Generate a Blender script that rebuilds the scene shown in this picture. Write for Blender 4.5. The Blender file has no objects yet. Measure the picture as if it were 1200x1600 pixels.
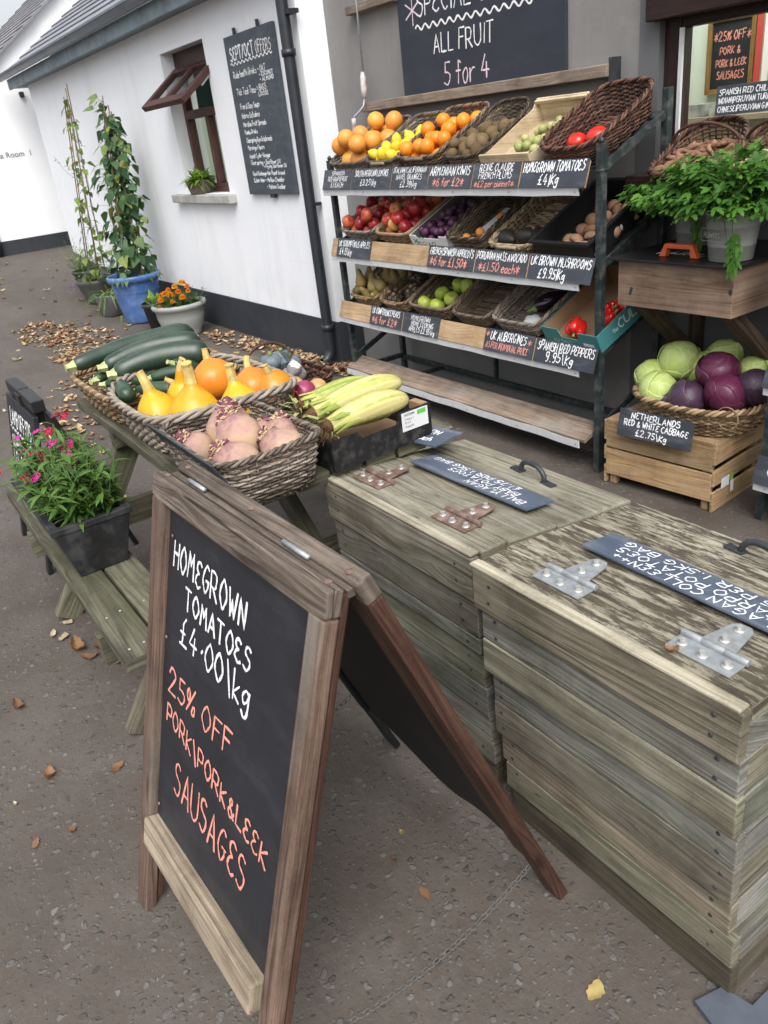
import bpy, math, random
import numpy as np
from mathutils import Vector, Matrix, Euler

# ------------------------------------------------------------------ camera, sky, sun, exposure
SC = bpy.context.scene
COL = SC.collection
rad = math.radians
cam_data = bpy.data.cameras.new("camera")
cam_data.sensor_fit = 'AUTO'; cam_data.sensor_width = 36.0; cam_data.lens = 27.675
cam_data.clip_start = 0.05; cam_data.clip_end = 500
cam = bpy.data.objects.new("camera", cam_data); COL.objects.link(cam)
_Rx, _Ry, _Rz = (0.568, 0.816, -0.110), (0.308, -0.334, -0.891), (-0.763, 0.472, -0.441)
_fwd = Vector(_Rz).normalized(); _rgt = Vector(_Rx); _rgt = (_rgt - _fwd * _rgt.dot(_fwd)).normalized()
_up = _rgt.cross(_fwd)
cam.matrix_world = Matrix(((_rgt.x, _up.x, -_fwd.x, 0), (_rgt.y, _up.y, -_fwd.y, 0), (_rgt.z, _up.z, -_fwd.z, 1.55), (0, 0, 0, 1)))
SC.camera = cam
cam_data.dof.use_dof = True; cam_data.dof.focus_distance = 2.3; cam_data.dof.aperture_fstop = 10
SUN_DIR = Vector((0.62, -0.36, 0.86)).normalized()      # towards the brightest part of the overcast sky
world = bpy.data.worlds.new("World"); SC.world = world; world.use_nodes = True
wn = world.node_tree; wn.nodes.clear()
sky = wn.nodes.new("ShaderNodeTexSky"); sky.sky_type = 'NISHITA'; sky.sun_disc = False
sky.sun_elevation = math.asin(SUN_DIR.z); sky.sun_rotation = math.atan2(SUN_DIR.x, SUN_DIR.y)
sky.air_density = 1.0; sky.dust_density = 3.0; sky.ozone_density = 1.0
hs = wn.nodes.new("ShaderNodeHueSaturation"); hs.inputs['Saturation'].default_value = 0.22
bg = wn.nodes.new("ShaderNodeBackground"); bg.inputs['Strength'].default_value = 0.15
wo = wn.nodes.new("ShaderNodeOutputWorld")
wn.links.new(sky.outputs[0], hs.inputs['Color'])
# overcast: the sky overhead is brighter than the sky low down
_tc = wn.nodes.new("ShaderNodeTexCoord"); _sp = wn.nodes.new("ShaderNodeSeparateXYZ"); _mr = wn.nodes.new("ShaderNodeMapRange"); _ml = wn.nodes.new("ShaderNodeMix"); _ml.data_type = 'RGBA'; _ml.blend_type = 'MULTIPLY'; _ml.inputs[0].default_value = 1
wn.links.new(_tc.outputs['Generated'], _sp.inputs[0]); wn.links.new(_sp.outputs[2], _mr.inputs[0]); _mr.inputs[1].default_value = 0.0; _mr.inputs[2].default_value = 0.9; _mr.inputs[3].default_value = 0.58; _mr.inputs[4].default_value = 1.55
wn.links.new(hs.outputs[0], _ml.inputs[6]); wn.links.new(_mr.outputs[0], _ml.inputs[7]); wn.links.new(_ml.outputs[2], bg.inputs[0]); wn.links.new(bg.outputs[0], wo.inputs[0])
sun_d = bpy.data.lights.new("sun", 'SUN'); sun_d.energy = 1.1; sun_d.angle = rad(40); sun_d.color = (1.0, 0.97, 0.93)
sun = bpy.data.objects.new("sun", sun_d); COL.objects.link(sun)
sun.rotation_euler = SUN_DIR.to_track_quat('Z', 'Y').to_euler()
SC.view_settings.view_transform = 'Standard'; SC.view_settings.look = 'None'; SC.view_settings.gamma = 1.0
SC.view_settings.exposure = 0.72
SC.render.engine = 'CYCLES'
SC.cycles.use_denoising = True
SC.cycles.max_bounces = 8; SC.cycles.transparent_max_bounces = 12
try: SC.cycles.denoiser = 'OPENIMAGEDENOISE'
except Exception: pass

# ------------------------------------------------------------------ helpers
RN = random.Random(7)
ORG = {}
def V3(*a): return Vector(a[0] if len(a) == 1 else a)
def lerp(a, b, t): return a + (b - a) * t

class MB:
    """collects geometry; build() links it as one mesh object"""
    def __init__(s, M=None):
        s.v = []; s.f = []; s.uv = []; s.var = []; s.sm = []; s.M = M
    def add(s, verts, faces, uvs=None, var=0.0, smooth=False):
        b = len(s.v)
        if s.M is not None:
            M = s.M; verts = [tuple(M @ Vector(p)) for p in verts]
        s.v.extend(tuple(p) for p in verts)
        for i, f in enumerate(faces):
            s.f.append(tuple(b + k for k in f))
            s.uv.append(uvs[i] if uvs is not None else None)
            s.var.append(var if not isinstance(var, (list, tuple)) else var[i]); s.sm.append(smooth)
    def obox(s, c, ax, ay, az, var=None):
        """box about c with half-axis vectors; uv u runs along the longest axis"""
        c = Vector(c); A = [Vector(ax), Vector(ay), Vector(az)]
        if A[0].cross(A[1]).dot(A[2]) < 0: A[2] = -A[2]
        L = [a.length for a in A]; g = max(range(3), key=lambda i: L[i])
        P = [c + A[0] * i + A[1] * j + A[2] * k for k in (-1, 1) for j in (-1, 1) for i in (-1, 1)]
        F = [(0, 2, 3, 1), (4, 5, 7, 6), (0, 1, 5, 4), (2, 6, 7, 3), (0, 4, 6, 2), (1, 3, 7, 5)]
        N = [2, 2, 1, 1, 0, 0]
        loc = [(i * L[0], j * L[1], k * L[2]) for k in (-1, 1) for j in (-1, 1) for i in (-1, 1)]
        U = []
        for f, n in zip(F, N):
            o = [i for i in range(3) if i != n]
            if g in o: iu = g; iv = [i for i in o if i != g][0]; sc = 1
            else: iu, iv = o; sc = 1
            U.append([(loc[k][iu] * (1 if g in o else .05), loc[k][iv] + loc[k][n] * 1.7) for k in f])
        s.add(P, F, U, RN.random() if var is None else var)
    def box(s, x0, x1, y0, y1, z0, z1, var=None):
        s.obox(((x0 + x1) / 2, (y0 + y1) / 2, (z0 + z1) / 2), ((x1 - x0) / 2, 0, 0), (0, (y1 - y0) / 2, 0), (0, 0, (z1 - z0) / 2), var)
    def bar(s, p0, p1, w, t, up=(0, 0, 1), var=None):
        """rectangular bar, w across (perpendicular to up), t along up"""
        p0 = Vector(p0); p1 = Vector(p1); d = p1 - p0; u = Vector(up)
        sd = d.cross(u).normalized(); u = sd.cross(d).normalized()
        s.obox((p0 + p1) / 2, d / 2, sd * w / 2, u * t / 2, var)
    def tube(s, pts, r, sides=6, closed=False, caps=True, var=None, ref=None, smooth=True, flat=1.0):
        P = np.array([tuple(p) for p in pts], float); n = len(P)
        if closed: T = np.roll(P, -1, 0) - np.roll(P, 1, 0)
        else: T = np.gradient(P, axis=0)
        T /= np.maximum(np.linalg.norm(T, axis=1, keepdims=True), 1e-9)
        if ref is None:
            k = int(np.argmin(np.abs(T).max(0))); ref = np.eye(3)[k]
        ref = np.array(ref, float)
        S = np.cross(T, ref); S /= np.maximum(np.linalg.norm(S, axis=1, keepdims=True), 1e-9)
        U = np.cross(S, T)
        R = np.array(r, float) * np.ones(n)
        a = np.arange(sides) * 2 * np.pi / sides
        ring = P[:, None, :] + R[:, None, None] * (np.cos(a)[None, :, None] * S[:, None, :] + flat * np.sin(a)[None, :, None] * U[:, None, :])
        vs = [tuple(q) for q in ring.reshape(-1, 3)]
        dl = np.concatenate([[0], np.cumsum(np.linalg.norm(np.diff(P, axis=0), axis=1))])
        F = []; UV = []
        m = n if closed else n - 1
        for i in range(m):
            j = (i + 1) % n
            u0 = dl[i]; u1 = dl[i + 1] if i + 1 < n else dl[i] + .01
            for k in range(sides):
                l = (k + 1) % sides
                F.append((i * sides + k, i * sides + l, j * sides + l, j * sides + k)); w = R[i] * 6.28 / sides
                UV.append([(u0, k * w), (u0, (k + 1) * w), (u1, (k + 1) * w), (u1, k * w)])
        if caps and not closed:
            F.append(tuple(range(sides))[::-1]); UV.append(None)
            F.append(tuple((n - 1) * sides + k for k in range(sides))); UV.append(None)
        s.add(vs, F, UV, RN.random() if var is None else var, smooth)
    def lathe(s, prof, seg=24, c=(0, 0, 0), var=0.0, smooth=True, close=False):
        n = len(prof); vs = []
        for r, z in prof:
            for k in range(seg):
                a = 2 * math.pi * k / seg
                vs.append((c[0] + r * math.cos(a), c[1] + r * math.sin(a), c[2] + z))
        F = []
        for i in range(n - 1):
            for k in range(seg):
                l = (k + 1) % seg; F.append((i * seg + k, i * seg + l, (i + 1) * seg + l, (i + 1) * seg + k))
        if close: F.append(tuple(range(seg))[::-1]); F.append(tuple((n - 1) * seg + k for k in range(seg)))
        s.add(vs, F, None, var, smooth)
    def ball(s, c, r, seg=16, rings=10, fn=None, var=0.0):
        if not hasattr(r, '__len__'): r = (r, r, r)
        vs = []; F = []
        for i in range(rings + 1):
            th = math.pi * i / rings
            for k in range(seg):
                a = 2 * math.pi * k / seg
                d = (math.sin(th) * math.cos(a), math.sin(th) * math.sin(a), math.cos(th))
                q = fn(d, th, a) if fn else 1.0
                if isinstance(q, tuple): vs.append((c[0] + q[0] * r[0], c[1] + q[1] * r[1], c[2] + q[2] * r[2]))
                else: vs.append((c[0] + d[0] * r[0] * q, c[1] + d[1] * r[1] * q, c[2] + d[2] * r[2] * q))
        for i in range(rings):
            for k in range(seg):
                l = (k + 1) % seg
                F.append((i * seg + k, (i + 1) * seg + k, (i + 1) * seg + l, i * seg + l))
        s.add(vs, F, None, var, True)
    def quad(s, a, b, c, d, var=None, uv=None):
        a, b, c, d = map(Vector, (a, b, c, d)); w = (b - a).length; h = (d - a).length
        s.add([a, b, c, d], [(0, 1, 2, 3)], [uv or [(0, 0), (w, 0), (w, h), (0, h)]], RN.random() if var is None else var)
    def prism(s, poly, ext, var=None):
        """closed polygon (list of 3D points) extruded by vector ext"""
        n = len(poly); P = [Vector(p) for p in poly]; e = Vector(ext)
        F = [tuple(range(n))[::-1], tuple(range(n, 2 * n))] + [(i, (i + 1) % n, n + (i + 1) % n, n + i) for i in range(n)]
        c = sum(P, Vector()) / n
        U = [[((P[k] - c).x + (P[k] - c).y * .5, (P[k] - c).z + (P[k] - c).y * .5) for k in range(n)][::-1], [((P[k] - c).x + (P[k] - c).y * .5, (P[k] - c).z + (P[k] - c).y * .5) for k in range(n)]]
        for i in range(n):
            l = (P[(i + 1) % n] - P[i]).length; U.append([(0, 0), (l, 0), (l, e.length), (0, e.length)])
        s.add(P + [p + e for p in P], F, U, RN.random() if var is None else var)
    def mesh(s, name):
        me = bpy.data.meshes.new(name)
        me.from_pydata(s.v, [], s.f); 
        uvl = me.uv_layers.new(name="UVMap")
        flat = []
        for f, u in zip(s.f, s.uv):
            if u is None:
                for k in f: p = s.v[k]; flat.extend((p[0] + p[1] * .3, p[2] + p[1] * .7))
            else:
                for q in u: flat.extend(q)
        uvl.data.foreach_set("uv", flat)
        at = me.attributes.new("var", 'FLOAT', 'FACE'); at.data.foreach_set("value", [float(x) for x in s.var])
        me.polygons.foreach_set("use_smooth", s.sm)
        me.update(); return me
    def build(s, name, m, parent=None, bevel=0.0, seg=2, label=None):
        if parent is not None and parent.name in ORG:
            o0 = ORG[parent.name]; s.v = [(p[0] - o0[0], p[1] - o0[1], p[2] - o0[2]) for p in s.v]
        me = s.mesh(name); me.materials.append(m)
        o = bpy.data.objects.new(name, me); COL.objects.link(o)
        if parent is not None:
            o.parent = parent
            if parent.name in ORG: ORG[o.name] = ORG[parent.name]
        if bevel > 0:
            b = o.modifiers.new("bevel", 'BEVEL'); b.width = bevel; b.segments = seg; b.limit_method = 'ANGLE'; b.angle_limit = rad(40)
        if label: o['label'] = label
        return o

def tag(o, label, cat, group=None, kind=None):
    o['label'] = label; o['category'] = cat
    if group: o['group'] = group
    if kind: o['kind'] = kind
    return o
def thing(name, label, cat, loc=(0, 0, 0), rot=(0, 0, 0), group=None, world=False):
    """Empty at the thing's base; world=True: parts are given in world coordinates"""
    o = bpy.data.objects.new(name, None); COL.objects.link(o); o.empty_display_size = .05
    o.location = loc; o.rotation_euler = rot
    if world: ORG[o.name] = tuple(loc)
    return tag(o, label, cat, group)
def setm(o, M): o.matrix_world = M; return o
def copy_thing(root, M, label=None):
    c = root.copy(); COL.objects.link(c); c.matrix_world = M
    if label: c['label'] = label
    for ch in root.children:
        d = ch.copy(); COL.objects.link(d); d.parent = c; d.matrix_parent_inverse = ch.matrix_parent_inverse
        for g in ch.children:
            e = g.copy(); COL.objects.link(e); e.parent = d
    return c
def frame(o, u, v):
    """matrix with x along u, y along v, z = u x v"""
    u = Vector(u).normalized(); v = Vector(v); v = (v - u * v.dot(u)).normalized(); n = u.cross(v)
    return Matrix(((u.x, v.x, n.x, o[0]), (u.y, v.y, n.y, o[1]), (u.z, v.z, n.z, o[2]), (0, 0, 0, 1)))
def TRS(loc, rot=(0, 0, 0), s=1.0):
    S = Matrix.Diagonal((s, s, s, 1)) if not hasattr(s, '__len__') else Matrix.Diagonal((s[0], s[1], s[2], 1))
    return Matrix.Translation(loc) @ Euler(rot).to_matrix().to_4x4() @ S

# ------------------------------------------------------------------ chalk lettering: single stroke hand
GL = {
'A': "00 39 60|13 53", 'B': "00 09|~09 39 58 56 35 05|~05 35 54 52 30 00", 'C': "~58 39 17 04 12 30 51", 'D': "00 09|~09 29 57 54 42 20 00",
'E': "~58 39 18 16 35|~35 14 02 11 30 51", 'F': "00 09 59|05 45", 'G': "~58 39 17 04 12 30 52 54|34 64", 'H': "00 09|50 59|05 55", 'I': "10 19",
'J': "49 42|~42 30 10 02", 'K': "00 09|58 04 50", 'L': "09 00 50", 'M': "00 19 34 59 60", 'N': "00 09 50 59", 'O': "~39 17 04 12 30 52 64 57 39",
'P': "00 09|~09 39 58 56 44 04", 'Q': "~39 17 04 12 30 52 64 57 39|42 70", 'R': "00 09|~09 39 58 56 44 04|24 60", 'S': "~58 39 18 16 35 54 52 30 01",
'T': "09 69|39 30", 'U': "~09 03 11 30 51 63 69", 'V': "09 30 69", 'W': "09 20 36 50 79", 'X': "00 59|09 50", 'Y': "09 35 69|35 30", 'Z': "09 59 00 50",
'0': "~39 17 04 12 30 52 64 57 39", '1': "10 19", '2': "~07 19 39 57 45 00|00 60", '3': "~08 29 48 46 25|~25 54 52 30 01", '4': "39 03 63|46 40",
'5': "59 19 15|~15 35 54 52 30 01", '6': "~49 16 03 11 30 51 53 35 14", '7': "09 59 20", '8': "~35 17 29 49 57 35 13 20 40 53 35", '9': "~55 34 16 18 39 58 55|~55 53 40 20",
'~': "", '&': "~60 25 27 38 47 35 12 20 40 63", '%': "~18 06 14 25 27 18|00 69|~53 41 50 61 63 53", '*': "30 38|06 62|02 66", '.': "20 21", ':': "10 11|15 16", '-': "04 44", '+': "04 54|32 37",
'/': "00 49", '\\': "09 4a", '|': "2a 29", '!': "10 11|13 19", "'": "17 19", '=': "03 43|06 46", '(': "~29 15 20", ')': "~09 25 00", '#': "~49 27 25 21 00|00 60|04 44", '^': "24 35", ',': "10 0a",
'a': "~45 25 03 10 30 43|45 40", 'b': "09 00|~04 25 43 41 20 00", 'c': "~44 25 03 10 30 41", 'd': "49 40|~44 25 03 10 30 42", 'e': "~03 43 44 25 03 10 30 41", 'f': "~48 29 27 20|05 45",
'g': "~44 25 03 11 32 44|~45 4a 2b 0a", 'h': "09 00|~03 25 43 40", 'i': "10 15|17 18", 'j': "25 2a 0b|27 28", 'k': "09 00|45 02 40", 'l': "10 19", 'm': "00 05|~04 15 24 20|~24 45 54 50",
'n': "00 05|~03 25 43 40", 'o': "~25 03 10 30 43 35 25", 'p': "05 0b|~04 25 43 41 20 01", 'q': "45 4b|~44 25 03 10 30 42", 'r': "00 05|~03 25 45", 's': "~44 25 14 33 41 20 01",
't': "29 21 30|06 46", 'u': "~05 01 20 42|45 40", 'v': "05 20 45", 'w': "05 10 23 30 45", 'x': "05 40|00 45", 'y': "05 21|45 0b", 'z': "05 45 00 40"}
YM = {**{str(i): i for i in range(10)}, 'a': -1.5, 'b': -3, 'c': -4}
def catmull(P, k=5):
    if len(P) < 3: return P
    Q = [P[0]] + list(P) + [P[-1]]
    if P[0] == P[-1]: Q = [P[-2]] + list(P) + [P[1]]
    out = []
    for i in range(1, len(Q) - 2):
        p0, p1, p2, p3 = Q[i - 1], Q[i], Q[i + 1], Q[i + 2]
        for j in range(k):
            t = j / k
            out.append(tuple(.5 * (2 * b + (c - a) * t + (2 * a - 5 * b + 4 * c - d) * t * t + (3 * b - a - 3 * c + d) * t ** 3) for a, b, c, d in zip(p0, p1, p2, p3)))
    out.append(P[-1]); return out
class Chalk:
    def __init__(s, M, seed=1, z=0.0004):
        s.mb = MB(M); s.r = random.Random(seed); s.z = z; s.n = 0
    def stroke(s, pts, lw):
        P = [Vector((p[0], p[1])) for p in pts]; n = len(P)
        if n < 2: return
        wt = s.r.uniform(.85, 1.2); s.n += 1; z0 = s.z + (s.n % 13) * .00006
        vs = []; F = []
        for i in range(n):
            d = (P[min(i + 1, n - 1)] - P[max(i - 1, 0)]); d = d.normalized() if d.length > 1e-9 else Vector((1, 0)); nn = Vector((-d.y, d.x))
            w = lw / 2 * (wt + .2 * math.sin(i * .9 + s.n * 2.1) + .1 * math.sin(i * 2.3 + s.n))
            if i == 0:
                e = P[0] - d * lw * .3; vs += [(e + nn * w * .55).to_tuple() + (z0,), e.to_tuple() + (z0 + lw * .04,), (e - nn * w * .55).to_tuple() + (z0,)]
            vs += [(P[i] + nn * w).to_tuple() + (z0,), P[i].to_tuple() + (z0 + lw * .07,), (P[i] - nn * w).to_tuple() + (z0,)]
            if i == n - 1:
                e = P[i] + d * lw * .3; vs += [(e + nn * w * .55).to_tuple() + (z0,), e.to_tuple() + (z0 + lw * .04,), (e - nn * w * .55).to_tuple() + (z0,)]
        m = len(vs) // 3
        for i in range(m - 1):
            a = i * 3; F += [(a, a + 1, a + 4, a + 3), (a + 1, a + 2, a + 5, a + 4)]
        s.mb.add(vs, F, None, s.r.random(), True)
    def line(s, txt, x, y, h, w, lw=None, slope=0.0, jit=.05, slant=.06):
        """txt fitted into width w, cap height h; # is the pound sign, ^ a raised dot"""
        adv = []
        for ch in txt:
            if ch == ' ': adv.append(3.6); continue
            xs = [int(q[0]) for st in GL.get(ch, "00 50").replace('~', '').split('|') for q in st.split()] or [0]
            adv.append(max(xs) + 2.1)
        k = w / max(sum(adv) - 2.1, 1); cx = 0; lw = lw or h * .12
        for ch, a in zip(txt, adv):
            if ch != ' ':
                oy = s.r.uniform(-jit, jit) * h; sl = slant + s.r.uniform(-.05, .05); sc = 1 + s.r.uniform(-jit, jit)
                for st in GL.get(ch, "").split('|'):
                    if not st: continue
                    sm = st[0] == '~'; st = st.lstrip('~')
                    pts = []
                    for q in st.split():
                        px = int(q[0]) * k; py = YM[q[1]] / 9 * h * sc
                        pts.append((x + cx * k + px + sl * py + s.r.uniform(-.008, .008) * h, y + py + oy + slope * (cx * k + px)))
                    if sm: pts = catmull(pts)
                    else:
                        q2 = []
                        for i in range(len(pts) - 1):
                            for j in range(3): q2.append(tuple(lerp(pts[i][t], pts[i + 1][t], j / 3) for t in (0, 1)))
                        q2.append(pts[-1]); pts = q2
                    s.stroke(pts, lw)
            cx += a
    def wave(s, x0, y0, x1, y1, amp, n, lw):
        pts = []
        for i in range(n * 8 + 1):
            t = i / (n * 8); pts.append((lerp(x0, x1, t), lerp(y0, y1, t) + amp * math.sin(t * n * 2 * math.pi)))
        s.stroke(pts, lw)
    def build(s, m, parent, name="lettering", label=None): return s.mb.build(name, m, parent, label=label)

# ------------------------------------------------------------------ materials
class NT:
    def __init__(s, name):
        s.m = bpy.data.materials.new(name); s.m.use_nodes = True; s.t = s.m.node_tree; s.t.nodes.clear()
        s.o = s.t.nodes.new("ShaderNodeOutputMaterial"); s.p = s.n("ShaderNodeBsdfPrincipled"); s.l(s.p.outputs[0], s.o.inputs[0])
    def n(s, t, **k):
        x = s.t.nodes.new(t)
        for a, b in k.items(): setattr(x, a, b)
        return x
    def l(s, a, b): s.t.links.new(a, b)
    def obj(s, rnd=True):
        tc = s.n("ShaderNodeTexCoord")
        if not rnd: return tc.outputs['Object']
        oi = s.n("ShaderNodeObjectInfo"); ml = s.n("ShaderNodeMath", operation='MULTIPLY'); ml.inputs[1].default_value = 37.0
        s.l(oi.outputs['Random'], ml.inputs[0]); ad = s.n("ShaderNodeVectorMath", operation='ADD')
        s.l(tc.outputs['Object'], ad.inputs[0]); s.l(ml.outputs[0], ad.inputs[1]); return ad.outputs[0]
    def attr(s): 
        a = s.n("ShaderNodeAttribute"); a.attribute_name = 'var'; return a.outputs['Fac']
    def uvv(s, su, sv, shift=13.7):
        uv = s.n("ShaderNodeUVMap"); sp = s.n("ShaderNodeSeparateXYZ"); s.l(uv.outputs[0], sp.inputs[0])
        a = s.math('MULTIPLY', sp.outputs[0], su); b = s.math('MULTIPLY', sp.outputs[1], sv); c = s.math('MULTIPLY', s.attr(), shift)
        a = s.math('ADD', a, s.math('MULTIPLY', c, 3.1))
        cb = s.n("ShaderNodeCombineXYZ"); s.l(a, cb.inputs[0]); s.l(b, cb.inputs[1]); s.l(c, cb.inputs[2]); return cb.outputs[0]
    def math(s, op, a, b=None, clamp=False):
        x = s.n("ShaderNodeMath", operation=op); x.use_clamp = clamp
        for i, q in enumerate((a, b)):
            if q is None: continue
            if isinstance(q, (int, float)): x.inputs[i].default_value = q
            else: s.l(q, x.inputs[i])
        return x.outputs[0]
    def noise(s, vec, scale, detail=4, rough=.6, dist=0.0):
        x = s.n("ShaderNodeTexNoise"); x.inputs['Scale'].default_value = scale; x.inputs['Detail'].default_value = detail
        x.inputs['Roughness'].default_value = rough; x.inputs['Distortion'].default_value = dist
        s.l(vec, x.inputs['Vector']); return x.outputs['Fac']
    def vor(s, vec, scale, feat='F1', rnd=1.0):
        x = s.n("ShaderNodeTexVoronoi"); x.feature = feat; x.inputs['Scale'].default_value = scale; x.inputs['Randomness'].default_value = rnd
        s.l(vec, x.inputs['Vector']); return x
    def mapr(s, v, a, b, c=0.0, d=1.0):
        x = s.n("ShaderNodeMapRange"); x.inputs[1].default_value = a; x.inputs[2].default_value = b; x.inputs[3].default_value = c; x.inputs[4].default_value = d
        s.l(v, x.inputs[0]); return x.outputs[0]
    def ramp(s, v, stops):
        x = s.n("ShaderNodeValToRGB"); e = x.color_ramp.elements
        while len(e) < len(stops): e.new(.5)
        for k, (p, c) in zip(e, stops): k.position = p; k.color = (*c, 1) if len(c) == 3 else c
        s.l(v, x.inputs[0]); return x.outputs[0]
    def mix(s, f, a, b, mode='MIX'):
        x = s.n("ShaderNodeMix", data_type='RGBA'); x.blend_type = mode
        for i, q in ((0, f), (6, a), (7, b)):
            if isinstance(q, (int, float)): x.inputs[i].default_value = q
            elif isinstance(q, tuple): x.inputs[i].default_value = (*q, 1) if len(q) == 3 else q
            else: s.l(q, x.inputs[i])
        return x.outputs[2]
    def bump(s, h, strength=.3, dist=.01):
        b = s.n("ShaderNodeBump"); b.inputs['Strength'].default_value = strength; b.inputs['Distance'].default_value = dist
        s.l(h, b.inputs['Height']); s.l(b.outputs[0], s.p.inputs['Normal']); return b
    def set(s, color=None, rough=None, spec=None, metal=None, **k):
        for nm, q in (('Base Color', color), ('Roughness', rough), ('Specular IOR Level', spec), ('Metallic', metal)):
            if q is None: continue
            if isinstance(q, (int, float)): s.p.inputs[nm].default_value = q
            elif isinstance(q, tuple): s.p.inputs[nm].default_value = (*q, 1)
            else: s.l(q, s.p.inputs[nm])
        return s.m

def mottled(name, c1, c2, scale=20, rough=.6, spec=.4, bump=.1, bscale=None, metal=0, byvar=.0, dist=.002, detail=5, c3=None, s3=3):
    t = NT(name); v = t.obj(); n = t.noise(v, scale, detail); c = t.ramp(n, [(.3, c1), (.7, c2)])
    if c3: c = t.mix(t.mapr(t.noise(v, s3, 4), .48, .68), c, c3)
    if byvar: 
        f = t.mapr(t.attr(), 0, 1, 1 - byvar, 1 + byvar); h = t.n("ShaderNodeHueSaturation"); t.l(f, h.inputs['Value']); t.l(c, h.inputs['Color']); c = h.outputs[0]
    if bump: t.bump(t.noise(v, bscale or scale * 3, 4), bump, dist)
    return t.set(c, rough, spec, metal)
def byrandom(name, stops, scale=8, amt=.25, rough=.45, spec=.4, bump=.08, bscale=150, dist=.0015, blotch=None, bs=6, sss=0):
    """colour picked per object at random along stops, mottled"""
    t = NT(name); v = t.obj(); oi = t.n("ShaderNodeObjectInfo")
    f = t.math('ADD', oi.outputs['Random'], t.math('MULTIPLY', t.math('SUBTRACT', t.noise(v, scale, 4), .5), amt), True)
    c = t.ramp(f, stops)
    if blotch: c = t.mix(t.mapr(t.noise(v, bs, 3), .5, .66), c, blotch)
    if bump: t.bump(t.noise(v, bscale, 3), bump, dist)
    return t.set(c, rough, spec)
def wood(name, dark, mid, light, gu=3.0, gv=70, rough=.75, bump=.35, green=None, gamt=.5, stain=None, knots=True, cracks=.6, varamt=.25, worn=None, wornlo=.52, tones=None):
    t = NT(name)
    low = t.uvv(1.3, 9.0); warp = t.noise(low, 1.0, 3, .5)
    uv = t.n("ShaderNodeUVMap"); sp = t.n("ShaderNodeSeparateXYZ"); t.l(uv.outputs[0], sp.inputs[0])
    va = t.attr(); sh = t.math('MULTIPLY', va, 23.0)
    u = t.math('ADD', sp.outputs[0], sh)
    vk = t.vor(t.uvv(2.2, 7.5, 7.7), 1.0)
    vv = t.math('ADD', t.math('ADD', sp.outputs[1], t.math('MULTIPLY', warp, .06)), t.mapr(vk.outputs['Distance'], .0, .4, .035, 0) if knots else 0.0)
    cb = t.n("ShaderNodeCombineXYZ"); t.l(t.math('MULTIPLY', u, gu), cb.inputs[0]); t.l(t.math('MULTIPLY', vv, gv * 1.5), cb.inputs[1]); t.l(sh, cb.inputs[2])
    g1 = t.noise(cb.outputs[0], 1.0, 6, .65)
    cb2 = t.n("ShaderNodeCombineXYZ"); t.l(t.math('MULTIPLY', u, gu * 2.2), cb2.inputs[0]); t.l(t.math('MULTIPLY', vv, gv * 6.5), cb2.inputs[1]); t.l(sh, cb2.inputs[2])
    g2 = t.noise(cb2.outputs[0], 1.0, 3, .6)
    ring = t.math('FRACT', t.math('ADD', t.math('MULTIPLY', vv, gv * .5), t.math('MULTIPLY', warp, 7.0)))
    ring = t.math('MULTIPLY', ring, t.math('SUBTRACT', 1.0, ring))
    g = t.math('ADD', t.math('MULTIPLY', g1, .6), t.math('ADD', t.math('MULTIPLY', g2, .45), t.math('MULTIPLY', ring, .3)))
    c = t.ramp(g, [(.42, dark), (.56, mid), (.72, light)])
    if tones: c = t.mix(1.0, c, t.ramp(t.math('FRACT', t.math('MULTIPLY', va, 7.13)), [(i / (len(tones) - 1), q) for i, q in enumerate(tones)]), 'MULTIPLY')
    blot = t.noise(t.uvv(2.0, 6.0, 5.3), 1.5, 5, .6)
    if worn: c = t.mix(t.mapr(t.math('ADD', t.noise(t.uvv(7, 40, 9.1), 1.3, 7, .74), t.math('MULTIPLY', t.math('SUBTRACT', g2, .5), .25)), wornlo, wornlo + .05), c, worn)
    if stain: c = t.mix(t.mapr(t.noise(t.uvv(1.6, 7, 3.1), 1.2, 5), .54, .74, 0, .75), c, stain)
    if green: c = t.mix(t.mapr(blot, .45, .7, 0, gamt), c, green)
    iso = t.noise(t.obj(False), 5.5, 6, .7); grit = t.noise(t.obj(False), 160, 3, .6)
    c = t.mix(1.0, c, t.ramp(t.math('ADD', t.math('MULTIPLY', iso, .8), t.math('MULTIPLY', grit, .2)), [(.36, (.66, .65, .63)), (.52, (1, 1, 1)), (.66, (1.2, 1.2, 1.18))]), 'MULTIPLY')
    h = t.n("ShaderNodeHueSaturation"); t.l(c, h.inputs['Color']); t.l(t.mapr(va, 0, 1, 1 - varamt, 1 + varamt), h.inputs['Value']); c = h.outputs[0]
    if knots:
        k = t.math('MULTIPLY', t.mapr(vk.outputs['Distance'], .045, .12, 1, 0), t.math('GREATER_THAN', t.noise(t.uvv(.9, 2.0, 3.3), 1.0, 0), .5))
        c = t.mix(t.math('MULTIPLY', k, .75), c, tuple(x * .35 for x in dark))
    if cracks:
        cr = t.mapr(t.noise(t.uvv(2.2, 130, 11.0), 1.0, 2), .29, .33, 1, 0); c = t.mix(t.math('MULTIPLY', cr, cracks), c, (.015, .013, .01))
    t.bump(g, bump, .004)
    return t.set(c, rough, .25)
def plain(name, c, rough=.5, spec=.5, metal=0): 
    t = NT(name); return t.set(c, rough, spec, metal)
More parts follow.
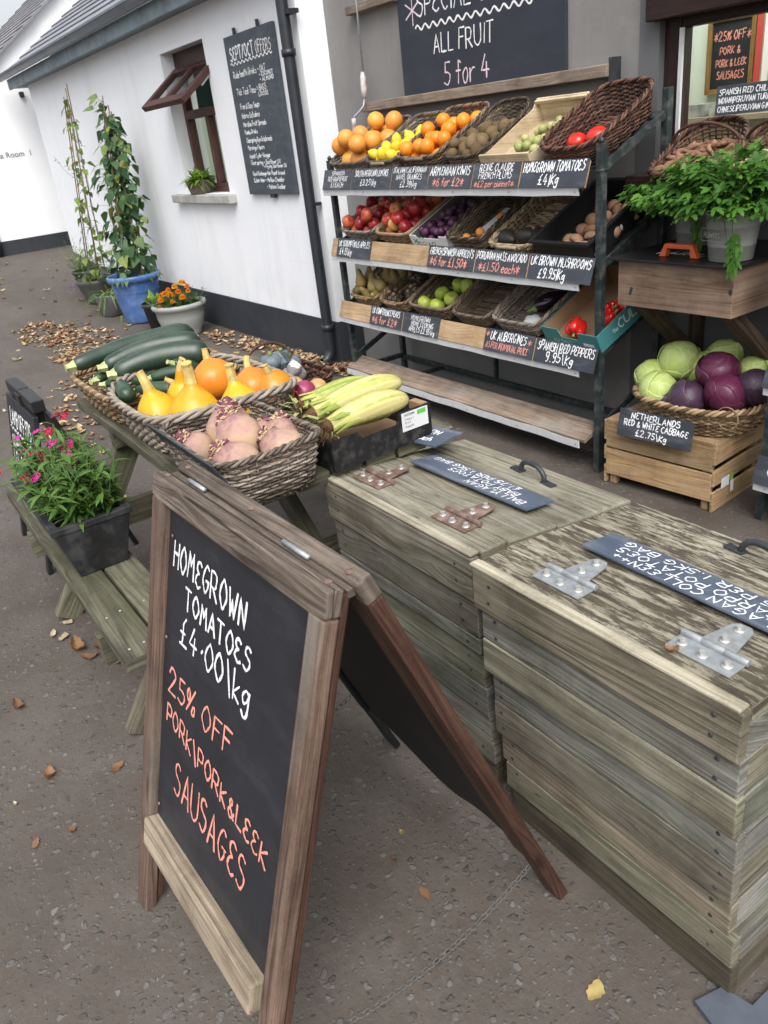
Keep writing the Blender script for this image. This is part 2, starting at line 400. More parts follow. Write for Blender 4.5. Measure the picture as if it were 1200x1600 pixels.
def leafmat(name, c1, c2, c3=None, rough=.45, trans=.3):
    t = NT(name); f = t.math('ADD', t.attr(), t.math('MULTIPLY', t.math('SUBTRACT', t.noise(t.obj(), 9, 3), .5), .5), True)
    st = [(.1, c1), (.75, c2)] + ([(.97, c3)] if c3 else [])
    c = t.ramp(f, st); t.set(c, rough, .35)
    tr = t.n("ShaderNodeBsdfTranslucent"); t.l(t.mix(.5, c, (.35, .5, .05), 'MULTIPLY'), tr.inputs[0]); t.l(c, tr.inputs[0])
    mx = t.n("ShaderNodeMixShader"); mx.inputs[0].default_value = trans; t.l(t.p.outputs[0], mx.inputs[1]); t.l(tr.outputs[0], mx.inputs[2]); t.l(mx.outputs[0], t.o.inputs[0])
    return t.m
def glass(name, tint=(.9, .95, .93), tr=.8, rough=.03):
    t = NT(name); t.set((.02, .025, .025), rough, .5)
    x = t.n("ShaderNodeBsdfTransparent"); x.inputs[0].default_value = (*tint, 1); mx = t.n("ShaderNodeMixShader"); mx.inputs[0].default_value = tr
    t.l(t.p.outputs[0], mx.inputs[1]); t.l(x.outputs[0], mx.inputs[2]); t.l(mx.outputs[0], t.o.inputs[0]); return t.m
# ------------------------------------------------------------------ shared materials
def chalk_mat(name, c, dk, thr=.62):
    t = NT(name); v = t.obj(); n = t.noise(v, 320, 3, .6); b = t.noise(v, 60, 4, .6)
    f = t.mapr(t.math('ADD', t.math('MULTIPLY', n, .6), t.math('MULTIPLY', b, .4)), thr - .1, thr + .04, 0, .75)
    return t.set(t.mix(f, c, dk), .9, .1)
W_CHALK = chalk_mat("chalk_white", (.82, .83, .84), (.3, .31, .33))
O_CHALK = chalk_mat("chalk_orange", (.76, .31, .24), (.33, .14, .11))
P_CHALK = mottled("chalk_pink", (.62, .48, .55), (.75, .62, .68), 60, .9, .1, 0)
G_CHALK = mottled("chalk_green", (.15, .5, .3), (.2, .6, .38), 60, .9, .1, 0)
def slate_mat(name, c1, c2, dust, amt):
    t = NT(name); v = t.obj(); c = t.ramp(t.noise(v, 6, 4), [(.3, c1), (.7, c2)])
    ms = t.n("ShaderNodeMapping"); ms.inputs['Scale'].default_value = (3, 14, 9); ms.inputs['Rotation'].default_value = (0.3, .2, .9); t.l(v, ms.inputs[0])
    d = t.mapr(t.noise(ms.outputs[0], 1.4, 6, .7), .5, .75, 0, amt); c = t.mix(d, c, dust)
    t.bump(t.noise(v, 90, 3), .06, .001); return t.set(c, t.mapr(t.noise(v, 9, 4), .3, .7, .38, .6), .4)
M_SLATE = slate_mat("price_slate", (.03, .034, .043), (.05, .056, .07), (.17, .18, .21), .45)
M_SLATE_DUSTY = slate_mat("dusty_slate", (.06, .078, .115), (.095, .118, .16), (.26, .29, .34), .6)
M_BOARD = slate_mat("black_board", (.014, .0145, .019), (.022, .023, .029), (.075, .077, .09), .3)
M_BOARD_GREY = slate_mat("grey_board", (.045, .058, .072), (.065, .08, .097), (.17, .19, .22), .3)
M_BOARD_BLUE = slate_mat("wall_board", (.025, .029, .042), (.032, .037, .053), (.07, .075, .09), .2)
M_BLACK = mottled("black_plastic", (.008, .008, .009), (.016, .016, .017), 12, .42, .45, .05)
M_TREATED = mottled("treated_iron", (.012, .02, .022), (.028, .042, .044), 14, .45, .5, .15, c3=(.09, .095, .09), s3=25)
M_ALU = mottled("aluminium", (.66, .67, .69), (.76, .77, .79), 30, .4, .5, .05, metal=.15)
M_GALV = mottled("galvanised_steel", (.3, .32, .33), (.46, .48, .5), 60, .48, .5, .08, metal=.55)
M_RUST = mottled("rusty_steel", (.1, .062, .05), (.18, .118, .095), 70, .7, .3, .25, c3=(.28, .19, .16), s3=30)
M_BOLT = mottled("zinc_bolt", (.4, .4, .37), (.6, .6, .57), 80, .4, .5, .05, metal=.5)
M_IRON = mottled("black_iron", (.02, .023, .028), (.045, .05, .058), 40, .45, .5, .1)

# ------------------------------------------------------------------ ground
def sstep(t): t = max(0, min(1, t)); return t * t * (3 - 2 * t)
def ground_z(x, y): return .46 * sstep((-7.4 - x) / 5.6)
def tarmac():
    t = NT("worn_tarmac"); v = t.obj(False)
    big = t.noise(v, .55, 5, .6); med = t.noise(v, 3.2, 6, .65); fine = t.noise(v, 45, 5, .7)
    c = t.ramp(t.math('ADD', t.math('MULTIPLY', big, .5), t.math('MULTIPLY', med, .5)), [(.36, (.07, .056, .046)), (.5, (.1, .083, .07)), (.66, (.13, .113, .099))])
    c = t.mix(t.mapr(fine, .35, .7, 0, .4), c, t.mix(.5, c, (.03, .026, .022)))
    dirt = t.mapr(t.noise(v, 1.4, 6, .7), .52, .62, 0, .6); c = t.mix(dirt, c, (.075, .062, .05))
    w = t.n("ShaderNodeVectorMath", operation='ADD'); ds = t.n("ShaderNodeTexNoise"); ds.inputs['Scale'].default_value = 30; t.l(v, ds.inputs[0])
    sc = t.n("ShaderNodeVectorMath", operation='SCALE'); sc.inputs['Scale'].default_value = .028; t.l(ds.outputs['Color'], sc.inputs[0]); t.l(v, w.inputs[0]); t.l(sc.outputs[0], w.inputs[1])
    hs_ = []
    for scale, lo, hi, thr in ((38, .26, .36, .42), (88, .24, .38, .40)):
        vo = t.vor(w.outputs[0], scale); st = t.mapr(vo.outputs['Distance'], lo, hi, 1, 0)
        sp = t.n("ShaderNodeSeparateColor"); t.l(vo.outputs['Color'], sp.inputs[0])
        pick = t.mapr(t.math('ADD', sp.outputs[0], t.math('MULTIPLY', t.math('SUBTRACT', t.noise(v, 2.3, 4), .5), 1.5)), thr + .08, thr + .2)
        m = t.math('MULTIPLY', st, pick); hs_.append(m)
        sc_ = t.ramp(sp.outputs[1], [(.0, (.05, .045, .042)), (.4, (.092, .083, .076)), (.8, (.132, .126, .124)), (1, (.19, .178, .165))])
        c = t.mix(t.math('MULTIPLY', m, .75), c, sc_)
    grit = t.vor(v, 420); g2 = t.n("ShaderNodeSeparateColor"); t.l(grit.outputs['Color'], g2.inputs[0])
    c = t.mix(t.math('MULTIPLY', t.mapr(g2.outputs[0], .93, .96), t.mapr(grit.outputs['Distance'], .2, .35, .7, 0)), c, (.2, .19, .17))
    moss = t.mapr(t.noise(v, .9, 5, .7), .62, .74, 0, .35); c = t.mix(moss, c, (.05, .062, .035))
    h = t.math('ADD', t.math('ADD', t.math('MULTIPLY', hs_[0], 1.0), t.math('MULTIPLY', hs_[1], .5)), t.math('ADD', t.math('MULTIPLY', fine, .7), t.math('MULTIPLY', med, 1.6)))
    t.bump(h, .5, .008)
    return t.set(c, t.mapr(med, .3, .7, .62, .85), .35)
M_GROUND = tarmac()
xs = [-200, -90, -40, -25, -18] + [-15 + i * .25 for i in range(36)] + [-6 + i for i in range(11)] + [9, 14, 25, 60, 200]
ys = [-200, -80, -30, -12, -6, -3] + [-2 + i * .5 for i in range(13)] + [6, 12, 30, 80, 200]
g = MB(); vs = [(x, y, ground_z(x, y) + (.006 * math.sin(x * 1.9 + y) * math.cos(y * 2.3 - x * .7) if -9 < x < 3 and -2 < y < 3 else 0)) for x in xs for y in ys]
ny = len(ys); g.add(vs, [(i * ny + j, (i + 1) * ny + j, (i + 1) * ny + j + 1, i * ny + j + 1) for i in range(len(xs) - 1) for j in range(ny - 1)], None, 0, True)
o = g.build("ground", M_GROUND); o['kind'] = 'structure'; o['label'] = 'worn brown grey tarmac yard with embedded stones'

# ------------------------------------------------------------------ the shop
def render_mat(name, c1, c2, grime, lo=.55, joints=False, stain=None):
    t = NT(name); v = t.obj(False); n = t.noise(v, 1.3, 6, .65); c = t.ramp(n, [(.3, c1), (.7, c2)])
    ms = t.n("ShaderNodeMapping"); ms.inputs['Scale'].default_value = (5, 5, .5); t.l(v, ms.inputs[0])
    c = t.mix(t.mapr(t.noise(ms.outputs[0], 1.0, 5, .65), lo, lo + .25, 0, .35), c, grime)
    sp = t.n("ShaderNodeSeparateXYZ"); t.l(v, sp.inputs[0])
    low = t.math('MULTIPLY', t.mapr(sp.outputs[2], .25, .75, 1, 0), t.mapr(t.noise(v, 4, 5), .4, .65)); c = t.mix(t.math('MULTIPLY', low, .3), c, grime)
    h = t.math('ADD', t.math('MULTIPLY', t.noise(v, 60, 4), .5), t.noise(v, 7, 4))
    if joints:
        j = t.n("ShaderNodeTexBrick"); j.inputs['Scale'].default_value = 1; j.inputs['Mortar Size'].default_value = .008; j.inputs['Mortar Smooth'].default_value = .6
        j.inputs['Brick Width'].default_value = .46; j.inputs['Row Height'].default_value = .23
        cb = t.n("ShaderNodeCombineXYZ"); t.l(sp.outputs[0], cb.inputs[0]); t.l(sp.outputs[2], cb.inputs[1]); t.l(cb.outputs[0], j.inputs['Vector'])
        h = t.math('SUBTRACT', h, t.math('MULTIPLY', t.math('MULTIPLY', j.outputs['Fac'], t.mapr(n, .45, .65, .0, 1)), .4))
    if stain: c = t.mix(t.mapr(t.noise(v, 2.4, 5, .7), .55, .7, 0, .5), c, stain)
    t.bump(h, .3, .006); return t.set(c, .8, .25)
M_WHITE = render_mat("white_render", (.76, .78, .81), (.83, .84, .87), (.52, .53, .52), joints=True)
M_TEA = render_mat("bright_white_render", (.82, .83, .85), (.86, .87, .88), (.66, .67, .68), .62)
M_GREYW = render_mat("grey_render", (.19, .185, .18), (.25, .243, .235), (.14, .135, .13), .5, stain=(.3, .29, .28))
M_GREYD = render_mat("dark_grey_render", (.115, .118, .125), (.15, .152, .156), (.08, .082, .085))
M_PLINTH = render_mat("black_plinth", (.022, .026, .034), (.036, .041, .05), (.06, .06, .058), .6)
M_PIPE = mottled("black_gutter", (.014, .017, .023), (.025, .029, .036), 8, .4, .5, .05)
M_GUTTER = mottled("grey_gutter", (.1, .12, .145), (.17, .195, .22), 3, .42, .5, .04)
M_FASCIA = mottled("blue_grey_fascia", (.2, .26, .3), (.28, .345, .39), 4, .6, .3, .1, c3=(.17, .2, .21), s3=6)
M_SOFFIT = mottled("soffit_grey", (.16, .19, .21), (.2, .23, .25), 5, .7, .3, .1)
M_FRAME = wood("mahogany_frame", (.05, .022, .02), (.075, .034, .03), (.105, .052, .046), 3, 60, .45, .15, cracks=.15, knots=False)
M_DKFRAME = wood("dark_mahogany_frame", (.02, .011, .01), (.03, .016, .015), (.045, .026, .023), 3, 60, .45, .15, cracks=.1, knots=False)
M_GLASS = glass("window_glass", tr=.86)
M_GLASS_SASH = glass("sash_glass", tr=.35, rough=.06)
M_SILL = mottled("stone_sill", (.34, .33, .31), (.46, .45, .43), 12, .8, .2, .2, c3=(.27, .27, .24), s3=5)
M_ROOM = plain("room_wall", (.62, .68, .6), .8)
M_ROOMLAMP = NT("room_lamp"); M_ROOMLAMP.p.inputs['Emission Color'].default_value = (1, .97, .9, 1); M_ROOMLAMP.p.inputs['Emission Strength'].default_value = 6.0; M_ROOMLAMP = M_ROOMLAMP.m
def slates():
    t = NT("roof_slate"); v = t.obj(False); b = t.n("ShaderNodeTexBrick"); b.inputs['Scale'].default_value = 1; b.inputs['Brick Width'].default_value = .26; b.inputs['Row Height'].default_value = .2
    b.inputs['Mortar Size'].default_value = .004; b.inputs['Color1'].default_value = (.17, .18, .205, 1); b.inputs['Color2'].default_value = (.24, .25, .28, 1); b.inputs['Mortar'].default_value = (.05, .05, .06, 1)
    uv = t.n("ShaderNodeUVMap"); t.l(uv.outputs[0], b.inputs['Vector'])
    c = t.mix(t.mapr(t.noise(v, 5, 6), .4, .7, 0, .5), b.outputs['Color'], (.3, .3, .32)); t.bump(t.noise(v, 14, 5), .2, .01); return t.set(c, .5, .4)
M_ROOF = slates()
WY = 2.86; GY = 3.06; WX0 = -11.94; WX1 = -4.93
shop = thing("shop_building", "white rendered shop with slate roof and black plinth, grey behind the fruit rack", "building", (-6, 3, 0), world=True)
w = MB()
def pane_hole(mb, x0, x1, z0, z1, hx0, hx1, hz0, hz1, y, depth):
    mb.quad((x0, y, z0), (hx0, y, z0), (hx0, y, z1), (x0, y, z1)); mb.quad((hx1, y, z0), (x1, y, z0), (x1, y, z1), (hx1, y, z1))
    mb.quad((hx0, y, z0), (hx1, y, z0), (hx1, y, hz0), (hx0, y, hz0)); mb.quad((hx0, y, hz1), (hx1, y, hz1), (hx1, y, z1), (hx0, y, z1))
    mb.quad((hx0, y, hz0), (hx0, y + depth, hz0), (hx0, y + depth, hz1), (hx0, y, hz1)); mb.quad((hx1, y + depth, hz0), (hx1, y, hz0), (hx1, y, hz1), (hx1, y + depth, hz1))
    mb.quad((hx0, y + depth, hz1), (hx1, y + depth, hz1), (hx1, y, hz1), (hx0, y, hz1)); mb.quad((hx0, y, hz0), (hx1, y, hz0), (hx1, y + depth, hz0), (hx0, y + depth, hz0))
pane_hole(w, WX0, WX1, -.05, 2.52, -7.28, -6.375, 1.17, 2.26, WY, .26)
w.quad((WX1, WY, .3), (WX1, GY + .3, .3), (WX1, GY + .3, 3.0), (WX1, WY, 3.0)); w.quad((WX0, 7, -.05), (WX0, WY, -.05), (WX0, WY, 2.52), (WX0, 7, 2.52))
w.quad((WX0, 7, 2.52), (WX0, WY, 2.52), (WX0, 4.9, 3.95), (WX0, 4.9, 3.95))
w.build("white_wall", M_WHITE, shop)
p = MB(); p.box(-11.6, WX1 + .012, WY - .014, WY + .3, -.1, .305); p.build("plinth", M_PLINTH, shop)
# grey wall with the shop window
w = MB(); GX1 = -2.49
pane_hole(w, WX1 + .001, GX1, -.05, 3.3, -3.0, -2.99, 3.28, 3.29, GY, .01)
w.build("grey_wall", M_GREYW, shop)
w = MB(); pane_hole(w, GX1, 2.2, -.05, 3.3, -2.39, -.7, 1.2, 2.0, GY - .004, .2); w.build("dark_grey_wall", M_GREYD, shop)
# roof
PIT = rad(33.3); rf = MB(); dy, dz = math.cos(PIT), math.sin(PIT)
for i in range(16):
    y0 = 2.60 + i * .2 * dy; z0 = 2.585 + i * .2 * dz; e0, e1 = -12.3 + (i % 2) * .015, -4.85
    n = Vector((0, -dz, dy)); a = Vector((0, y0, z0)) + n * .012; b = Vector((0, y0 + .23 * dy, z0 + .23 * dz)) - n * .004
    P = [Vector((e0, a.y, a.z)), Vector((e1, a.y, a.z)), Vector((e1, b.y, b.z)), Vector((e0, b.y, b.z))]
    rf.quad(*P, uv=[(e0 + i * .13, i * .2), (e1 + i * .13, i * .2), (e1 + i * .13, i * .2 + .19), (e0 + i * .13, i * .2 + .19)])
    rf.quad(P[0] - n * .014, P[1] - n * .014, P[1], P[0], uv=[(0, 0), (.01, 0), (.01, .01), (0, .01)])
roof = rf.build("roof", M_ROOF, shop)
f = MB(); f.box(-12.3, -4.85, 2.70, 2.73, 2.455, 2.575); f.build("fascia", M_FASCIA, shop, .004)
f = MB(); f.box(-12.3, -4.85, 2.73, WY + .1, 2.468, 2.49); f.build("soffit", M_SOFFIT, shop)
gt = MB(); prof = [(math.cos(a) * .058, math.sin(a) * .058) for a in [math.pi + i * math.pi / 10 for i in range(11)]]
vs = [(x, 2.638 + py, 2.618 + pz * 1.0) for x in (-12.38, -4.85) for py, pz in prof]; gt.add(vs, [(i, i + 1, 12 + i, 11 + i) for i in range(10)], None, 0, True)
vs = [(-12.38, 2.638 + py, 2.618 + pz * 1.0) for py, pz in prof]; gt.add(vs, [tuple(range(11))], None, 0)
gt.box(-12.38, -4.85, 2.574, 2.588, 2.61, 2.624); gt.build("gutter", M_GUTTER, shop)
dp = MB(); px = -4.965; py = 2.79
dp.tube([(px, py, 3.1), (px, py, .13), (px, py - .005, .09), (px, py - .04, .05), (px, py - .075, .035)], .038, 14, caps=False)
dp.tube([(px, py, .30), (px, py, .26)], .046, 14); dp.tube([(px, py, 2.02), (px, py, 1.98)], .046, 14); dp.box(px - .02, px + .09, py - .01, py + .06, 2.2, 2.225)
dp.box(px - .02, px + .05, py, py + .06, 1.1, 1.12)
dp.build("drainpipe", M_PIPE, shop)
# white wall window: frame, open top sash, sill
fr = MB(); FY = 2.97; fx0, fx1 = -7.28, -6.375
for a, b in ((fx0, fx0 + .06), (fx1 - .06, fx1)): fr.box(a, b, FY, FY + .07, 1.17, 2.26)
fr.box(fx0 + .06, fx1 - .06, FY + .003, FY + .073, 2.12, 2.26); fr.box(fx0 + .06, fx1 - .06, FY + .003, FY + .073, 1.17, 1.24); fr.box(fx0 + .06, fx1 - .06, FY - .01, FY + .07, 1.755, 1.82)
xm = (fx0 + fx1) / 2; fr.box(xm - .035, xm + .035, FY + .005, FY + .068, 1.24, 1.755)
wf = fr.build("window_frame", M_FRAME, shop, .004)
m = MB(); m.quad((fx0 + .05, FY + .04, 1.2), (fx1 - .05, FY + .04, 1.2), (fx1 - .05, FY + .04, 1.76), (fx0 + .05, FY + .04, 1.76)); m.build("pane", M_GLASS, wf)
sh = MB(); hA = Vector((0, 2.955, 2.125)); hB = Vector((0, 2.6, 1.862)); d = (hB - hA); nn = Vector((1, 0, 0)).cross(d.normalized())
sx0, sx1 = -7.235, -6.34
def sp(x, t, k=0): return Vector((x, 0, 0)) + hA + d * t + nn * k
sh.bar(sp(sx0 + .035, 0), sp(sx0 + .035, 1), .07, .045, nn); sh.bar(sp(sx1 - .035, 0), sp(sx1 - .035, 1), .07, .045, nn); sh.bar(sp((sx0 + sx1) / 2, .1), sp((sx0 + sx1) / 2, .86), .05, .04, nn)
sh.bar(sp(sx0 + .07, .07), sp(sx1 - .07, .07), .06, .043, nn); sh.bar(sp(sx0 + .07, .92), sp(sx1 - .07, .92), .075, .043, nn)
sash = sh.build("open_sash", M_FRAME, shop, .004)
m = MB(); m.quad(sp(sx0 + .06, .1), sp(sx1 - .06, .1), sp(sx1 - .06, .9), sp(sx0 + .06, .9)); m.build("sash_pane", M_GLASS_SASH, sash)
m = MB(); m.bar(sp(sx1 - .02, .3, .03), sp(sx1 - .02, .55, .035), .012, .012); m.build("stay", M_BOLT, sash)
s_ = MB(); s_.box(-7.52, -6.265, WY - .07, WY + .12, 1.1, 1.168); s_.build("window_sill", M_SILL, shop, .008)
m = MB(); m.quad((fx0 + .05, FY + .12, 1.8), (fx1 - .05, FY + .12, 1.8), (fx1 - .05, FY + .14, 2.2), (fx0 + .05, FY + .14, 2.2)); m.build("window_blind", mottled("green_blind", (.03, .07, .055), (.045, .1, .08), 8, .8, .2, .1), shop)
# rooms seen through the two windows
r = MB()
for x0, x1, y1, zc in ((-8.6, -5.4, 5.2, 2.45), (-4.2, .6, 4.38, 2.5)):
    y0 = 3.29
    r.quad((x0, y1, 0), (x1, y1, 0), (x1, y1, zc), (x0, y1, zc)); r.quad((x0, y0, 0), (x0, y1, 0), (x0, y1, zc), (x0, y0, zc)); r.quad((x1, y1, 0), (x1, y0, 0), (x1, y0, zc), (x1, y1, zc))
    r.quad((x0, y0, zc), (x1, y0, zc), (x1, y1, zc), (x0, y1, zc)); r.quad((x0, y0, .02), (x1, y0, .02), (x1, y1, .02), (x0, y1, .02))
r.build("room_interior", M_ROOM, shop)
for x0, x1, y0, y1, zc in ((-7.3, -6.2, 3.8, 4.6, 2.44), (-3.4, -.8, 3.5, 4.1, 2.49)):
    m = MB(); m.box(x0, x1, y0, y1, zc - .04, zc - .005); m.build("ceiling_lamp", M_ROOMLAMP, shop)
m = MB(); m.box(-7.0, -6.1, 4.4, 5.0, .02, 1.42); m.build("cupboard", mottled("grey_cupboard", (.12, .15, .16), (.18, .21, .22), 4, .6, .3, 0), shop, .01)
# shop window frame and glass
fr = MB(); gx0, gx1 = -2.39, -.7; FY2 = GY + .03
fr.box(gx0, gx0 + .075, FY2, FY2 + .08, 1.2, 2.0); fr.box(gx1 - .075, gx1, FY2, FY2 + .08, 1.2, 2.0); fr.box(gx0 + .075, gx1 - .075, FY2 + .003, FY2 + .077, 1.755, 2.0); fr.box(gx0 + .075, gx1 - .075, FY2 + .003, FY2 + .077, 1.2, 1.25)
fr.box(gx0 - .03, gx1 + .03, GY - .06, GY + .02, 1.79, 2.02)
wf = fr.build("shop_window_frame", M_DKFRAME, shop, .005)
m = MB(); m.quad((gx0 + .06, FY2 + .05, 1.23), (gx1 - .06, FY2 + .05, 1.23), (gx1 - .06, FY2 + .05, 1.77), (gx0 + .06, FY2 + .05, 1.77)); m.build("pane", M_GLASS, wf)
m = MB(); m.bar((gx0 + .085, FY2 - .004, 1.25), (gx0 + .085, FY2 - .004, 1.755), .016, .012, (0, 1, 0)); m.build("glazing_seal", M_ALU, wf)
m = MB(); m.box(-2.42, -.6, GY - .16, GY - .006, 1.185, 1.232); m.build("window_ledge", M_DKFRAME, shop, .005)
# ledges fixed to the grey wall
M_LEDGE = wood("ledge_timber", (.17, .13, .1), (.26, .2, .16), (.36, .3, .24), 2.2, 55, .8, .3)
m = MB(); m.box(-4.52, -2.6, GY - .075, GY - .002, 1.617, 1.668); m.build("timber_ledge", M_LEDGE, shop, .005)
m = MB(); m.box(-4.6, -4.12, GY - .06, GY - .002, 2.135, 2.18); m.build("timber_batten", M_LEDGE, shop, .005)
m = MB(); m.box(-2.602, -2.585, GY - .06, GY - .001, 1.6, 1.69); m.build("ledge_bracket", M_IRON, shop)

# ------------------------------------------------------------------ tea room building at the far end
tea = thing("tea_room_building", "bright white gabled tea room with black plinth at the far end of the yard", "building", (-12.6, 3, .4), world=True)
TX = -12.6; w = MB(); w.prism([(TX, 2.0, .1), (TX, 10, .1), (TX, 10, 4.5), (TX, 7.4, 6.25), (TX, 2.0, 2.35)], (-5, 0, 0)); w.build("white_wall", M_TEA, tea)
w = MB(); w.box(TX - 5, TX + .015, 1.985, 8, .2, .645); w.build("plinth", M_PLINTH, tea)
M_TROOF = mottled("tea_roof_tile", (.2, .2, .21), (.29, .29, .3), 3, .7, .3, .4, 9, c3=(.14, .14, .15), s3=2)
w = MB(); e = Vector((0, .81, .587)); n = Vector((0, -.587, .81))
for i in range(36):
    a = Vector((TX + .12 + RN.uniform(-.02, .03), 1.75, 2.165)) + e * (i * .19) + n * .03; b = a + e * .2 - n * .014; L = Vector((-5.2, 0, 0))
    w.add([a, b, b + L, a + L, a - n * .035, b - n * .02, b + L - n * .02, a + L - n * .035], [(0, 1, 2, 3), (0, 4, 5, 1), (4, 0, 3, 7), (4, 7, 6, 5)], None, RN.random())
w.build("roof", M_TROOF, tea)
w = MB(); w.box(TX, TX + .05, 2.87, 2.93, 2.38, 2.45); w.build("wall_lamp", M_IRON, tea, .01)
w = MB(); w.tube([(TX + .05, 2.03, 2.3), (TX + .05, 2.03, .47)], .035, 10); w.tube([(TX + .05, 2.03, .7), (TX + .05, 2.03, .56)], .05, 10); w.build("drainpipe", M_PIPE, tea)
fc = bpy.data.curves.new("tea_text", 'FONT'); fc.body = "Tea Room  1"; fc.size = .1; fc.extrude = .002
to = bpy.data.objects.new("tea_text", fc); COL.objects.link(to); bpy.context.view_layer.update()
dg = bpy.context.evaluated_depsgraph_get(); me = bpy.data.meshes.new_from_object(to.evaluated_get(dg)); bpy.data.objects.remove(to)
me.materials.clear(); me.materials.append(plain("sign_grey", (.16, .16, .17), .7)); lo = bpy.data.objects.new("lettering", me); COL.objects.link(lo); lo.parent = tea
lo.matrix_local = Matrix.Translation((.006, 2.3 - 3, 1.68 - .4)) @ Euler((rad(90), 0, rad(90))).to_matrix().to_4x4()
# ------------------------------------------------------------------ large chalkboard A-board in front
M_ABWOOD = wood("weathered_redwood", (.048, .03, .023), (.115, .074, .056), (.195, .134, .104), 2.6, 60, .7, .4, varamt=.2, stain=(.16, .145, .125))
M_ABTOP = wood("weathered_grey_redwood", (.035, .027, .022), (.1, .078, .062), (.2, .162, .132), 2.6, 60, .75, .45, varamt=.15, cracks=.8)
M_ABBACK = wood("dark_stained_timber", (.035, .017, .012), (.075, .036, .025), (.12, .065, .045), 2.6, 60, .55, .3, varamt=.2)
M_RAIL = wood("pale_worn_rail", (.13, .1, .07), (.24, .195, .14), (.37, .315, .24), 2.6, 60, .75, .3, varamt=.1)
ab = thing("chalkboard_sign", "large wooden A-board in the foreground chalked with homegrown tomatoes and sausages offers", "chalkboard", (-1.12, .42, 0), world=True)
FL = Vector((-1.449, .096, 0)); AU = Vector((.9994, .033, 0)); AV = Vector((-.009, .281, .96)).normalized()
AF = frame(FL, AU, AV)          # x right, y up the panel, z out of the face
AW = .632; AL = 1.031
def lb(mb, x0, x1, y0, y1, z0, z1, var=None): mb.box(x0, x1, y0, y1, z0, z1, var)
m = MB(AF); lb(m, -.002, .048, 0, AL - .046, -.028, 0); m.build("stile", M_ABWOOD, ab, .004)
m = MB(AF); ca, cb_ = Vector((.572, -.03, -.014)), Vector((.609, AL - .046, -.014)); m.bar(ca, cb_, .042, .028, (0, 0, 1)); m.build("stile", M_ABWOOD, ab, .004)
m = MB(AF); m.prism([(-.004, AL, 0), (-.004, AL - .044, 0), (.03, AL - .05, 0), (AW - .03, AL - .05, 0), (AW + .0, AL - .044, 0), (AW + .0, AL, 0)], (0, 0, -.029)); m.build("top_rail", M_ABTOP, ab, .004)
m = MB(AF); lb(m, .048, .545, .198, .266, -.03, .012); m.build("bottom_rail", M_RAIL, ab, .005)
m = MB(AF); m.prism([(.045, .2, -.03), (.565, .2, -.03), (.59, AL - .04, -.03), (.045, AL - .04, -.03)], (0, 0, .011)); fb = m.build("writing_panel", M_BOARD, ab)
m = MB(AF); lb(m, .0, .045, .03, AL - .01, -.043, -.03); m.build("inner_batten", M_ABBACK, ab, .003)
m = MB(AF); m.bar((.57, 0, -.0365), (.605, AL - .01, -.0365), .046, .013, (0, 0, 1)); m.build("inner_batten", M_ABBACK, ab, .003)
PZ = -.0185; CW = Chalk(AF @ Matrix.Translation((0, 0, PZ)), 3)
CW.line("HOMEGROWN", .076, .862, .053, .3, .0053, slope=-.022); CW.line("TOMATOES", .138, .796, .044, .264, .0053, slope=-.03); CW.line("#4^00\\kg", .123, .713, .057, .285, .0053, slope=.02)
CW.build(W_CHALK, ab)
CO = Chalk(AF @ Matrix.Translation((0, 0, PZ)), 5)
CO.line("25% OFF", .079, .586, .054, .28, .0053, slope=0.035); CO.line("PORK\\PORK&LEEK", .078, .518, .042, .432, .0048, slope=-.112); CO.line("SAUSAGES", .132, .374, .074, .31, .0056, slope=-.012)
CO.build(O_CHALK, ab)
# hardware: screws, hinge pins
m = MB(AF)
for q in ((.03, AL + .0005, -.02), (AW - .03, AL + .0005, -.02)): m.lathe([(0, .003), (.006, .002), (.007, 0)], 10, (0, 0, 0)) if False else m.ball(q, (.007, .003, .007), 10, 6)
for q in ((.07, .92, -.016), (.062, .3, -.016), (.062, .7, -.016), (AW - .075, .22, .013)): m.ball(q, (.004, .004, .002), 8, 5)
m.build("screw", M_RUST, ab)
# back leaf
BR = Vector((-.833, .851, 0)); BT = Vector((-.838, .458, .99)); BU = Vector((.9994, .02, 0)); BV = (BT - BR).normalized()
BL = (BT - BR).length; BM = frame(BR - BU * (AW - .005), BU, BV)       # z out of this face = towards the front leaf
if BM.col[2].y > 0: pass
zs = 1 if BM.col[2].y < 0 else -1
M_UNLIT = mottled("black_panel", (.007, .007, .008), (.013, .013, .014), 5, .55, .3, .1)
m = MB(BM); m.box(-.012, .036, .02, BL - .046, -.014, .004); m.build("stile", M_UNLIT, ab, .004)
m = MB(BM); m.box(AW - .047, AW, 0, BL - .046, -.014, .014); m.build("stile", M_ABBACK, ab, .004)
m = MB(BM); m.box(-.003, AW + .002, BL - .046, BL, -.015, .015); m.build("top_rail", M_ABTOP, ab, .004)
m = MB(BM)
pts = []; N = 24
for i in range(N + 1):
    t = i / N; sag = .03 * math.sin(t * 9.5) * math.sin(math.pi * t) - .055 * math.sin(math.pi * min(1, t * 1.15)) ** 2
    pts.append((.03 + t * (AW - .06), .27 - .17 * t * .65 + sag, .006))
poly = pts + [(AW - .03, BL - .03, .006), (.03, BL - .03, .006)]
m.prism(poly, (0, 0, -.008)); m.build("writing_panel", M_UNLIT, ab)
m = MB(BM); m.box(AW - .08, AW - .047, .16, BL - .04, .006, .013); m.build("inner_batten", M_ABBACK, ab, .003)
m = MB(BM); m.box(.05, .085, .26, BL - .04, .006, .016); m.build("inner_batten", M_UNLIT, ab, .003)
m = MB(); tl = (FL + AU * .0 + AV * AL); 
zt = .992
